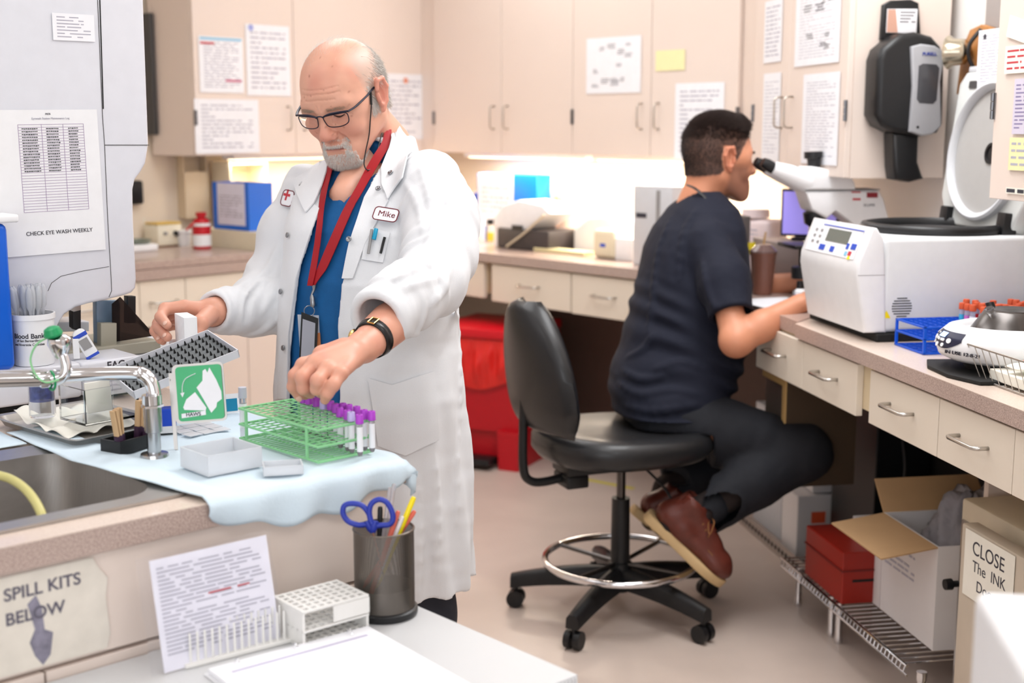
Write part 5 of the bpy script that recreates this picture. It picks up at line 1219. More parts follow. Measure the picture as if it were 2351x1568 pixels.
for i_ in range(14):
    for j in range(8):
        x, y = .008 + (i_ + .5 * 0) * (LX - .016) / 13, .008 + j * (LY - .016) / 7
        tube(b_, [(x, y, .0026 * sgz), (x, y, .0105 * sgz)], [.0026, .0008], 6)
cn = obj('rubber_cones', b_, M_BLKM, tr, None); cn['kind'] = 'stuff'
obj('tray_strut', (lambda a, b: tube(B(), [a, b], .008, 10))(mi_ @ Vector((LX * .45, LY * .5, -.0035 * sgz)), mi_ @ Vector((LX * .45, LY * .5, -.0035 * sgz)) + Vector((0, .08, -.035))), M_MACH, o)
# papers on the analyser
def apaper(quad, label, rows, seed, extra=None, m=M_PAPER, tilt=0): return sheet(RA, TU - .0006, quad, label, rows=rows, seed=seed, extra=extra, paper=m, tilt=tilt)
apaper((120, 32, 216, 94), 'small white service card taped near the top of the analyser', 7, 21)
zf = TU - .0006
M_VIO = mat('violet_line', (150, 120, 165), .8)
def log(o_, w, h):
    # log table: header, grid lines, entries
    b_ = B(); x0, x1 = w * (-.5 + .36), w * (-.5 + .88); L0, L1 = h * (.5 - .10), h * (.5 - .70)
    L0, L1 = h * .40, -h * .20
    for i_ in range(32): z = L0 + (L1 - L0) * i_ / 31; box(b_, x0, x1, -.0013, -.0009, z - .00025, z + .00025)
    for f in (0, .35, .68, 1): x = x0 + (x1 - x0) * f; box(b_, x - .00025, x + .00025, -.0013, -.0009, L1, L0)
    obj('log_grid', b_, M_VIO, o_, None)
    b_ = B(); r = random.Random(2)
    for i_ in range(1, 17):
        z = L0 + (L1 - L0) * (i_ + .5) / 31
        for a, c in ((.05, .28), (.42, .6), (.76, .9)): 
            x = x0 + (x1 - x0) * a
            while x < x0 + (x1 - x0) * c: d = r.uniform(.0015, .004); box(b_, x, x + d, -.0014, -.0009, z - .0009 + r.uniform(-.0004, .0004), z + .0009); x += d + .001
    obj('handwriting', b_, M_INKD, o_, None)
    text('CHECK EYE WASH WEEKLY', .0108, T(w * .13, -.0012, -h * .35) @ XZ, M_INKD, o_)
    text('MOS', .005, T(w * .10, -.0012, h * .47) @ XZ, M_INKD, o_); text('Eyewash Station Maintenance Log', .0055, T(w * .12, -.0012, h * .44) @ XZ, M_INK, o_)
apaper((-60, 252, 232, 585), 'large white log sheet reading CHECK EYE WASH WEEKLY on the analyser', 0, 22, extra=log, m=mat('laminated_white', (238, 238, 240), .3), tilt=-.015)
# bucket of pipettes
bs_, bt_ = RA.S(80, 835, .81), .81
o = thing('pipette_tub', 'white tub printed Blood Bank holding transfer pipettes on the analyser ledge', 'tub', RAM(bs_, bt_, zl + .001))
br = .0405; bh = .098
obj('tub_body', lathe(B(), [(0, 0), (br * .88, 0), (br * .9, .003), (br * .99, bh - .01), (br * 1.05, bh - .01), (br * 1.05, bh), (br * .97, bh), (br * .86, .005), (0, .004)], 40), M_WHT, o, 50)
def wraptext(s, size, ang, z, R_, m, par, bold=True):
    t_ = text(s, size, I4, m, par, bold=bold, ex=.0002); me = t_.data
    for v in me.vertices:
        a = ang + v.co.x / R_; rr_ = R_ + .0006 + v.co.z; v.co = Vector((rr_ * math.cos(a), rr_ * math.sin(a), z + v.co.y))
    return t_
fa = math.atan2(-(RA.n @ np.array([0, 1])), -(RA.d @ np.array([0, 1])))   # direction facing the camera in run frame
fa = math.atan2(-RA.n[1], -RA.d[1]) + .12
wraptext('Blood Bank', .0128, fa, .058, br * .95, M_INKD, o); wraptext('of San Bernardino', .0062, fa - .02, .0495, br * .94, M_INKD, o); wraptext('and Riverside Counties', .0062, fa, .042, br * .93, M_INKD, o)
b_ = B(); prism(b_, [(-.012, -.010), (.002, -.010), (.002, .006), (-.003, .011), (-.012, .012)], 0, .0005); t_ = obj('red_emblem', b_, mat('emblem_red', (190, 20, 60), .5), o, None)
for v in t_.data.vertices: a = fa - 1.02 + v.co.x / br; rr_ = br * .95 + .0006 + v.co.z; v.co = Vector((rr_ * math.cos(a), rr_ * math.sin(a), .055 + v.co.y))
M_PIP = mat('soft_clear_plastic', (240, 242, 246), .12, trans=.6, ior=1.15)
r7 = random.Random(9); pp = None
for k in range(30):
    a = r7.uniform(0, 6.28); rad = br * .72 * math.sqrt(r7.random()); tl = r7.uniform(.02, .24); 
    M = RAM(bs_, bt_, zl + .008) @ T(rad * math.cos(a) * .6, rad * math.sin(a) * .6, 0) @ Rz(a) @ Ry(tl * rad / br * 1.4)
    if pp is None:
        b_ = lathe(B(), [(0, 0), (.001, .0), (.0025, .05), (.003, .098), (.0062, .106), (.0066, .128), (.0055, .139), (.002, .1455), (0, .146)], 10)
        pp = obj('transfer_pipette', b_, M_PIP, None, True, M); c = pp
    else: c = pp.copy(); COL.objects.link(c); c.matrix_world = M
    tag(c, 'clear bulb-topped pipette standing in the white printed tub', 'pipette', 'transfer pipettes in the white tub')
# timer
ts_, tt_ = RA.S(205, 815, .80), .80
o = thing('timer', 'white and blue lab timer standing on the analyser base', 'timer', RAM(ts_, tt_, zl + .001, math.radians(-20)))
b_ = B(); prism(b_, rrect(-.013, .013, 0, .062, .010), -.007, .0045, T(0, 0, 0) @ Rz(0) @ Rx(math.pi / 2), .002); ob_ = obj('case', b_, M_WHT, o, 50, T(.008, 0, .001) @ Ry(math.radians(-28)))
obj('blue_band', box(B(), -.0138, .0138, -.0055, .0075, .046, .054, .001), M_INKB, ob_, None); obj('screen', box(B(), -.009, .009, -.006, -.0046, .02, .042), M_GRY, ob_, None)
obj('blue_foot', box(B(), -.0135, .0135, -.005, .0075, .001, .007, .001), M_INKB, ob_, None)
obj('stand', box(B(), -.03, -.018, -.006, .006, .0, .04, .001), M_WHT, o, None)
# blue sharps box at the frame's left edge
gx_ = RA.hit(30, 700, .772); zb_ = zl + .0012
o = thing('sharps_box', 'bright blue container with white lid at the left edge', 'container', RAM(gx_[0] - .14, .772, zb_ + .0))
htop = RA.hit(15, 513, .772)[1] - zb_
obj('box_body', box(B(), 0, .14, 0, .065, 0.0, htop, .012, seg=3), mat('deep_blue_plastic', (0, 92, 205), .3), o, 50)
obj('lid', box(B(), -.002, .16, -.004, .066, htop + .001, htop + .016, .004), M_WHT, o, 50)
# packs beyond the flag
p = G(378, 965, ZP)
o = thing('wipes_pack', 'blue and white pack standing between faucet and green sign', 'pack', T(*P(378, 965, 2.26)[:2], ZP) @ Rz(.3)); obj('pack_body', box(B(), -.022, .02, 0, .03, 0, .042, .002), mat('pack_blue', (10, 70, 200), .4), o, None); obj('white_band', box(B(), -.0222, .0202, -.0006, .0302, .0, .012), M_WHT, o, None)
o = thing('card_stand', 'small white and teal card propped beyond the green sign', 'card', T(*P(530, 935, 2.42)[:2], ZP) @ Rz(.5) @ Rx(-.15)); obj('card', box(B(), -.02, .02, 0, .002, 0, .036), M_WHT, o, None); obj('teal_panel', box(B(), -.013, .013, -.0008, -.0001, .004, .027), mat('teal_print', (0, 130, 170), .5), o, None)

# ============================================================ WHITE DESK IN FRONT
DH = .72; DS = RA.loc(G(1150, 1472, DH))[0]; DT = RA.loc(G(1335, 1545, DH))[1]
o = thing('desk', 'white laminate desk with ribbed edge pushed against the sink cabinet', 'desk', RAM(0, 0, 0))
obj('desk_top', box(B(), -1.5, DS, DT, .008, DH - .03, DH, .002), mat('desk_white', (206, 206, 207), .4, var=.01, vscale=6), o, None)
b_ = B(); 
for k in range(90): y = DT + .003 + k * (.008 - DT - .006) / 90; box(b_, DS, DS + .0015, y, y + .003, DH - .028, DH - .003)
for k in range(60): x = DS - .003 - k * .0062; box(b_, x - .003, x, DT - .0015, DT, DH - .028, DH - .003)
obj('edge_ribs', b_, M_WHT, o, None)
for x in (-1.45, DS - .06):
    for y in (DT + .04, -.06): obj('leg', box(B(), x, x + .04, y, y + .04, 0, DH - .0305), M_LGRY, o, None)
ZD = DH + .0008
def dk(u, v): return RA.loc(G(u, v, DH))
# pen cup
g = G(884, 1408, DH)
MC = T(g[0], g[1] + .0, ZD)
kc = float(g[1]) / 3000 * 1.03; rc = 70 * kc
M_MESH = mat('grey_wire_mesh', (112, 106, 100), .35, .8)
nt_ = M_MESH.node_tree; bs = nt_.nodes['Principled BSDF']
tc = nt_.nodes.new('ShaderNodeTexCoord'); sep = nt_.nodes.new('ShaderNodeSeparateXYZ'); nt_.links.new(tc.outputs['UV'], sep.inputs[0])
def wv(outp, sc):
    a = nt_.nodes.new('ShaderNodeMath'); a.operation = 'MULTIPLY'; a.inputs[1].default_value = sc; nt_.links.new(outp, a.inputs[0])
    b = nt_.nodes.new('ShaderNodeMath'); b.operation = 'SINE'; nt_.links.new(a.outputs[0], b.inputs[0]); 
    c = nt_.nodes.new('ShaderNodeMath'); c.operation = 'GREATER_THAN'; c.inputs[1].default_value = -.1; nt_.links.new(b.outputs[0], c.inputs[0]); return c.outputs[0]
mxn = nt_.nodes.new('ShaderNodeMath'); mxn.operation = 'MAXIMUM'; nt_.links.new(wv(sep.outputs[0], 2 * math.pi * 150), mxn.inputs[0]); nt_.links.new(wv(sep.outputs[1], 2 * math.pi * 80), mxn.inputs[1]); nt_.links.new(mxn.outputs[0], bs.inputs['Alpha'])
hc_ = .134
o = thing('pen_cup', 'grey metal mesh pen cup with black base on the white desk', 'pen cup', MC)
me = bpy.data.meshes.new('mesh_wall'); nn = 64; vs_ = []; fs = []; uv = []
for j in range(2):
    for k in range(nn + 1): a = 2 * math.pi * k / nn; vs_.append((rc * math.cos(a), rc * math.sin(a), .006 + j * (hc_ - .006)))
for k in range(nn): fs.append((k, k + 1, nn + 2 + k, nn + 1 + k)); uv += [(k / nn, 0), ((k + 1) / nn, 0), ((k + 1) / nn, 1), (k / nn, 1)]
me.from_pydata(vs_, [], fs); ul = me.uv_layers.new(name='UVMap')
for i_, t_ in enumerate(uv): ul.data[i_].uv = t_
me.materials.append(M_MESH); fin(me, True); mo = bpy.data.objects.new('mesh_wall', me); COL.objects.link(mo); mo.parent = o
M_GUN = mat('gunmetal', (120, 112, 104), .3, .9)
obj('rim', tube(B(), [(rc * math.cos(a), rc * math.sin(a), hc_) for a in np.linspace(0, 2 * math.pi, 49)[:-1]], .0016, 8, True), M_GUN, o)
obj('base_ring', lathe(B(), [(0, 0), (rc + .002, 0), (rc + .0045, .003), (rc + .0045, .010), (rc + .001, .0125), (0, .0125)], 40), M_BLK, o, 40)
obj('inner_card', lathe(B(), [(rc - .002, .0128), (rc - .001, .0128), (rc - .001, .045), (rc - .002, .045)], 40, None, True), mat('grey_card', (150, 144, 138), .6), o, 40)
def pen(u0, v0, u1, v1, r, m, label, dz=0, cap=None):
    """a pen leaning in the cup, its top read at (u1,v1)"""
    zc_ = float(MC.translation.y) * CP + (CAM_H - .85) * SP + dz
    a = Vector(P(u0, v0, zc_)); b = Vector(P(u1, v1, zc_)); d = (a - b).normalized(); L = (b.z - ZD - .016) / -d.z * 1.0
    e = b + d * min(L, .15)
    q_ = Vector((e.x - MC.translation.x, e.y - MC.translation.y)); 
    if q_.length > rc - .012: q_ = q_ * ((rc - .012) / q_.length); e.x, e.y = MC.translation.x + q_.x, MC.translation.y + q_.y
    X_ = (b - e).normalized(); L = (b - e).length
    R_ = X_.to_track_quat('Z', 'Y').to_matrix().to_4x4()
    o = thing('pen', label, 'pen', Matrix.Translation(e) @ R_)
    obj('barrel', lathe(B(), [(0, 0), (r * .4, .003), (r, .012), (r, L - .006), (r * .8, L - .001), (0, L)], 12), m, o, 40)
    if cap: obj('clip', box(B(), r * .9, r * 1.25, -.001, .001, L - .035, L - .006), cap, o, None)
    return o
pen(921, 1212, 951, 1140, .0042, mat('highlighter_yellow', (250, 226, 20), .3), 'yellow highlighter standing tallest in the mesh pen cup', .01)
pen(925, 1208, 953, 1172, .0038, mat('pen_red', (220, 30, 30), .35), 'red pen leaning right in the mesh pen cup', .018, M_RED)
pen(902, 1210, 915, 1172, .0038, mat('pen_red', (220, 30, 30), .35), 'red pen beside the scissors in the mesh pen cup', -.008, M_RED)
pen(914, 1212, 925, 1185, .0032, M_WHT, 'white pen between the red pens in the mesh pen cup', .002)
pen(872, 1200, 873, 1162, .0042, M_BLK, 'black pen behind the scissor handles in the mesh pen cup', .022)
for k, (u, uu, v) in enumerate(((892, 905, 1100), (885, 896, 1108))):
    pen(u, 1200, uu, v + 10, .0036, M_CLR2, ['tall clear plastic tube standing at the back of the pen cup', 'clear plastic tube beside the scissors in the pen cup'][k], .02)
# scissors
zc_ = float(MC.translation.y) * CP + (CAM_H - .87) * SP - .012
def sp_(u, v, dz=0): return Vector(P(u, v, zc_ + dz))
o = thing('scissors', 'blue-handled scissors standing in the mesh pen cup', 'scissors', T(*sp_(850, 1210)))
mi2 = Matrix.Translation(-sp_(850, 1210)); M_SC = mat('scissor_blue', (36, 54, 160), .4)
L1 = [(851, 1200), (846, 1178), (830, 1160), (806, 1156), (790, 1162), (788, 1180), (800, 1197), (822, 1205), (840, 1204)]
L2 = [(856, 1205), (848, 1180), (852, 1158), (868, 1147), (886, 1152), (899, 1172), (902, 1192), (894, 1204), (875, 1206)]
obj('handle_loop', tube(B(), smoothpts([mi2 @ sp_(u, v) for u, v in L1], 5, True), .0042, 10, True), M_SC, o)
obj('handle_loop', tube(B(), smoothpts([mi2 @ sp_(u, v, -.003) for u, v in L2], 5, True), .0042, 10, True), M_SC, o)
tip = Vector((MC.translation.x + .01, MC.translation.y - .02, ZD + .02))
obj('shank', tube(B(), [mi2 @ sp_(842, 1196), mi2 @ sp_(850, 1212), mi2 @ sp_(856, 1222)], [.005, .006, .004], 10), M_SC, o)
obj('shank', tube(B(), [mi2 @ sp_(862, 1196, -.003), mi2 @ sp_(858, 1212, -.003), mi2 @ sp_(856, 1222, -.003)], [.005, .006, .004], 10), M_SC, o)
obj('blades', tube(B(), [mi2 @ sp_(856, 1218), mi2 @ tip], [.006, .001], 8, flat=.25), M_CHROME, o)
# two white plastic tube racks
M_RW = mat('rack_white', (236, 234, 230), .45)
def gridrack(M, label, nx, ny, p, hh_, name='tube_rack'):
    o = thing(name, label, 'rack', M); W_, D_ = nx * p + .006, ny * p + .006
    for z, nm in ((hh_, 'top_plate'), (hh_ * .45, 'middle_plate'), (0.003, 'bottom_plate')):
        b_ = B(); y = 0
        for k in range(nx + 1): x = .003 + k * p; box(b_, x - .0025, x + .0025, 0, D_, z, z + .003)
        for k in range(ny + 1): y = .003 + k * p; box(b_, 0, W_, y - .0025, y + .0025, z + .0001, z + .0029)
        obj(nm, b_, M_RW, o, None)
    b_ = B(); box(b_, .0, .004, 0.002, D_ - .002, 0, hh_); box(b_, W_ - .004, W_, .002, D_ - .002, 0, hh_)
    obj('end_walls', b_, M_RW, o, None)
    obj('side_panel', box(B(), W_ * .45, W_, -.001, .0015, hh_ * .55, hh_ - .0005), M_RW, o, None)
    return o
r0 = dk(700, 1500)
r0 = dk(698, 1494); gridrack(RAM(r0[0], r0[1], ZD, math.radians(-2)), 'white perforated plastic tube rack beside the mesh pen cup', 8, 6, .0132, .053)
# peg rack
o = thing('peg_rack', 'white rack with two rows of upright pegs in front of the sleeved form', 'rack', RAM(*dk(434, 1534), ZD, math.radians(-6)))
obj('rack_base', box(B(), -.006, .175, -.004, .024, 0, .006, .001), M_RW, o, None)
for k in range(16):
    for j in range(2): obj('peg', tube(B(), [(.004 + k * .0109, .003 + j * .014, .0055), (.004 + k * .0109, .003 + j * .014, .047 + .004 * j)], [.0022, .0016], 8), M_RW, o)
# sleeved form standing
q0, q1, q2, q3 = Vector(G(372, 1548, DH + .002)), Vector(P(642, 1478, 1.75)), Vector(P(632, 1262, 1.78)), Vector(P(355, 1338, 1.63))
q1 = Vector(G(645, 1470, DH + .002))
X = (q1 - q0); wS = X.length; X.normalize(); hS = .153; Y_ = Vector((0, 0, 1)).cross(X).normalized(); 
Zt = (Vector((0, 0, 1)) * math.cos(.22) + Y_ * math.sin(.22)).normalized(); Yt = Zt.cross(X)
MS = Matrix(((X.x, Yt.x, Zt.x, q0.x), (X.y, Yt.y, Zt.y, q0.y), (X.z, Yt.z, Zt.z, q0.z), (0, 0, 0, 1)))
o = thing('document_sleeve', 'printed form in a crinkled clear sleeve propped up on the white desk', 'document', MS)
obj('form_sheet', box(B(), .004, wS, 0, .0008, 0, hS), mat('form_lilac_white', (234, 232, 242), .7), o, None)
obj('printed_lines', lines_mesh(B(), .012, wS - .01, .02, hS - .01, 22, -.0006, seed=31, h=.35), M_INK, o, None)
obj('red_print_lines', lines_mesh(B(), wS * .45, wS * .8, hS * .58, hS * .62, 1, -.0008, seed=5), M_INKR, o, None)
b_ = surf(B(), lambda u, v: (-.016 + u * (wS + .02), -.003 + .0022 * math.sin(v * 14 + u * 22), .0 + v * (hS + .006) + .002 * math.sin(u * 9)), 30, 20)
obj('sleeve_film', b_, mat('sleeve_film', (250, 250, 252), .12, trans=.96, ior=1.05), o, True)
obj('prop_stand', box(B(), wS * .3, wS * .6, .004, .03, -.0, .004), M_CLEAR, o, None)
# open binder / notebook
bk = [RA.loc(G(u, v, DH)) for u, v in ((478, 1552), (845, 1452), (1052, 1575))]
x0, y0 = bk[0]; x1, y1 = bk[1]; ang = math.atan2(y1 - y0, x1 - x0); Lb = math.hypot(x1 - x0, y1 - y0)
o = thing('notebook', 'open white ring binder with blank pages on the near edge of the desk', 'notebook', RAM(x1, y1, ZD, ang))
obj('cover', box(B(), -Lb - .004, .004, -.30, .004, 0, .002), M_WHT, o, None)
obj('pages', box(B(), -Lb, 0, -.296, 0, .0022, .010, .001), M_PAPER, o, None)
obj('edge_bar', box(B(), -Lb + .02, -.02, -.034, -.028, .0101, .0104), mat('lilac_rule', (190, 184, 206), .7), o, None)
for k in range(3):
    xx = -Lb * (.15 + .35 * k); obj('ring', tube(B(), [(xx, -.012 + .007 * math.cos(a), .0105 + .007 * math.sin(a)) for a in np.linspace(0, math.pi, 9)], .0009, 6), M_CHROME, o)
# cassette stack on the analyser ledge, held
# ============================================================ PEOPLE : implicit surfaces turned into meshes
def V(*a): return np.array(a, float)
def unit(v): return v / (np.linalg.norm(v) + 1e-12)
class Field:
    """signed distance built from blended round cones and ellipsoids"""
    def __init__(s): s.p = []
    def cone(s, a, b, ra, rb, k=.01, op='u', flat=None):
        a, b = np.array(a, float), np.array(b, float); R = max(ra, rb) + 2.5 * k
        lo, hi = np.minimum(a, b) - R, np.maximum(a, b) + R
        def f(q):
            ba = b - a; l2 = ba @ ba + 1e-12; t = np.clip((q - a) @ ba / l2, 0, 1)
            return np.linalg.norm(q - a - t[:, None] * ba, axis=1) - (ra + (rb - ra) * t)
        s.p.append((f, lo, hi, k, op)); return s
    def chain(s, pts, rs, k=.01, op='u'):
        for i in range(len(pts) - 1): s.cone(pts[i], pts[i + 1], rs[i], rs[i + 1], k, op)
        return s
    def ell(s, c, r, R=None, k=.01, op='u'):
        c, r = np.array(c, float), np.array(r, float); m = max(r) + 2.5 * k; R = None if R is None else np.array(R, float)
        def f(q):
            d = q - c
            if R is not None: d = d @ R
            k0 = np.linalg.norm(d / r, axis=1); k1 = np.linalg.norm(d / r ** 2, axis=1) + 1e-9
            return k0 * (k0 - 1) / k1
        s.p.append((f, c - m, c + m, k, op)); return s
    def fn(s, f, lo, hi, k=.005, op='u'): s.p.append((f, np.array(lo, float), np.array(hi, float), k, op)); return s
    def ev(s, q, cull=False):
        d = np.full(len(q), 1.0)
        for f, lo, hi, k, op in s.p: d = s.mixin(d, f(q), k, op)
        return d
    @staticmethod
    def mixin(d, e, k, op):
        if op == 'u':
            h = np.clip(.5 + .5 * (d - e) / k, 0, 1); return d * (1 - h) + e * h - k * h * (1 - h)
        if op == 's': e = -e
        h = np.clip(.5 - .5 * (d - e) / k, 0, 1); return d * (1 - h) + e * h + k * h * (1 - h)
    def grid(s, lo, hi, h):
        n = [int((b - a) / h) + 2 for a, b in zip(lo, hi)]
        ax = [lo[i] + h * np.arange(n[i]) for i in range(3)]
        D = np.full(n, 1.0, np.float32)
        for f, l, u, k, op in s.p:
            i0 = [max(0, int((l[i] - lo[i]) / h)) for i in range(3)]; i1 = [min(n[i], int((u[i] - lo[i]) / h) + 2) for i in range(3)]
            if any(a >= b for a, b in zip(i0, i1)): continue
            sl = tuple(slice(a, b) for a, b in zip(i0, i1)); gx = np.meshgrid(*[ax[i][sl[i]] for i in range(3)], indexing='ij')
            q = np.stack([g.ravel() for g in gx], 1); D[sl] = s.mixin(D[sl].ravel(), f(q), k, op).reshape(D[sl].shape)
        return D
def surfnet(D, lo, h):
    n = D.shape; S = D < 0; c = np.zeros([x - 1 for x in n], np.int8); off = [(i, j, k) for i in (0, 1) for j in (0, 1) for k in (0, 1)]
    for i, j, k in off: c += S[i:n[0] - 1 + i, j:n[1] - 1 + j, k:n[2] - 1 + k]
    act = (c > 0) & (c < 8); idx = np.argwhere(act); ids = np.full(act.shape, -1, np.int64); ids[act] = np.arange(len(idx))
    P_ = np.zeros((len(idx), 3)); W = np.zeros(len(idx))
    for a in off:
        for ax in range(3):
            if a[ax]: continue
            b = list(a); b[ax] = 1
            d0 = D[idx[:, 0] + a[0], idx[:, 1] + a[1], idx[:, 2] + a[2]].astype(float); d1 = D[idx[:, 0] + b[0], idx[:, 1] + b[1], idx[:, 2] + b[2]].astype(float)
            m = (d0 < 0) != (d1 < 0); t = np.where(m, d0 / np.where(m, d0 - d1, 1), 0)
            pt = np.array(a, float)[None, :].repeat(len(idx), 0); pt[:, ax] += t
            P_[m] += pt[m]; W[m] += 1
    verts = np.array(lo) + h * (idx + P_ / np.maximum(W, 1)[:, None]); F = []
    for ax in range(3):
        u, v = (ax + 1) % 3, (ax + 2) % 3
        A = np.take(S, range(n[ax] - 1), ax); Bq = np.take(S, range(1, n[ax]), ax); E = np.argwhere(A != Bq)
        E = E[(E[:, u] > 0) & (E[:, v] > 0) & (E[:, u] < n[u] - 1) & (E[:, v] < n[v] - 1)]
        if not len(E): continue
        def g(du, dv):
            q = E.copy(); q[:, u] -= du; q[:, v] -= dv; return ids[q[:, 0], q[:, 1], q[:, 2]]
        f = np.stack([g(1, 1), g(0, 1), g(0, 0), g(1, 0)], 1); fl = A[E[:, 0], E[:, 1], E[:, 2]]; f[~fl] = f[~fl][:, ::-1]; F.append(f)
    F = np.concatenate(F); F = F[(F >= 0).all(1)]
    return verts, F
def noise3(q, sc, seed=0, n=5):
    r = np.random.RandomState(seed); o = np.zeros(len(q))
    for i in range(n):
        d = r.normal(size=3); d /= np.linalg.norm(d); f = sc * r.uniform(.6, 1.7); w_ = r.normal(size=3); w_ /= np.linalg.norm(w_)
        o += np.sin(q @ d * f + 1.6 * np.sin(q @ w_ * f * .63 + r.uniform(0, 6)) + r.uniform(0, 6))
    return o / n
def npmesh(name, v, f, m, par=None, col=None, M=None, smooth=True):
    me = bpy.data.meshes.new(name); me.vertices.add(len(v)); me.vertices.foreach_set('co', np.asarray(v, np.float32).ravel())
    k = f.shape[1]; me.loops.add(f.size); me.loops.foreach_set('vertex_index', f.astype(np.int32).ravel()); me.polygons.add(len(f))
    me.polygons.foreach_set('loop_start', np.arange(0, f.size, k, dtype=np.int32)); me.polygons.foreach_set('loop_total', np.full(len(f), k, np.int32))
    me.update(calc_edges=True); me.validate()
    if smooth: me.polygons.foreach_set('use_smooth', [True] * len(me.polygons))
    if col is not None:
        at = me.color_attributes.new('Col', 'FLOAT_COLOR', 'POINT'); c4 = np.ones((len(v), 4), np.float32); c4[:, :3] = col; at.data.foreach_set('color', c4.ravel())
    me.materials.append(m); o = bpy.data.objects.new(name, me); COL.objects.link(o)
    if par: o.parent = par
    if M is not None: o.matrix_local = M
    return o
def lc(*rgb): return np.array(lin(rgb)[:3])
def trace(F, uv, z0=1.2, z1=6.0, lift=0.0):
    """points where the photo's sight lines meet a surface"""
    uv = np.array(uv, float); R = np.array([ray(u, v) for u, v in uv]); ln = np.linalg.norm(R, axis=1); t = np.full(len(uv), z0)
    for _ in range(90):
        q = EYE + R * t[:, None]; d = F.ev(q) - lift; t = np.minimum(t + d * .7 / ln, z1)
    bad = np.abs(F.ev(EYE + R * t[:, None]) - lift) > .006
    if (~bad).any(): bad |= np.abs(t - np.median(t[~bad])) > .28
    if bad.any() and not bad.all():
        gi = np.where(~bad)[0]
        for i in np.where(bad)[0]: t[i] = t[gi[np.argmin(((uv[gi] - uv[i]) ** 2).sum(1))]]
    return EYE + R * t[:, None]
def grad(F, q, e=.002):
    g = np.stack([F.ev(q + d) - F.ev(q - d) for d in np.eye(3) * e], 1); return g / (np.linalg.norm(g, axis=1)[:, None] + 1e-9)
def patch(F, quad, nu, nv, lift, th, name, m, par, zr=(1.2, 6)):
    """a piece of cloth lying on a surface, bounded by four photo corners (or two edge curves)"""
    top, bot = quad
    def samp(c, t):
        c = np.array(c, float); k = t * (len(c) - 1); i = np.minimum(k.astype(int), len(c) - 2); f = (k - i)[:, None]; return c[i] * (1 - f) + c[i + 1] * f
    tu = np.linspace(0, 1, nu + 1); A_, B_ = samp(top, tu), samp(bot, tu); uv = np.array([A_[i] * (1 - j / nv) + B_[i] * j / nv for i in range(nu + 1) for j in range(nv + 1)])
    q = trace(F, uv, zr[0], zr[1]); g = grad(F, q, .004); q = q + g * lift
    f = np.array([(i * (nv + 1) + j, (i + 1) * (nv + 1) + j, (i + 1) * (nv + 1) + j + 1, i * (nv + 1) + j + 1) for i in range(nu) for j in range(nv)])
    b = bmesh.new(); vo = [b.verts.new(x) for x in q]; vi = [b.verts.new(x) for x in q - g * th]
    for a in f: b.faces.new([vo[i] for i in a]); b.faces.new([vi[i] for i in a[::-1]])
    W_ = nv + 1; per = [i * W_ for i in range(nu + 1)] + [nu * W_ + j for j in range(1, W_)] + [i * W_ + nv for i in range(nu - 1, -1, -1)] + [j for j in range(nv - 1, 0, -1)]
    for k in range(len(per)): a, c = per[k], per[(k + 1) % len(per)]; b.faces.new((vo[a], vo[c], vi[c], vi[a]))
    return obj(name, b, m, par, 60)
def cord(F, pts, r, name, m, par, lift=.002, n=5, flat=1.0, zr=(1.2, 6)):
    uv = [(p.x, p.y) for p in smoothpts([(a, b, 0) for a, b in pts], n)]; q = trace(F, uv, *zr); g = grad(F, q, .004); q = q + g * (lift + r * flat)
    return obj(name, tube(B(), [tuple(x) for x in q], r, 8), m, par)
def strands(name, roots, dirs, L, r0, m, par, bend=None, seed=0, seg=3):
    rs = np.random.RandomState(seed); N = len(roots); vs = []; fs = []; L = L * rs.uniform(.7, 1.25, N)
    side = np.cross(dirs, rs.normal(size=(N, 3))); side /= np.linalg.norm(side, axis=1)[:, None]; up = np.cross(dirs, side)
    pos = roots.copy(); d = dirs.copy(); rings = []
    for k in range(seg + 1):
        rr_ = r0 * (1 - .8 * k / seg)
        for a in range(3): rings.append(pos + side * (rr_ * math.cos(a * 2.094)) + up * (rr_ * math.sin(a * 2.094)))
        if bend is not None: d = d + bend * (1.0 / seg); d /= np.linalg.norm(d, axis=1)[:, None]
        pos = pos + d * (L / seg)[:, None]
    v = np.concatenate(rings); R3 = seg * 3
    for k in range(seg):
        for a in range(3):
            i = np.arange(N); fs.append(np.stack([i + (k * 3 + a) * N, i + (k * 3 + (a + 1) % 3) * N, i + ((k + 1) * 3 + (a + 1) % 3) * N, i + ((k + 1) * 3 + a) * N], 1))
    return npmesh(name, v, np.concatenate(fs), m, par)
def sample_surface(v, f, n, mask, seed=0):
    rs = np.random.RandomState(seed); ok = mask[f].all(1); f = f[ok]; a = np.linalg.norm(np.cross(v[f[:, 1]] - v[f[:, 0]], v[f[:, 3]] - v[f[:, 0]]), axis=1)
    i = rs.choice(len(f), n, p=a / a.sum()); s, t = rs.rand(n, 1), rs.rand(n, 1); q = f[i]
    return (v[q[:, 0]] * (1 - s) * (1 - t) + v[q[:, 1]] * s * (1 - t) + v[q[:, 2]] * s * t + v[q[:, 3]] * (1 - s) * t)
def rodr(r):
    th = np.linalg.norm(r) + 1e-12; k = np.array(r) / th; K = np.array([[0, -k[2], k[1]], [k[2], 0, -k[0]], [-k[1], k[0], 0]]); return np.eye(3) + math.sin(th) * K + (1 - math.cos(th)) * K @ K
def frame_from(fwd, up):
    f_ = unit(np.array(fwd, float)); u_ = np.array(up, float); u_ = unit(u_ - f_ * (f_ @ u_)); r_ = np.cross(f_, u_); return np.stack([r_, f_, u_], 1)   # columns: right, forward, up
M_SKIN = mat('skin', (214, 160, 136), .42, vc=True, sss=.12, bump=.12, bscale=900)
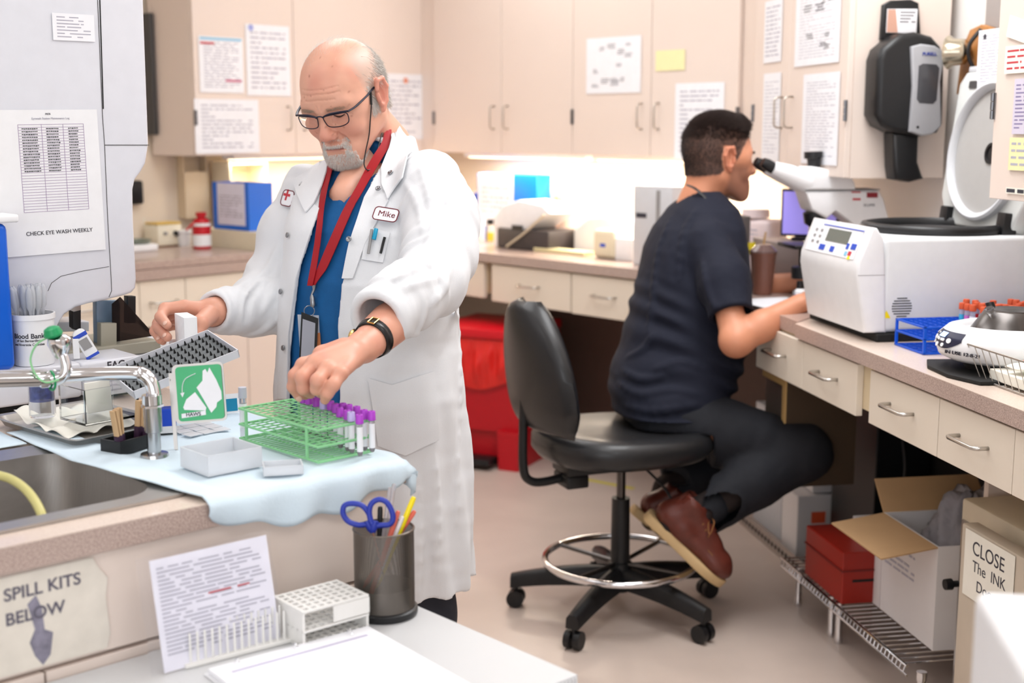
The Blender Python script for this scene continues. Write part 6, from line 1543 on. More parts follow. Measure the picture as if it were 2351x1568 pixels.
M_SKIN2 = mat('tanned_skin', (196, 132, 100), .45, vc=True, sss=.12, bump=.1, bscale=900)
def head_field(o):
    """a head in its own space: x right, y forward, z up, eyes at z=0; o = proportions"""
    H = Field(); w = o.get('w', 1)
    H.ell((0, -.014, .031), (.078 * w, .101, .087), k=.01)
    H.ell((0, .028, -.02), (.062 * w, .062, .085), k=.03)
    H.ell((0, -.02, -.03), (.066 * w, .07, .06), k=.03)
    for s in (-1, 1):
        H.cone((s * .052 * w, -.012, -.052), (s * .024, .066, -.104), .021, .020, k=.028)      # jaw
        H.ell((s * .040, .058, -.032), (.024, .024, .026), k=.02)                              # cheek
        H.ell((s * .058, .036, .0), (.016, .03, .02), k=.02)
    H.ell((0, .074, -.104), (.026, .020, .019), k=.018)                                        # chin
    H.cone((-.022, .068, -.078), (.022, .068, -.078), .019, .019, k=.02)
    for s in (-1, 1): H.cone((s * .047, .066, .020), (s * .010, .079, .015), .010, .010, k=.016)  # brow
    for s in (-1, 1): H.ell((s * .032, .095, -.001), (.020, .018, .013), k=.012, op='s')         # socket
    for s in (-1, 1):
        H.ell((s * .0315, .0705, -.001), (.0150, .0125, .0125), k=.003)                         # eyeball / closed lid
        H.cone((s * .019, .0735, .008), (s * .044, .071, .0065), .0042, .0045, k=.006)           # upper lid fold
        H.cone((s * .019, .0745, -.0125), (s * .042, .070, -.012), .0045, .005, k=.008)          # lower bag
    H.cone((0, .083, .010), (0, .103, -.030), .0085, .0105, k=.012)                              # nose bridge
    H.ell((0, .105, -.037), (.0135, .0135, .0115), k=.008)
    for s in (-1, 1):
        H.ell((s * .0125, .095, -.0405), (.0085, .0115, .0085), k=.007)
        H.ell((s * .007, .103, -.0495), (.0042, .0055, .0035), k=.003, op='s')
        H.cone((s * .020, .088, -.040), (s * .034, .075, -.066), .0018, .0015, k=.006, op='s')    # smile line
    for s in (-1, 1): H.cone((s * .0215, .0865, .0035), (s * .042, .0835, .0022), .0016, .0014, k=.002, op='s')
    H.cone((-.017, .086, -.0665), (.017, .086, -.0665), .0062, .0062, k=.008); H.ell((0, .090, -.066), (.014, .006, .005), k=.006)
    H.cone((-.015, .084, -.079), (.015, .084, -.079), .0068, .0068, k=.008)
    H.fn(lambda q: np.sqrt((q[:, 2] + .0725 - np.abs(q[:, 0]) * -.06) ** 2 + np.maximum(0, np.abs(q[:, 0]) - .024) ** 2 + np.maximum(0, .087 - q[:, 1]) ** 2) - .0014, (-.03, .08, -.08), (.03, .1, -.065), k=.003, op='s')
    for s in (-1, 1):   # ears
        Re = frame_from((s * .35, .9, -.0), (-.0, -.22, 1))
        H.ell((s * .080 * w, -.012, -.004), (.010, .019, .034), Re, k=.006)
        H.ell((s * .088 * w, -.006, .0), (.008, .0115, .022), Re, k=.004, op='s')
        H.chain([(s * .086 * w, .004, .012), (s * .088 * w, -.004, .030), (s * .090 * w, -.022, .026), (s * .090 * w, -.028, .006), (s * .086 * w, -.018, -.022), (s * .080 * w, -.004, -.036)], [.0042, .0045, .0048, .0046, .0044, .0062], k=.004)
        H.cone((s * .084 * w, .004, -.010), (s * .083 * w, .003, .001), .0045, .004, k=.004)
    nk = o.get('neck', (0, -.07, -.19))
    H.cone((0, -.034, -.06), nk, .055, .062, k=.03)
    return H
def limb_hand(F, wrist, fingers, palm_r, k=.006):
    for pts, rs in fingers: F.chain(pts, rs, k)
# ------------------------------------------------------------ the standing man
HS = .985
HR = frame_from((-.36, -.81, -.465), (-.255, -.40, .88)); HT = np.array([-.352, 2.770, 1.512])
Hd = head_field({'neck': (.0, -.085, -.165), 'w': 1.05})
def fs0(x_, z_, y0=.14):
    t = np.linspace(y0, .0, 280); d = Hd.ev(np.stack([np.full(280, x_), t, np.full(280, z_)], 1)); return V(x_, t[int(np.argmax(d < 0))], z_)
def groove(xz, r=.0011, k=.003, sink=.0):
    pts = [fs0(a_, b_) for a_, b_ in xz]
    return [(pts[i], pts[i + 1], r, k) for i in range(len(pts) - 1)]
gv = []
for z_, w_ in ((.034, .036), (.045, .046), (.056, .044)): gv += groove([(x_, z_ + .004 * (1 - abs(x_) / w_) * (1 if z_ < .05 else .4)) for x_ in np.linspace(-w_, w_, 9)], .0005, .0032)
for s_ in (-1, 1):
    gv += groove([(s_ * .0045, .016), (s_ * .0065, .026)], .0009, .003); gv += groove([(s_ * .018, -.040), (s_ * .026, -.052), (s_ * .032, -.066), (s_ * .033, -.080)], .0018, .006); gv += groove([(s_ * .020, -.016), (s_ * .032, -.0205), (s_ * .044, -.017)], .0011, .004)
    for dz in (-.004, .003, .010): gv += groove([(s_ * .050, dz * .5), (s_ * .059, dz * 1.4)], .0008, .003)
for a_, b_, r_, k_ in gv: Hd.cone(a_, b_, r_, r_, k_, 's')
def toh(q): return (np.asarray(q) - HT) @ HR / HS
def fromh(q): return np.asarray(q) @ HR.T * HS + HT
lo, hi = (-.105, -.16, -.22), (.105, .135, .14); h = .0019
D = Hd.grid(lo, hi, h); hv, hf = surfnet(D, lo, h)
q = hv; x, y, z = np.abs(q[:, 0]), q[:, 1], q[:, 2]
skin, red, pale, lip = lc(222, 166, 142), lc(206, 118, 104), lc(232, 184, 164), lc(178, 106, 98)
def blend(c, t, w_): return c * (1 - w_[:, None]) + t * w_[:, None]
def gs(d, s): return np.exp(-(d / s) ** 2)
c = np.tile(skin, (len(q), 1)) * (1 + .05 * noise3(q, 90, 1)[:, None]) * (1 + .03 * noise3(q, 260, 2)[:, None])
c = blend(c, red, .55 * gs(np.linalg.norm(q - V(0, .105, -.038), axis=1), .022)); c = blend(c, red, .4 * gs(np.linalg.norm(np.stack([x, y, z], 1) - V(.04, .07, -.035), axis=1), .024))
c = blend(c, red, .45 * np.clip(noise3(q, 55, 4) * .9, 0, 1) * (z > .045)); c = blend(c, red, .45 * np.clip((x - .083) / .003, 0, 1) * (y > -.045) * (y < .02) * (np.abs(z) < .045))
mth = (x < .022) * (y > .08) * gs(z + .0725, .0055); c = blend(c, lip, .8 * np.clip(mth, 0, 1))
scg = (y < .03) * (x > .045) * (z > -.04) * (z < .115); scg = np.clip(scg * np.clip((.034 - y) / .02, 0, 1) * np.clip((x - .045) / .02, 0, 1) + (y < -.05) * (z < .12) * (z > -.05), 0, 1) * ~((x > .082) & (y > -.042) & (y < .012) & (np.abs(z) < .04)); c = blend(c, lc(186, 170, 158), .65 * scg)
lash = (y > .06) * gs(z + .0065 - .0 * x, .0011) * (np.abs(x - .0315) < .0125); c = blend(c, lc(70, 44, 40), .85 * lash); c = blend(c, lc(188, 120, 104), .35 * (y > .06) * gs(z + .010, .006) * (np.abs(x - .0315) < .016))
rs_ = np.random.RandomState(5)
for k in range(26):
    p_ = V(rs_.uniform(-.06, .06), 0, rs_.uniform(-.04, .11)); d = np.hypot(q[:, 0] - p_[0], q[:, 2] - p_[2]); c = blend(c, lc(150, 88, 66), .55 * gs(d, rs_.uniform(.0009, .0022)) * (y > .02))
body = Field(); TRt0 = V(-math.cos(math.radians(31)), math.sin(math.radians(31)), 0)
# body under the clothes: neck base, torso, legs
sh_r, sh_l = P(704, 430, 2.88), P(985, 408, 2.68)
nb = fromh((0, -.085, -.165))
el_l, wr_l = P(1012, 642, 2.50), P(838, 794, 2.235)
el_r, wr_r = P(640, 655, 2.88), P(492, 716, 2.66)
pelvis = np.array([-.265, 2.72, .92]); chest = np.array([-.285, 2.70, 1.22])
vn0 = P(790, 450, 2.715); chest = np.array([-.285, 2.75, 1.20]); body.cone(nb + V(0, 0, .02), vn0, .048, .032, k=.02).cone(nb, chest, .05, .085, k=.02).cone(chest, pelvis, .09, .105, k=.05).cone(sh_r, sh_l, .036, .036, k=.02)
body.cone(sh_r, el_r, .045, .036, k=.02).cone(sh_l, el_l, .045, .038, k=.02).cone(el_r, wr_r, .034, .026, k=.02)
for s_ in (-1, 1):
    hp = pelvis + TRt0 * .075 * s_ + V(0, 0, -.05); kn = hp + V(.0, -.02, -.42); an = kn + V(0, .03, -.38)
    body.cone(hp, kn, .08, .055, k=.03).cone(kn, an, .05, .034, k=.02).cone(an, an + V(-.05, -.15, -.03), .034, .03, k=.02)
lo, hi = (-.75, 2.35, .0), (.1, 3.1, 1.5); bd = body.grid(lo, hi, .012); bv, bf = surfnet(bd, lo, .012)
# left hand and forearm, closing on a tube cap
LH = Field()
def px(*a): return P(*a)
W = wr_l
LH.cone(el_l, W + (el_l - W) * .18, .043, .033, k=.01).cone(W + (el_l - W) * .3, W, .036, .0285, k=.012)
mc = [px(698, 838, 2.150), px(722, 836, 2.128), px(752, 846, 2.112), px(782, 858, 2.102)]      # knuckles index..little
for m_, r_ in zip(mc, (.0125, .013, .0125, .0115)): LH.cone(W + (m_ - W) * .08, m_, .019, r_, k=.014)
LH.cone(px(800, 812, 2.18), px(735, 830, 2.135), .021, .015, k=.016)
fg = [([mc[0], px(677, 862, 2.140), px(673, 888, 2.150), px(686, 910, 2.158)], [.0120, .0108, .0098, .0082]),
      ([mc[1], px(694, 866, 2.105), px(697, 892, 2.112), px(713, 904, 2.135)], [.0128, .0118, .0104, .0084]),
      ([mc[2], px(729, 874, 2.085), px(727, 893, 2.095), px(737, 903, 2.118)], [.0124, .0116, .0102, .0084]),
      ([mc[3], px(765, 884, 2.082), px(752, 903, 2.085), px(746, 918, 2.095)], [.0114, .0106, .0094, .0078]),
      ([px(790, 800, 2.20), px(740, 815, 2.20), px(712, 868, 2.205), px(700, 905, 2.195)], [.0185, .016, .0125, .0098])]
limb_hand(LH, W, fg, .02, k=.005)
for m_ in mc: LH.ell(m_ + V(0, -.004, .003), (.0105, .009, .008), k=.008)
al = np.stack([np.min([*(f_[0])], axis=0) for f_ in fg]); lo = np.minimum(al.min(0), np.minimum(el_l, W)) - .06; hi = np.maximum(np.maximum(al.max(0), mc[3]), el_l) + .06
D = LH.grid(lo, hi, .0022); lv, lf = surfnet(D, lo, .0022)
# right hand steadying the cassettes
RH = Field(); W = wr_r
RH.cone(el_r, W, .036, .029, k=.012)
mr = [px(424, 704, 2.625), px(412, 716, 2.655), px(404, 730, 2.68), px(402, 744, 2.70)]
for m_, r_ in zip(mr, (.013, .013, .012, .011)): RH.cone(W + (m_ - W) * .08, m_, .020, r_, k=.014)
fr = [([mr[0], px(379, 709, 2.61), px(369, 728, 2.585), px(384, 746, 2.555)], [.0135, .0122, .0108, .0088]),
      ([mr[1], px(370, 728, 2.63), px(364, 752, 2.60), px(384, 774, 2.555)], [.0132, .0122, .0112, .0094]),
      ([mr[2], px(364, 742, 2.655), px(356, 760, 2.63), px(368, 780, 2.60)], [.0126, .0116, .0104, .0086]),
      ([mr[3], px(372, 754, 2.69), px(366, 770, 2.67), px(374, 784, 2.64)], [.0112, .0102, .009, .0076]),
      ([px(480, 724, 2.63), px(460, 742, 2.575), px(452, 768, 2.565), px(447, 790, 2.565)], [.019, .0165, .0125, .0098])]
limb_hand(RH, W, fr, .02, k=.005)
lo = np.array([px(345, 800, 2.6)[0] - .03, 2.42, .97]); hi = np.array([el_r[0] + .05, el_r[1] + .06, el_r[2] + .09]); lo[2] = 1.0
D = RH.grid(lo, hi, .0022); rv, rf = surfnet(D, lo, .0022)
hw = fromh(hv)
def handcol(v, seed):
    c = np.tile(lc(218, 158, 134), (len(v), 1)) * (1 + .05 * noise3(v, 80, seed)[:, None]); c = blend(c, red, .35 * np.clip(noise3(v, 120, seed + 1), 0, 1)); return c
lcol = handcol(lv, 11); rcol = handcol(rv, 12)
NAILS = [(f_, n_) for f_, n_ in ((fg[0], V(-.1, -1, .1)), (fr[0], V(.1, -1, .2)), (fr[1], V(.1, -1, .2)), (fr[2], V(.1, -1, .2)))]
v_all = np.concatenate([hw, bv, lv, rv]); o1, o2, o3 = len(hw), len(hw) + len(bv), len(hw) + len(bv) + len(lv)
f_all = np.concatenate([hf, bf + o1, lf + o2, rf + o3]); c_all = np.concatenate([c, np.tile(skin, (len(bv), 1)), lcol, rcol])
man = npmesh('person', v_all, f_all, M_SKIN, None, c_all)
tag(man, 'standing person in a white lab coat and glasses sorting lavender-capped tubes', 'person')

for (pts, rs), dn in NAILS:
    tip, pre = pts[-1], pts[-2]; a_ = unit(tip - pre); n_ = unit(dn - a_ * (dn @ a_)); s_ = np.cross(a_, n_); o_ = tip + n_ * (rs[-1] - .0014) + a_ * .001
    Mn = Matrix([[a_[i] * .0062, s_[i] * .0052, n_[i] * .0022, o_[i]] for i in range(3)] + [[0, 0, 0, 1]])
    b_ = B(); bmesh.ops.create_icosphere(b_, subdivisions=3, radius=1, matrix=Mn); obj('fingernail', b_, mat('nail', (232, 188, 168), .25), man, True)
# ---- cloth
TA = math.radians(31); TF = V(-math.sin(TA), -math.cos(TA), 0); TRt = V(-math.cos(TA), math.sin(TA), 0)
def loft(levels, k_fold=None, ex=2.3):
    """levels: z, cx, cy, half width, half depth -> distance to a stack of rounded sections turned to face TF"""
    L = np.array(levels, float)
    def f(q):
        z = q[:, 2]; cx = np.interp(z, L[:, 0], L[:, 1]); cy = np.interp(z, L[:, 0], L[:, 2]); a = np.interp(z, L[:, 0], L[:, 3]); b = np.interp(z, L[:, 0], L[:, 4])
        dx, dy = q[:, 0] - cx, q[:, 1] - cy; X_ = dx * TRt[0] + dy * TRt[1]; Y_ = dx * TF[0] + dy * TF[1]
        rr_ = (np.abs(X_ / a) ** ex + np.abs(Y_ / b) ** ex) ** (1 / ex); d = (rr_ - 1) * np.minimum(a, b)
        return np.maximum(d, np.maximum(L[0, 0] - z, z - L[-1, 0]))
    return f
CXY = lambda z: (float(np.interp(z, [.5, .9, 1.2, 1.36], [-.294, -.306, -.304, -.300])), float(np.interp(z, [.5, .9, 1.2, 1.36], [2.74, 2.72, 2.735, 2.80])))
def lv_(z, a, b): return (z, *CXY(z), a, b)
coatL = [lv_(.49, .222, .175), lv_(.70, .218, .168), lv_(.90, .214, .158), lv_(1.02, .205, .148), (1.14, -.297, 2.72, .203, .142), (1.24, -.297, 2.745, .204, .130), (1.31, -.296, 2.775, .185, .105), (1.36, -.294, 2.815, .130, .090), (1.40, -.288, 2.85, .085, .085), (1.43, -.284, 2.87, .070, .075)]
def wr(q):
    # long hanging folds below the waist, diagonal ones above
    z = q[:, 2]; ang = np.arctan2(q[:, 1] - 2.71, q[:, 0] + .28); lowf = np.clip((1.0 - z) / .35, 0, 1)
    a = .0075 * lowf * np.sin(ang * 7 + 2.2 * np.sin(z * 5) + .8) * (.6 + .4 * np.sin(ang * 3 + 1)); a += .0035 * lowf * np.sin(ang * 17 + z * 9)
    up_ = 1 - lowf; t = noise3(q * V(1, 1, .45), 26, 21); a += up_ * .006 * (1 - np.abs(t) * 2.2).clip(-1, 1) * .7; a += .0016 * noise3(q, 70, 23)
    return a
CO = Field()
f0 = loft(coatL); CO.fn(lambda q: f0(q) + wr(q), (-.56, 2.45, .44), (.02, 3.04, 1.48), k=.02)
def sleeve(F, pts, rs, seed, k=.03, amp=.006, freq=42):
    pts = [np.array(p_) for p_ in pts]
    for i in range(len(pts) - 1):
        a, b, ra, rb = pts[i], pts[i + 1], rs[i], rs[i + 1]
        def f(q, a=a, b=b, ra=ra, rb=rb):
            ba = b - a; L = np.linalg.norm(ba); u_ = ba / L; t = np.clip((q - a) @ u_ / L, 0, 1); s_ = (q - a) @ u_
            d = np.linalg.norm(q - a - (t * L)[:, None] * u_, axis=1) - (ra + (rb - ra) * t)
            lt = q - a - s_[:, None] * u_; w_ = noise3(lt * .32 + (s_ * 1.15)[:, None] * u_ + a, freq, seed); rdg = (1 - np.abs(w_) * 2.4).clip(-.5, 1)
            return d - amp * rdg - .0015 * noise3(q, 110, seed + 3)
        R_ = max(ra, rb) + .06; F.fn(f, np.minimum(a, b) - R_, np.maximum(a, b) + R_, k=k)
shl = sh_l + V(.0, .01, -.012); shr = sh_r + V(0, .0, -.012)
cuff_l = wr_l + (el_l - wr_l) * .30; cuff_r = wr_r + (el_r - wr_r) * .04
sleeve(CO, [shl, P(1012, 500, 2.60), P(1008, 585, 2.53), P(985, 650, 2.45), P(925, 688, 2.37), P(880, 722, 2.315)], [.066, .069, .066, .062, .054, .050], 31, amp=.006)
sleeve(CO, [shr, P(668, 540, 2.89), P(636, 650, 2.88), P(585, 702, 2.79), P(545, 715, 2.73), P(502, 714, 2.675)], [.060, .062, .062, .056, .046, .040], 37, amp=.006)
# bunched rings of the pushed-up left sleeve
cdir = unit(wr_l - el_l)
for (u, v, z_, r_) in ((905, 706, 2.345, .060), (930, 686, 2.375, .062), (955, 666, 2.405, .064)): 
    c0 = P(u, v, z_); CO.fn((lambda c0, r_: lambda q: np.hypot(np.hypot(*(lambda d: (np.linalg.norm(d - (d @ cdir)[:, None] * cdir, axis=1) - (r_ - .004), d @ cdir + .012 * noise3(q, 30, 5)))(q - c0)), 0) - .0055)(c0, r_), c0 - .09, c0 + .09, k=.012)
CO.p.append((lambda q: f0(q) + .0 , np.array([-.56, 2.45, .44]), np.array([0, 2.98, .45]), .001, 'u')) if False else None
OUT_ = list(CO.p)
# strokes: ridges where the coat is creased
def ridge(F, pts, r=.007, sink=.0045, k=.010, op='u'):
    uv = [(p_.x, p_.y) for p_ in smoothpts([(a, b, 0) for a, b in pts], 4)]; q = trace(F, uv, 1.8, 3.2); g = grad(F, q, .006); q = q - g * (sink if op == 'u' else -r * .45)
    n = len(q); rs = [r * math.sin(math.pi * (.12 + .76 * i / (n - 1))) for i in range(n)]
    return [(q[i], q[i + 1], rs[i], rs[i + 1], k, op) for i in range(n - 1)]
strokes = []
for pts in ([(1010, 420), (1000, 500), (985, 560), (960, 610)], [(1045, 470), (1030, 540), (1010, 600)], [(985, 590), (930, 625), (880, 660), (850, 690)], [(1005, 640), (950, 650), (905, 672)], [(1030, 600), (1020, 660), (990, 700)],
            [(640, 560), (620, 610), (590, 640)], [(620, 640), (590, 655), (560, 690), (552, 740)], [(570, 640), (545, 670), (540, 720)], [(640, 600), (630, 660), (600, 720)], [(560, 770), (600, 760), (640, 730)],
            [(930, 420), (960, 470), (975, 540)], [(900, 730), (930, 760), (960, 770)], [(870, 480), (900, 520)], [(965, 380), (985, 440), (990, 500)],
            [(1050, 700), (1056, 850), (1052, 1000), (1050, 1200)], [(1000, 1050), (1005, 1200), (1000, 1330)], [(960, 1100), (965, 1250), (960, 1380)], [(650, 800), (640, 870), (632, 915)]):
    strokes += ridge(CO, pts)
for pts in ([(1020, 430), (1012, 520), (990, 590)], [(1000, 615), (950, 636), (900, 655)], [(600, 650), (572, 690), (566, 740)]):
    strokes += ridge(CO, pts, r=.005, k=.008, op='s')
for a in strokes: CO.cone(a[0], a[1], a[2], a[3], a[4], a[5])
OUTF = Field(); OUTF.p = list(CO.p)
# hollow it, open the front, open cuffs and hem
def inner(q):
    d = Field(); d.p = OUT_; return d.ev(q) + .010
CO.fn(lambda q: f0(q) + wr(q) + .008, (-.56, 2.45, .40), (.02, 3.04, 1.48), k=.002, op='s')
# the opening is a vertical wedge in the front, its edges at these points
eL = np.array([(1.375, .035), (1.30, -.0), (1.20, .042), (1.10, .070), (1.00, .082), (.90, .088), (.50, .070)])   # his right edge
def edge_x(pts_uv):
    out = []
    for u, v in pts_uv:
        q = trace(OUTF, [(u, v)], 1.8, 3.2)[0]; cxy = CXY(q[2]); out.append((q[2], (q[0] - cxy[0]) * TRt[0] + (q[1] - cxy[1]) * TRt[1]))
    return np.array(out)
eR_ = edge_x([(756, 392), (738, 470), (712, 540), (690, 600), (674, 700), (664, 800), (660, 910)]); eL_ = edge_x([(905, 330), (880, 372), (838, 452), (803, 560), (786, 640), (773, 750), (776, 830), (778, 905)])
eR_ = np.vstack([[1.50, eR_[0, 1] * .6], eR_, [.45, eR_[-1, 1] - .01]]); eL_ = np.vstack([[1.50, eL_[0, 1]], eL_, [.45, eL_[-1, 1] + .01]])
eR_ = eR_[np.argsort(eR_[:, 0])]; eL_ = eL_[np.argsort(eL_[:, 0])]
def opening(q):
    z = q[:, 2]; cx = np.interp(z, [.5, .9, 1.2, 1.36], [-.294, -.306, -.304, -.300]); cy = np.interp(z, [.5, .9, 1.2, 1.36], [2.74, 2.72, 2.735, 2.80])
    X_ = (q[:, 0] - cx) * TRt[0] + (q[:, 1] - cy) * TRt[1]; Y_ = (q[:, 0] - cx) * TF[0] + (q[:, 1] - cy) * TF[1]
    a = np.interp(z, eR_[:, 0], eR_[:, 1]); b = np.interp(z, eL_[:, 0], eL_[:, 1])
    return np.maximum(np.maximum(X_ - a, b - X_), -Y_ + .0)
CO.fn(opening, (-.6, 2.4, .4), (0, 3, 1.5), k=.003, op='s')
# cuffs
def hole(F, a, b, ra, rb): F.cone(a, b, ra, rb, k=.002, op='s')
hole(CO, P(925, 690, 2.37), P(840, 752, 2.26), .042, .043); hole(CO, P(535, 714, 2.715), P(470, 714, 2.62), .033, .036)
CO.fn(lambda q: np.maximum((q - P(868, 733, 2.300)) @ -cdir, np.linalg.norm(q - P(850, 745, 2.27), axis=1) - .10), P(850, 745, 2.27) - .1, P(850, 745, 2.27) + .10, k=.002, op='s')
cdr = unit(wr_r - P(545, 715, 2.73)); CO.fn(lambda q: (q - P(490, 714, 2.66)) @ -cdr, P(470, 714, 2.64) - .12, P(492, 714, 2.66) + .07, k=.002, op='s')
# cuff rings
def cring(F, c, ax, R_, r_, k=.008):
    F.fn(lambda q: np.hypot(np.linalg.norm((q - c) - ((q - c) @ ax)[:, None] * ax, axis=1) - R_, (q - c) @ ax) - r_, c - R_ - .04, c + R_ + .04, k=k)
for f_ in (0, .012, .024): cring(CO, P(866, 735, 2.298) - cdir * (f_ + .004), cdir, .0465 + .003 * (f_ > .01), .0075)
for f_ in (0, .010, .02, .03): cring(CO, P(491, 714, 2.662) - cdr * f_, cdr, .0375, .0045)
# neck hole
CO.cone(nb + V(.0, -.03, -.05), nb + V(-.01, -.03, .12), .058, .075, k=.003, op='s')
lo, hi = (-.75, 2.12, .47), (.08, 3.08, 1.47)
D = CO.grid(lo, hi, .0042); cv, cf = surfnet(D, lo, .0042)
M_COAT = mat('white_coat_cloth', (226, 227, 230), .8, bump=.25, bscale=700, sheen=.2)
coat = npmesh('lab_coat', cv, cf, M_COAT, man)
# blue scrub top
SC_ = Field(); scl = [(z_, x_, y_, a_ - .016, b_ - .014) for z_, x_, y_, a_, b_ in coatL[2:]]; f1 = loft([(.86, *CXY(.86), .185, .146)] + scl)
SC_.fn(lambda q: f1(q) + .004 * np.sin((q @ TRt) * 70 + 2 * np.sin(q[:, 2] * 9)) * np.clip((1.2 - q[:, 2]) / .2, 0, 1) + .0015 * noise3(q, 60, 5), (-.56, 2.45, .8), (.02, 3.04, 1.48), k=.01)
SCOUT = Field(); SCOUT.p = list(SC_.p)
vn = trace(SCOUT, [(783, 470)], 1.8, 3.2)[0]
def vneck(q):
    d = q - vn; X_ = d @ TRt; return np.maximum(np.abs(X_) - (d[:, 2]) * .62, -(d @ TF) - .12)
SC_.fn(vneck, vn + V(-.2, -.2, -.01), vn + V(.2, .25, .3), k=.004, op='s'); SC_.cone(nb + V(.0, -.03, -.05), nb + V(-.01, -.03, .12), .052, .07, k=.003, op='s')
lo, hi = (-.56, 2.4, .84), (.03, 3.06, 1.47); D = SC_.grid(lo, hi, .0045); sv_, sf_ = surfnet(D, lo, .0045)
M_SCRUB = mat('teal_blue_scrub', (0, 84, 142), .75, bump=.2, bscale=600, var=.06, vscale=60)
npmesh('scrub_top', sv_, sf_, M_SCRUB, man)
# chest skin showing in the neckline
NK = Field(); NK.cone(nb + V(0, 0, .03), vn + V(.02, .05, -.01), .056, .05, k=.03)
# dark trousers + shoes
TR_ = Field()
for s_ in (-1, 1):
    hp = pelvis + TRt * .072 * s_ + V(0, 0, -.05); kn = hp + V(.0, -.01, -.45); an = kn + V(0, .02, -.36); TR_.cone(hp, kn, .085, .078, k=.03).cone(kn, an, .08, .075, k=.03)
lo, hi = (-.5, 2.4, .05), (.0, 3.0, .99); D = TR_.grid(lo, hi, .01); tv, tf = surfnet(D, lo, .01); npmesh('trousers', tv, tf, mat('charcoal_trousers', (40, 42, 52), .8), man)
for s_ in (-1, 1):
    an = pelvis + TRt * .072 * s_ + V(0, 0, -.85); b_ = Field(); b_.cone(V(an[0], an[1], .045), V(an[0] - .07, an[1] - .17, .038), .042, .036, k=.02); lo = V(an[0] - .16, an[1] - .25, .0); D = b_.grid(lo, lo + V(.24, .34, .12), .006); v2, f2 = surfnet(D, lo, .006); npmesh('shoe', v2, f2, M_BLKM, man)
# collar and lapels
def lap(top, bot, lift=.006, th=.003, nu=24, nv=10, name='lapel', F=OUTF): return patch(F, (top, bot), nu, nv, lift, th, name, M_COAT, man, (1.8, 3.2))
lap([(893, 284), (918, 300), (945, 345), (931, 412)], [(898, 330), (876, 392), (878, 430), (893, 462)], .010)
lap([(893, 462), (872, 500), (840, 560), (812, 640)], [(874, 392), (838, 455), (803, 560), (787, 640)], .005)
lap([(757, 372), (728, 382), (700, 402), (676, 418)], [(755, 396), (744, 430), (725, 470), (706, 492)], .009)
lap([(676, 430), (668, 500), (650, 620), (640, 760), (632, 915)], [(735, 480), (712, 545), (682, 640), (665, 770), (661, 915)], .004)
# chest pocket, lower pocket
lap([(842, 522), (896, 536)], [(832, 596), (880, 604)], .004, .002, 12, 10, 'chest_pocket')
lap([(846, 868), (900, 884), (995, 852)], [(868, 1022), (930, 1045), (1004, 1010)], .005, .002, 16, 14, 'side_pocket')
# snaps
M_SNAP = mat('snap_metal', (150, 152, 156), .3, 1)
def snap(u, v, F=OUTF, lift=.0085):
    q_ = trace(F, [(u, v)], 1.8, 3.2)[0]; g_ = grad(F, np.array([q_]), .004)[0]; R_ = Vector(g_).to_track_quat('Z', 'Y').to_matrix().to_4x4(); R_.translation = Vector(q_ + g_ * lift)
    obj('snap', lathe(B(), [(0, .001), (.003, .001), (.004, .0022), (.0055, .0022), (.006, .0), (0, 0)], 16), M_SNAP, man, True, R_)
for u, v in ((903, 407), (872, 443), (807, 552)): snap(u, v, lift=.0125)
for u, v in ((698, 428), (668, 541), (652, 670), (658, 799)): snap(u, v, lift=.008)
# name patches
def badge_patch(c, w_, h_, label, textstr, m, quad, red_cross=False):
    q_ = trace(OUTF, [c], 1.8, 3.2)[0]; g_ = grad(OUTF, np.array([q_]), .01)[0]; X_ = Vector(trace(OUTF, [(c[0] + 20, c[1])], 1.8, 3.2)[0] - trace(OUTF, [(c[0] - 20, c[1])], 1.8, 3.2)[0]).normalized()
    Zn = Vector(g_); X_ = (X_ - Zn * X_.dot(Zn)).normalized(); Y_ = Zn.cross(X_); M = Matrix(((X_.x, Y_.x, Zn.x, q_[0] + g_[0] * .010), (X_.y, Y_.y, Zn.y, q_[1] + g_[1] * .010), (X_.z, Y_.z, Zn.z, q_[2] + g_[2] * .010), (0, 0, 0, 1))) @ Rz(-.06)
    p_ = obj('name_patch', (lambda b: (prism(b, rrect(-w_ / 2, w_ / 2, -h_ / 2, h_ / 2, h_ * .25), 0, .001), b)[1])(B()), M_PAPER, man, None, M)
    obj('patch_border', tube(B(), [(x, y, .0012) for x, y in rrect(-w_ / 2, w_ / 2, -h_ / 2, h_ / 2, h_ * .25)], .0011, 6, True), mat('maroon_thread', (110, 30, 44), .7), p_)
    if textstr: text(textstr, h_ * .62, T(w_ * .04, 0, .0014), mat('maroon_thread', (110, 30, 44), .7), p_)
    if red_cross: text('+', h_ * 1.4, T(-w_ * .12, h_ * .12, .0014), M_INKR, p_, bold=True)
badge_patch((888, 499), .050, .030, '', 'Mike', None, None); badge_patch((669, 458), .040, .034, '', '', None, None, True)
# pens in the pocket
M_TEALP = mat('pen_cyan', (0, 150, 190), .4)
for pts, m_, r_ in (([(857, 535), (849, 585)], M_GRY, .0032), ([(866, 535), (861, 553)], M_TEALP, .0045), ([(887, 546), (876, 585)], M_BLK, .0028)):
    cord(OUTF, pts, r_, 'pocket_pen', m_, man, .008, zr=(1.8, 3.2))
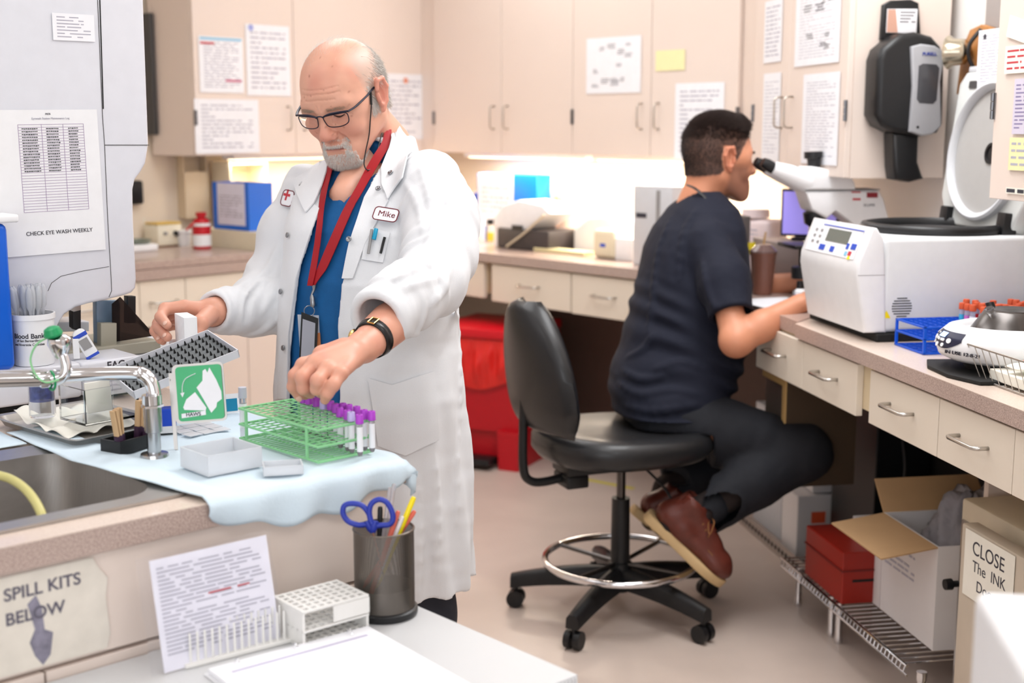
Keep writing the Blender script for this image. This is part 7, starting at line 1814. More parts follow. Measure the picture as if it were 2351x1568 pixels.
# lanyard
M_LAN = mat('red_lanyard', (160, 10, 24), .6); M_LANP = mat('lanyard_print', (240, 200, 200), .6)
LF = Field(); LF.p = list(SCOUT.p); LF.cone(nb + V(0, 0, .02), vn + V(.02, .04, 0), .060, .05, k=.02)
for e_ in range(0): pass
def rib(top, bot, lift, name='lanyard', th=.0014, nu=26, nv=3, F=LF, m=M_LAN): return patch(F, (top, bot), nu, nv, lift, th, name, m, man, (1.8, 3.2))
rib([(888, 282), (875, 335), (846, 385), (800, 470), (760, 560), (735, 620), (718, 655)], [(897, 310), (889, 350), (862, 400), (820, 472), (783, 560), (756, 620), (730, 655)], .010)
rib([(762, 384), (748, 440), (738, 500), (732, 560), (722, 620), (716, 655)], [(776, 382), (762, 440), (750, 500), (745, 560), (735, 620), (727, 655)], .013)
ly = trace(LF, [(721, 668)], 1.8, 3.2)[0] + grad(LF, trace(LF, [(721, 668)], 1.8, 3.2))[0] * .014
def lyp(u, v, dz=0):
    k = (ly - EYE) @ np.array([0, CP, -SP]); return Vector(P(u, v, k + dz))
obj('clasp', tube(B(), [lyp(722, 655), lyp(721, 665), lyp(716, 676), lyp(717, 682), lyp(719, 700), lyp(718, 705)], [.005, .003, .0022, .005, .006, .004], 10), M_SNAP, man)
obj('key_ring', tube(B(), [lyp(710 + 12 * math.cos(a), 714 + 12 * math.sin(a)) for a in np.linspace(0, 2 * math.pi, 22)[:-1]], .0009, 6, True), M_SNAP, man)
def cardq(c, y_, m, name, th=.001):
    b_ = B(); vs_ = [b_.verts.new(lyp(*a)) for a in c]; b_.faces.new(vs_); bmesh.ops.solidify(b_, geom=b_.faces[:], thickness=th); return obj(name, b_, m, man, None)
cardq([(683, 722, .004), (732, 724, .004), (737, 830, .004), (690, 830, .004)], 0, mat('card_white', (226, 230, 238), .3), 'badge_card'); cardq([(722, 765, .002), (735, 764, .002), (737, 800, .002), (725, 800, .002)], 0, mat('card_orange', (236, 150, 90), .5), 'badge_photo')
cardq([(692, 716, -.004), (731, 731, -.004), (726, 832, -.004), (686, 834, -.004)], 0, M_BLK, 'badge_holder', .0025); cardq([(695, 732, -.0046), (724, 742, -.0046), (720, 830, -.0046), (690, 830, -.0046)], 0, mat('badge_grey', (206, 208, 220), .4), 'badge_window', .0008)
# scalp hair, brows, moustache and beard as fine strands
hm = hv; X_, Y_, Z_ = hm[:, 0], hm[:, 1], hm[:, 2]; ax_ = np.abs(X_)
M_GH = mat('grey_hair', (214, 207, 200), .5, var=.12, vscale=300); M_GHW = mat('white_beard_hair', (240, 233, 226), .5, var=.12, vscale=400)
def hair(name, mask, n, fdir, L, r_, m, seed, bend, lift=-.0005):
    rt = sample_surface(hv, hf, n, mask, seed); g_ = grad(Hd, rt, .003); d_ = np.array([fdir(p_, g) for p_, g in zip(rt, g_)]); rs = np.random.RandomState(seed); d_ += rs.normal(size=d_.shape) * .16; d_ /= np.linalg.norm(d_, axis=1)[:, None]
    return strands(name, fromh(rt + g_ * lift), d_ @ HR.T, L, r_, m, man, bend=(np.array([bend] * n) @ HR.T) - (g_ @ HR.T) * .25, seed=seed)
hairline = np.interp(Z_, [-.05, -.01, .03, .06, .10], [-.01, .016, .034, .034, .0])
scalp = (Y_ < hairline) & (ax_ > np.interp(Y_, [-.12, -.09, -.04, .02], [-.01, .0, .050, .062])) & (Z_ > np.interp(Y_, [-.12, -.06, -.02, .0], [-.055, -.05, -.03, -.025])) & (Z_ < .125)
ear_ex = (ax_ > .079) & (Y_ > -.04) & (Y_ < .012) & (Z_ < .034) & (Z_ > -.045); scalp &= ~ear_ex
hair('hair', scalp, 22000, lambda p_, g: g * .10 + V(0, -.5, -.7),   .026, .00038, M_GH, 3, V(0, -.3, -.5))
top_ = (Z_ > .09) & (Y_ > -.06) & (Y_ < .06); hair('wispy_hair', top_, 500, lambda p_, g: g * .5 + V(.1, -.9, 0), .018, .00018, M_GH, 4, V(0, -.2, -.3))
sideb = (ax_ < .0795) & (ax_ > .060) & (Y_ > -.005) & (Y_ < .022) & (Z_ > -.035) & (Z_ < .03); hair('sideburn', sideb, 900, lambda p_, g: g * .3 + V(0, -.1, -1), .012, .00032, M_GHW, 5, V(0, 0, -.3))
brow_ = (Y_ > .055) & (np.abs(Z_ - .0155 + (ax_ - .03) * .08) < .004) & (ax_ > .012) & (ax_ < .052); hair('eyebrow', brow_, 420, lambda p_, g: g * .5 + V(np.sign(p_[0]) * .8, 0, .1), .008, .00022, mat('brow_hair', (186, 160, 140), .6), 6, V(0, 0, -.3))
mst = (Y_ > .066) & (Z_ < -.052) & (Z_ > -.0675) & (ax_ < .031); mst |= (Y_ > .055) & (ax_ > .021) & (ax_ < .036) & (Z_ < -.058) & (Z_ > -.095)
hair('moustache', mst, 3400, lambda p_, g: g * .5 + V(p_[0] * 14, .1, -.8), .0062, .0003, M_GHW, 7, V(0, 0, -.5))
brd = (Y_ > .028) & (Z_ < -.0835) & (ax_ < .042) & (Z_ > -.127); hair('beard', brd, 5200, lambda p_, g: g * .6 + V(p_[0] * 5, .15, -.7), .0075, .0003, M_GHW, 8, V(0, 0, -.5))
# glasses
M_FR = mat('dark_blue_frame', (28, 30, 48), .35, .3)
gp0 = V(0, .101, -.006)
def gl(x, z, y=None): return fromh(V(x, (.102 - x * x * 3.2) if y is None else y, z))
for s_ in (-1, 1):
    lens = [(.0085, .006), (.022, .009), (.040, .0095), (.057, .0085), (.0605, .001), (.0575, -.012), (.046, -.0175), (.028, -.018), (.014, -.0145), (.009, -.005)]
    pts = smoothpts([tuple(gl(s_ * a, b - .0015)) for a, b in lens], 5, True)
    obj('glasses_rim', tube(B(), pts, .0011, 8, True), M_FR, man)
    obj('glasses_brow_bar', tube(B(), smoothpts([tuple(gl(s_ * a, b - .0013)) for a, b in ((.008, .007), (.022, .0115), (.040, .0125), (.058, .011), (.064, .010))], 5), .0019, 8), M_FR, man)
    b_ = B(); vs_ = [b_.verts.new(p_) for p_ in pts]; b_.faces.new(vs_); bmesh.ops.triangulate(b_, faces=b_.faces[:]); bmesh.ops.solidify(b_, geom=b_.faces[:], thickness=.0009); obj('lens', b_, mat('spectacle_lens', (255, 255, 255), .02, trans=1, ior=1.06), man, True)
    obj('temple_arm', tube(B(), smoothpts([tuple(fromh(V(s_ * a, b_2, c_2))) for a, b_2, c_2 in ((.063, .090, .0085), (.0715, .070, .009), (.078, .03, .012), (.083, -.010, .016), (.085, -.028, .002), (.083, -.034, -.010))], 5), .0030, 8, flat=.7), M_FR, man)
obj('glasses_bridge', tube(B(), smoothpts([tuple(gl(x_, .0055 + .003 * (1 - (x_ / .008) ** 2), .1035)) for x_ in (-.009, -.004, .004, .009)], 4), .0014, 8), M_FR, man)
class HW:
    @staticmethod
    def ev(q): return Hd.ev(toh(q)) * HS
def onhead(uv, lift): q_ = trace(HW, uv, 2.2, 3.0); return q_ + grad(HW, q_, .003) * lift
ch = [tuple(p_) for p_ in onhead([(848, 212), (849, 240), (847, 275), (845, 310)], .0035)]
kz = float((np.array(ch[-1]) - EYE) @ np.array([0, CP, -SP]))
ch += [tuple(P(u, v, kz + dz)) for u, v, dz in ((839, 350, -.006), (836, 378, -.012), (845, 391, -.01), (858, 378, .01), (868, 340, .04), (881, 292, .075))]
obj('glasses_cord', tube(B(), smoothpts(ch, 6), .0013, 8), M_BLK, man)
obj('cord_slider', tube(B(), smoothpts(ch[:2], 4), .0024, 8), M_BLK, man)
# closed eyes looking down: lash lines
def fsurf(x_, z_):
    t = np.linspace(.12, .05, 140); d = Hd.ev(np.stack([np.full(140, x_), t, np.full(140, z_)], 1)); i = int(np.argmax(d < 0)); return t[i]
for s_ in (-1, 1):
    pts = []
    for a_ in np.linspace(-1, 1, 9):
        x_ = s_ * (.0318 + a_ * .0125); z_ = -.0075 + .0030 * a_ * a_; pts.append(tuple(fromh(V(x_, fsurf(x_, z_) + .0004, z_))))
    obj('eyelashes', tube(B(), pts, [.0004, .0008, .001, .0011, .0011, .0011, .001, .0008, .0004], 6), mat('lash_brown', (58, 38, 34), .7), man)
# watch
wc = wr_l + (el_l - wr_l) * .09; wd = unit(wr_l - el_l); wx = unit(np.cross(wd, V(0, 0, 1))); wz_ = np.cross(wx, wd)
WF = Field(); WF.p = LH.p
def wring(off, rad): 
    out = []
    for a in np.linspace(0, 2 * math.pi, 33)[:-1]:
        dr_ = wx * math.cos(a) + wz_ * math.sin(a); p0 = wc + wd * off
        t = np.linspace(.015, .06, 60); d = WF.ev(p0 + dr_[None, :] * t[:, None]); i = int(np.argmax(d > 0)); out.append(p0 + dr_ * (t[i] + rad))
    return out
b_ = B(); ra_, rb_, rc_, rd_ = wring(-.0085, .0005), wring(-.0085, .003), wring(.0085, .003), wring(.0085, .0005); rr4 = [[b_.verts.new(p_) for p_ in r_] for r_ in (ra_, rb_, rc_, rd_)]
for i_ in range(4):
    for k in range(32): b_.faces.new((rr4[i_][k], rr4[i_][(k + 1) % 32], rr4[(i_ + 1) % 4][(k + 1) % 32], rr4[(i_ + 1) % 4][k]))
ws = obj('watch_strap', b_, mat('black_leather', (22, 20, 20), .3), man, True)
mid = (np.array(rb_) + np.array(rc_)) / 2; ik = int(np.argmax([-(p_ @ V(0, 1, 0)) + p_[2] * 1.2 for p_ in mid])); pb = mid[ik]; nb_ = unit(pb - wc); tb_ = unit(np.cross(wd, nb_))
obj('watch_buckle', tube(B(), [tuple(pb + nb_ * .0015 + wd * (.010 * a) + tb_ * (.006 * b_2)) for a, b_2 in ((-1, -1), (1, -1), (1, 1), (-1, 1))], .0013, 8, True), mat('gold', (214, 180, 110), .25, 1), man)
im = (ik - 9) % 32; pb = mid[im]; nb_ = unit(pb - wc); R_ = Vector(nb_).to_track_quat('Z', 'Y').to_matrix().to_4x4(); R_.translation = Vector(pb - nb_ * .001); obj('watch_case', lathe(B(), [(0, 0), (.014, 0), (.016, .003), (.014, .007), (0, .007)], 24), mat('gold', (214, 180, 110), .25, 1), man, 40, R_)
# cassettes on a white carrier in his right hand
cA = P(403, 783, 2.585); 
o = thing('cassette_stack', 'row of white plastic cassettes on a carrier in the hand of the standing person', 'cassettes', T(*cA) @ Rz(math.radians(-62)))
for k in range(10): obj('cassette', box(B(), .0075 * k, .0075 * k + .0052, -.0, .026, 0, .056 + .0, .0008, seg=1), M_WHT, o, None)
b_ = B(); box(b_, -.03, .1, -.006, .032, -.012, -.0005, .001); obj('carrier', b_, M_WHT, o, None)
# ------------------------------------------------------------ drafting stool
STC = V(.325, 3.775, 0); SF = unit(V(.92, .39, 0)); SLt = V(-SF[1], SF[0], 0)
MST = Matrix(((SF[0], SLt[0], 0, STC[0]), (SF[1], SLt[1], 0, STC[1]), (0, 0, 1, 0), (0, 0, 0, 1)))
o = thing('drafting_stool', 'black drafting stool with chrome foot ring and five casters under the seated man', 'stool', MST)
M_VIN = mat('black_vinyl', (30, 30, 32), .38, coat=.1, bump=.1, bscale=300); M_CHP = mat('black_nylon', (22, 22, 24), .45)
zs0 = float(P(1450, 1072, 3.74)[2]); zs1 = float(P(1450, 1000, 3.76)[2])
def seat_pt(th, rr_, z): 
    a_, b_ = .262, .235; return (rr_ * a_ * np.sign(math.cos(th)) * abs(math.cos(th)) ** .8, rr_ * b_ * np.sign(math.sin(th)) * abs(math.sin(th)) ** .8, z)
b_ = B(); prof = [(0, zs0), (.8, zs0), (.93, zs0 + .008), (1.0, zs0 + .03), (1.0, zs1 - .03), (.96, zs1 - .008), (.85, zs1 + .002), (.5, zs1 - .010), (0, zs1 - .014)]; n = 48; rg = []
for r_, z_ in prof:
    rg.append([b_.verts.new(seat_pt(2 * math.pi * k / n, r_, z_ + (.012 * math.cos(2 * math.pi * k / n) * -r_ if z_ > zs0 + .04 else 0))) for k in range(n)] if r_ else [b_.verts.new((0, 0, z_))])
for a, c_ in zip(rg[:-1], rg[1:]):
    for k in range(n):
        k2 = (k + 1) % n
        if len(a) == 1: b_.faces.new((a[0], c_[k2], c_[k]))
        elif len(c_) == 1: b_.faces.new((a[k], a[k2], c_[0]))
        else: b_.faces.new((a[k], a[k2], c_[k2], c_[k]))
obj('seat', b_, M_VIN, o, 60)
zb0_, zb1_ = float(P(1262, 968, 3.86)[2]), float(P(1215, 664, 3.92)[2]); hb_ = zb1_ - zb0_
def bpt(s_, v, front):
    # s_ -1..1 lateral, v 0..1 up
    w_ = .21 * (1 - .72 * (max(0, v - .30) / .7) ** 2.2) * (1 - .25 * max(0, .2 - v) * 4); th_ = .034 * (1 - s_ ** 6) ** .5 * (1 - (2 * v - 1) ** 8) ** .5 + .001
    cur = -.045 * (1 - s_ * s_) - .055 * (v - .35) + .05 * math.sin(v * math.pi) * 0
    return (-.255 + cur + (th_ if front else -th_) , s_ * w_, zb0_ + v * hb_)
def closed_pad(nu, nv):
    b = B(); 
    for fr_ in (0, 1): surf(b, lambda u, v, fr_=fr_: bpt(2 * u - 1, v, fr_), nu, nv)
    bmesh.ops.remove_doubles(b, verts=b.verts, dist=.003); return b
obj('backrest', closed_pad(28, 28), M_VIN, o, 70)
b_ = B(); tube(b_, smoothpts([(-.315, 0, zb0_ + .16), (-.318, 0, zb0_ + .02), (-.318, 0, zs0 + .0), (-.30, 0, zs0 - .045), (-.24, 0, zs0 - .055), (-.08, 0, zs0 - .03)], 6), .013, 10); obj('back_bar', b_, M_CHP, o)
b_ = B(); box(b_, -.2, .06, -.06, .06, zs0 - .035, zs0 - .001, .006); box(b_, -.2, -.13, -.05, .05, zs0 - .075, zs0 - .036, .006); obj('tilt_mechanism', b_, M_CHP, o, 50)
obj('height_lever', tube(B(), smoothpts([(.05, -.04, zs0 - .03), (.08, -.12, zs0 - .08), (.09, -.17, zs0 - .13)], 5), [.004] * 10 + [.012], 8), M_CHP, o)
obj('gas_lift', cyl(B(), (0, 0, .30), (0, 0, zs0 - .036), .0135, 20), mat('dark_chrome', (90, 86, 84), .25, .9), o)
obj('column_sleeve', tube(B(), [(0, 0, .075), (0, 0, .16), (0, 0, .165), (0, 0, .36)], [.036, .036, .029, .027], 24), M_CHP, o, 40)
zr_ = float(P(1411, 1272, 3.98)[2]); Rr = .226
obj('foot_ring', tube(B(), [(Rr * math.cos(a), Rr * math.sin(a), zr_) for a in np.linspace(0, 2 * math.pi, 65)[:-1]], .0105, 12, True), M_CHROME, o)
b_ = B()
for k in range(4):
    a = k * math.pi / 2 + .5; tube(b_, [(.028 * math.cos(a), .028 * math.sin(a), zr_ - .01), (Rr * math.cos(a), Rr * math.sin(a), zr_)], .007, 8)
obj('ring_spokes', b_, mat('dark_chrome', (90, 86, 84), .25, .9), o)
a0 = math.atan2(3.834 - STC[1], -.0007 - STC[0]); a0 -= math.atan2(SF[1], SF[0])
for k in range(5):
    a = a0 + k * 2 * math.pi / 5; ca, sa = math.cos(a), math.sin(a); R5 = .318
    b_ = B(); rg = []
    for t_ in np.linspace(0, 1, 9):
        r_ = .02 + t_ * (R5 - .005); z_ = .118 - .035 * t_ ** 2; w_ = .032 - .012 * t_; h_ = .030 - .010 * t_
        rg.append([b_.verts.new((r_ * ca - y * sa, r_ * sa + y * ca, z_ + z2)) for y, z2 in ((-w_, -h_), (-w_ * .9, h_ * .5), (-w_ * .45, h_), (w_ * .45, h_), (w_ * .9, h_ * .5), (w_, -h_))])
    for p_, q_ in zip(rg[:-1], rg[1:]):
        for j in range(6): b_.faces.new((p_[j], p_[(j + 1) % 6], q_[(j + 1) % 6], q_[j]))
    b_.faces.new(rg[0]); b_.faces.new(rg[-1][::-1]); lg = obj('base_leg', b_, M_CHP, o, 50)
    cx_, cy_ = R5 * ca, R5 * sa; b_ = B(); 
    for s_ in (-1, 1): tube(b_, [(cx_ - .010 * 0, cy_ + 0, .027)] * 0 + [(cx_ - sa * s_ * .006, cy_ + ca * s_ * .006, .0275), (cx_ - sa * s_ * .024, cy_ + ca * s_ * .024, .0275)], .0265, 18)
    tube(b_, [(cx_, cy_, .03), (cx_, cy_, .075)], .008, 10); obj('caster', b_, M_CHP, lg, 50)
# ------------------------------------------------------------ the seated man
F2 = unit(V(.985, .17, 0)); R2 = V(F2[1], -F2[0], 0)
H2 = head_field({'neck': (.0, -.075, -.19), 'w': 1.0}); HS2 = 1.085
HR2 = frame_from(unit(F2 + V(-.02, .14, -.05)), (.05, 0, 1)); HT2 = P(1673, 367, 4.0) - HR2 @ V(.080, -.012, -.005) * HS2
lo, hi, h = (-.105, -.16, -.24), (.105, .135, .14), .0026
D = H2.grid(lo, hi, h); v2, f2 = surfnet(D, lo, h); q = v2; x, y, z = np.abs(q[:, 0]), q[:, 1], q[:, 2]
tan, tanr, stub = lc(206, 140, 108), lc(190, 104, 82), lc(120, 84, 72)
c = np.tile(tan, (len(q), 1)) * (1 + .05 * noise3(q, 90, 1)[:, None]); jaw = np.clip((-.045 - z) / .02, 0, 1) * np.clip((y + .005) / .02, 0, 1) * np.clip((z + .16) / .03, 0, 1); jaw = np.maximum(jaw, np.clip((-.01 - z) / .02, 0, 1) * np.clip((.04 - np.abs(y - .03)) / .015, 0, 1) * (x > .05))
c = blend(c, stub, .6 * jaw); c = blend(c, tanr, .35 * np.clip((x - .078) / .004, 0, 1) * (np.abs(z) < .045))
scal = (z > np.interp(y, [-.12, -.08, -.03, .0, .02, .035, .07, .09], [-.055, -.055, -.045, -.01, .0, .03, .072, .085])); ear2 = (x > .077) & (y > -.042) & (y < .012) & (z < .036) & (z > -.05); scal &= ~ear2
c = blend(c, lc(84, 64, 58), .8 * scal)
hw2 = q @ HR2.T * HS2 + HT2
B2 = Field(); nb2 = HR2 @ V(0, -.075, -.19) * HS2 + HT2
nsh, fsh = P(1640, 560, 3.90), P(1665, 548, 4.30); hip2 = P(1550, 950, 4.05)
nel, nwr = P(1690, 783, 3.76), P(1838, 697, 3.80); fel, fwr = P(1690, 668, 4.34), P(1842, 645, 4.22)
ch2 = P(1600, 620, 4.08); B2.cone(nb2, ch2, .055, .085, k=.04).cone(ch2, hip2, .09, .085, k=.04)
nkn, nan_ = P(1843, 1040, 3.86), P(1614, 1172, 3.80); fkn, fan = P(1830, 1030, 4.14), P(1548, 1118, 4.12)
nhp, fhp = P(1530, 962, 3.93), P(1530, 965, 4.16)
for a, b, cc in ((nhp, nkn, nan_), (fhp, fkn, fan)): B2.cone(hip2, a, .07, .07, k=.02).cone(a, b, .07, .05, k=.02).cone(b, cc, .052, .034, k=.02)
lo, hi = (.2, 3.55, .15), (1.05, 4.5, 1.40); D = B2.grid(lo, hi, .012); bv2, bf2 = surfnet(D, lo, .012)
A2 = Field()
A2.cone(nsh + (nel - nsh) * .25, nel, .042, .042, k=.01).ell(nel, (.044, .042, .042), k=.02).cone(nel, nel + (nwr - nel) * .4, .043, .044, k=.02).cone(nel + (nwr - nel) * .4, nwr, .044, .0285, k=.02)
A2.cone(fsh + (fel - fsh) * .25, fel, .042, .042, k=.01).cone(fel, fel + (fwr - fel) * .4, .042, .042, k=.02).cone(fel + (fwr - fel) * .4, fwr, .042, .028, k=.02)
def simple_hand(F, w_, dr, dn, side, L=.085):
    """a loosely curled hand: dr points along the hand, dn out of its back, side towards the thumb"""
    dr, dn = unit(dr), unit(dn); sd = unit(np.cross(dr, dn)) * side
    for i, (ln, r_) in enumerate(((.95, .0105), (1.0, .011), (.96, .0105), (.85, .0095))):
        k_ = w_ + dr * L + sd * (.030 - i * .019); F.cone(w_ + sd * (.012 - .008 * i), k_, .018, .0125, k=.014)
        p1 = k_ + (dr * .85 - dn * .35) * .042 * ln; p2_ = p1 + (dr * .4 - dn * .9) * .026 * ln; p3 = p2_ + (-dr * .15 - dn) * .018 * ln; F.chain([k_, p1, p2_, p3], [r_ * 1.12, r_, r_ * .92, r_ * .78], k=.005)
    F.chain([w_ + sd * .018 + dr * .015, w_ + sd * .044 + dr * .045 - dn * .012, w_ + sd * .052 + dr * .075 - dn * .024, w_ + sd * .040 + dr * .10 - dn * .034], [.018, .0145, .0115, .0092], k=.006)
simple_hand(A2, nwr, P(1885, 672, 3.86) - nwr, V(-.2, -.2, 1), -1); simple_hand(A2, fwr, V(.9, .1, -.03), V(0, 0, 1), 1)
lo, hi = (.55, 3.62, .70), (1.12, 4.5, 1.32); D = A2.grid(lo, hi, .0042); av2, af2 = surfnet(D, lo, .0042)
acol = np.tile(tan, (len(av2), 1)) * (1 + .05 * noise3(av2, 60, 4)[:, None])
v_all = np.concatenate([hw2, bv2, av2]); f_all = np.concatenate([f2, bf2 + len(hw2), af2 + len(hw2) + len(bv2)]); c_all = np.concatenate([c, np.tile(tan, (len(bv2), 1)), acol])
m2 = npmesh('person', v_all, f_all, M_SKIN2, None, c_all)
tag(m2, 'seated person in a navy t-shirt leaning into the microscope on a black stool', 'person')
# t-shirt
def loft2(levels, tr, tf, ex=2.2):
    L = np.array(levels, float); L = L[np.argsort(L[:, 0])]
    def f(q):
        z = q[:, 2]; cx, cy, a, b = [np.interp(z, L[:, 0], L[:, i]) for i in (1, 2, 3, 4)]; dx, dy = q[:, 0] - cx, q[:, 1] - cy
        X_ = dx * tr[0] + dy * tr[1]; Y_ = dx * tf[0] + dy * tf[1]; d = ((np.abs(X_ / a) ** ex + np.abs(Y_ / b) ** ex) ** (1 / ex) - 1) * np.minimum(a, b); return np.maximum(d, np.maximum(L[0, 0] - z, z - L[-1, 0]))
    return f
LV = []
for v_, xl_, xr2, hw_, zz_ in ((438, 1578, 1650, .065, 4.06), (455, 1562, 1668, .10, 4.06), (480, 1535, 1690, .15, 4.07), (520, 1508, 1705, .185, 4.07), (570, 1482, 1715, .195, 4.07), (650, 1458, 1722, .185, 4.06), (730, 1440, 1722, .180, 4.05), (800, 1420, 1715, .182, 4.04), (850, 1400, 1700, .190, 4.03), (900, 1398, 1680, .195, 4.02), (945, 1412, 1650, .195, 4.0), (985, 1432, 1640, .19, 4.0)):
    pl_, pr_ = P(xl_, v_, zz_), P(xr2, v_, zz_); cc = (pl_ + pr_) / 2; LV.append((cc[2], cc[0], cc[1], hw_, (pr_[0] - pl_[0]) / 2 * 1.0))
f2s = loft2(LV, R2, F2)
TS = Field()
def wr2(q):
    z = q[:, 2]; u_ = q @ F2; low = np.clip((1.02 - z) / .12, 0, 1); a = low * .008 * np.sin(z * 85 + u_ * 22 + 2.2 * np.sin(u_ * 14 + z * 10)) * (.6 + .4 * np.sin(u_ * 30))
    a += (1 - low) * .005 * np.sin(u_ * 60 + z * 6 + 1.5 * np.sin(z * 9)) * np.clip((1.22 - z) / .1, 0, 1); return a + .0015 * noise3(q, 60, 7)
TS.fn(lambda q: f2s(q) + wr2(q), (.2, 3.65, .6), (.95, 4.5, 1.42), k=.02)
sleeve(TS, [nsh + V(-.01, .02, -.005), P(1660, 640, 3.85), P(1680, 728, 3.79)], [.066, .070, .066], 51, k=.03, amp=.004, freq=30)
sleeve(TS, [fsh + V(-.01, -.02, -.005), P(1672, 640, 4.36)], [.066, .066], 53, k=.03, amp=.004)
TSO = Field(); TSO.p = list(TS.p)
for pts in ([(1540, 500), (1510, 580), (1500, 680), (1490, 760)], [(1600, 470), (1570, 540), (1560, 640)], [(1430, 850), (1470, 870), (1520, 865)], [(1420, 880), (1470, 905), (1540, 895), (1600, 905)], [(1440, 820), (1480, 800), (1500, 770)], [(1430, 930), (1500, 945), (1600, 930)], [(1610, 600), (1620, 680), (1640, 760)], [(1500, 850), (1560, 830), (1640, 850)]):
    for a in ridge(TSO, pts, r=.008, k=.014) if False else []: pass
ridge2 = []
for pts in ([(1540, 500), (1510, 580), (1500, 680), (1490, 760)], [(1600, 480), (1570, 540), (1560, 640)], [(1430, 850), (1470, 870), (1520, 865)], [(1420, 880), (1470, 905), (1540, 895), (1600, 905)], [(1440, 820), (1480, 800), (1500, 770)], [(1430, 930), (1500, 945), (1600, 930)], [(1612, 600), (1622, 660), (1640, 705)], [(1500, 850), (1560, 830), (1630, 850)]):
    uv = [(p_.x, p_.y) for p_ in smoothpts([(a, b, 0) for a, b in pts], 4)]; qq = trace(TSO, uv, 3.3, 4.6); g_ = grad(TSO, qq, .006); qq = qq - g_ * .005; nq = len(qq)
    for i in range(nq - 1): TS.cone(qq[i], qq[i + 1], .009 * math.sin(math.pi * (.12 + .76 * i / nq)), .009 * math.sin(math.pi * (.12 + .76 * (i + 1) / nq)), k=.014)
TS.cone(nb2 + V(.0, 0, -.03), nb2 + V(.02, 0, .1), .060, .07, k=.004, op='s')
sd2 = unit(P(1680, 728, 3.79) - P(1660, 640, 3.85)); TS.cone(P(1674, 700, 3.82), P(1686, 745, 3.785), .054, .056, k=.003, op='s'); TS.fn(lambda q: np.maximum((q - P(1683, 722, 3.79)) @ sd2 * -1, np.linalg.norm(q - P(1688, 745, 3.78), axis=1) - .088), P(1688, 745, 3.78) - .09, P(1688, 745, 3.78) + .09, k=.003, op='s')
TS.cone(P(1672, 640, 4.36), P(1674, 700, 4.38), .054, .056, k=.003, op='s')
lo, hi = (.2, 3.62, .58), (.95, 4.52, 1.42); D = TS.grid(lo, hi, .0058); tv, tf = surfnet(D, lo, .0058)
M_NAVY = mat('navy_cotton', (11, 16, 35), .85, bump=.2, bscale=500); npmesh('t_shirt', tv, tf, M_NAVY, m2)
# black neck strap
ps_ = [P(1578, 425, 4.02), P(1596, 433, 3.99), P(1618, 452, 3.975), P(1640, 478, 3.965), P(1652, 500, 3.97)]
obj('neck_strap', tube(B(), smoothpts([tuple(p_) for p_ in ps_], 6), .006, 8, flat=.5), M_BLK, m2)
# trousers
PT = Field()
PT.ell(P(1530, 955, 4.04), (.135, .175, .095), k=.03)
for a, b, cc, sd_ in ((nhp, nkn, nan_, 1), (fhp, fkn, fan, 2)):
    sleeve(PT, [a, a + (b - a) * .45, b, b + (cc - b) * .5, cc + (cc - b) * .10], [.100, .100, .080, .074, .076], 60 + sd_, k=.03, amp=.004, freq=26)
for kn_, an_ in ((nkn, nan_), (fkn, fan)):
    hd = unit(an_ - kn_); PT.fn((lambda an_, hd: lambda q: np.maximum(-((q - an_ - hd * .022) @ hd), np.linalg.norm(q - an_ - hd * .06, axis=1) - .12))(an_, hd), an_ + hd * .06 - .12, an_ + hd * .06 + .12, k=.003, op='s'); PT.cone(an_ - hd * .03, an_ + hd * .1, .054, .056, k=.004, op='s')
zseat = zs1 - .012
PT.fn(lambda q: (q[:, 2] - (zseat - 0.0)) + 1e3 * (np.hypot(q[:, 0] - STC[0], q[:, 1] - STC[1]) > .27), (STC[0] - .3, STC[1] - .3, zseat - .2), (STC[0] + .3, STC[1] + .3, zseat + .02), k=.004, op='s')
lo, hi = (.15, 3.62, .15), (1.1, 4.4, .80); D = PT.grid(lo, hi, .0062); tv, tf = surfnet(D, lo, .0062)
npmesh('trousers', tv, tf, mat('dark_navy_trousers', (17, 19, 27), .8, bump=.15, bscale=500), m2)
SK = Field()
for kn_, an_, hl in ((nkn, nan_, P(1530, 1205, 3.80)), (fkn, fan, P(1500, 1190, 4.06))):
    hd = unit(an_ - kn_); SK.cone(an_ - hd * .10, an_ + hd * .02, .047, .044, k=.01).cone(an_ + hd * .02, hl, .044, .040, k=.02)
lo, hi = (.35, 3.62, .12), (.75, 4.25, .55); D = SK.grid(lo, hi, .007); tv, tf = surfnet(D, lo, .007); npmesh('socks', tv, tf, mat('dark_brown_sock', (38, 28, 26), .9), m2)
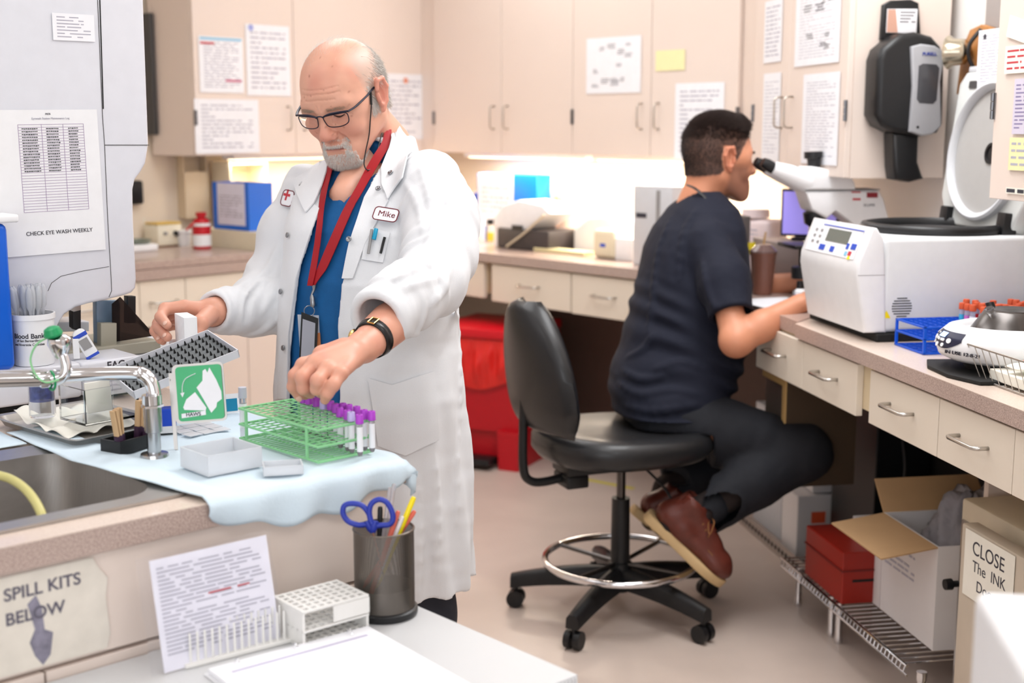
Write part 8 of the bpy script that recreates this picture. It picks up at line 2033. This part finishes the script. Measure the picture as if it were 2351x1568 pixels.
# moccasin boots
M_LEA = mat('oxblood_leather', (96, 44, 34), .35, var=.12, vscale=50, bump=.15, bscale=200); M_SOLE = mat('crepe_sole', (206, 176, 130), .6); M_LACE = mat('tan_lace', (130, 84, 44), .6)
def boot(heel, toe, up, name):
    x_ = unit(toe - heel); z_ = unit(up - x_ * (up @ x_)); y_ = np.cross(z_, x_); Rm = np.stack([x_, y_, z_], 1); L = np.linalg.norm(toe - heel)
    F = Field(); w = lambda *a: Rm @ V(*a) + heel
    F.cone(w(.045, 0, .045), w(.10, 0, .045), .038, .042, k=.02).cone(w(.10, 0, .042), w(L - .055, 0, .036), .042, .040, k=.02).ell(w(L - .055, 0, .030), (.055, .046, .030), Rm, k=.02).cone(w(.055, 0, .05), w(.075, 0, .115), .036, .040, k=.02)
    F.cone(w(L - .10, 0, .070), w(.11, 0, .098), .022, .030, k=.02)
    F.fn(lambda q: ((q - heel) @ Rm)[:, 2] - .010, heel - .4, heel + .4, k=.004, op='s'); F.cone(w(.065, 0, .10), w(.085, 0, .17), .030, .034, k=.003, op='s')
    lo = np.minimum(heel, toe) - .16; hi = np.maximum(heel, toe) + .16; D = F.grid(lo, hi, .0045); a, b = surfnet(D, lo, .0045)
    M = Matrix([[*Rm[i], heel[i]] for i in range(3)] + [[0, 0, 0, 1]]); s_ = npmesh('shoe', a, b, M_LEA, m2)
    pts = [(L * .0 + .0, -.02), (.02, -.036), (.09, -.037), (L * .45, -.040), (L * .72, -.050), (L * .9, -.038), (L, -.012), (L, .012), (L * .9, .036), (L * .72, .048), (L * .45, .040), (.09, .037), (.02, .036), (0, .02)]
    so = obj('sole', prism(B(), [(p_.x, p_.y) for p_ in smoothpts([(a_, b2, 0) for a_, b2 in pts], 4, True)], -.016, .012, None, .004, 2), M_SOLE, s_, 50, M)
    b_ = B(); st = [M @ p_ for p_ in smoothpts([(L * .62, -.036, .052), (L * .78, -.038, .048), (L * .92, -.022, .048), (L * .955, 0, .046), (L * .92, .022, .048), (L * .78, .038, .048), (L * .62, .036, .052)], 5)]; tube(b_, st, .0022, 6); obj('moc_seam', b_, M_LACE, s_)
    b_ = B()
    for k in range(4): x0 = L * (.56 - .06 * k); tube(b_, [M @ p_ for p_ in smoothpts([(x0, -.030, .078 + .008 * k), (x0 - .004, 0, .098 + .010 * k), (x0, .030, .078 + .008 * k)], 4)], .0022, 6)
    for s in (-1, 1): tube(b_, [M @ p_ for p_ in smoothpts([(L * .46, 0, .118), (L * .50, s * .030, .122), (L * .54, s * .048, .092), (L * .48, s * .03, .104)], 4, True)], .002, 6, True)
    obj('laces', b_, M_LACE, s_)
    return s_
boot(P(1486, 1178, 3.80), P(1660, 1338, 3.80), unit(V(.62, -.12, .72)), 'shoe')
boot(P(1452, 1165, 4.06), P(1620, 1300, 4.10), unit(V(.62, .1, .76)), 'shoe')
# hair
M_DH = mat('dark_brown_hair', (58, 44, 40), .5, var=.2, vscale=200)
def hair2(name, mask, n, fdir, L, r_, m, seed, bend):
    rt = sample_surface(v2, f2, n, mask, seed); g_ = grad(H2, rt, .003); d_ = np.array([fdir(p_, g) for p_, g in zip(rt, g_)]); rs = np.random.RandomState(seed); d_ += rs.normal(size=d_.shape) * .12; d_ /= np.linalg.norm(d_, axis=1)[:, None]
    return strands(name, (rt - g_ * .0005) @ HR2.T * HS2 + HT2, d_ @ HR2.T, L, r_, m, m2, bend=np.array([bend] * n) @ HR2.T, seed=seed)
Zz, Yy = v2[:, 2], v2[:, 1]
rsz = np.random.RandomState(4).normal(size=len(Zz)) * .007
hair2('mid_hair', scal & (Zz + rsz > .048) & (Zz < .085), 7000, lambda p_, g: g * .6 + V(0, -.1, -.3), .012, .0004, M_DH, 9, V(0, -.1, -.1))
hair2('hair', scal & (Zz < .095), 15000, lambda p_, g: g * .45 + V(0, -.35, -.75), .0085, .0004, M_DH, 1, V(0, -.2, -.4))
hair2('top_hair', scal & (Zz + rsz > .072), 14000, lambda p_, g: g * .9 + V(0, .55, .1), .021, .0005, M_DH, 2, V(0, .1, .15))
hair2('front_hair', scal & (Zz > .075) & (Yy > .035), 5000, lambda p_, g: g * .8 + V(0, .3, .5), .026, .0005, M_DH, 3, V(0, -.2, .1))
hair2('eyebrow', (Yy > .055) & (np.abs(Zz - .019) < .004) & (x > .012) & (x < .052), 500, lambda p_, g: g * .5 + V(np.sign(p_[0]) * .8, 0, .1), .008, .0003, M_DH, 6, V(0, 0, -.3))
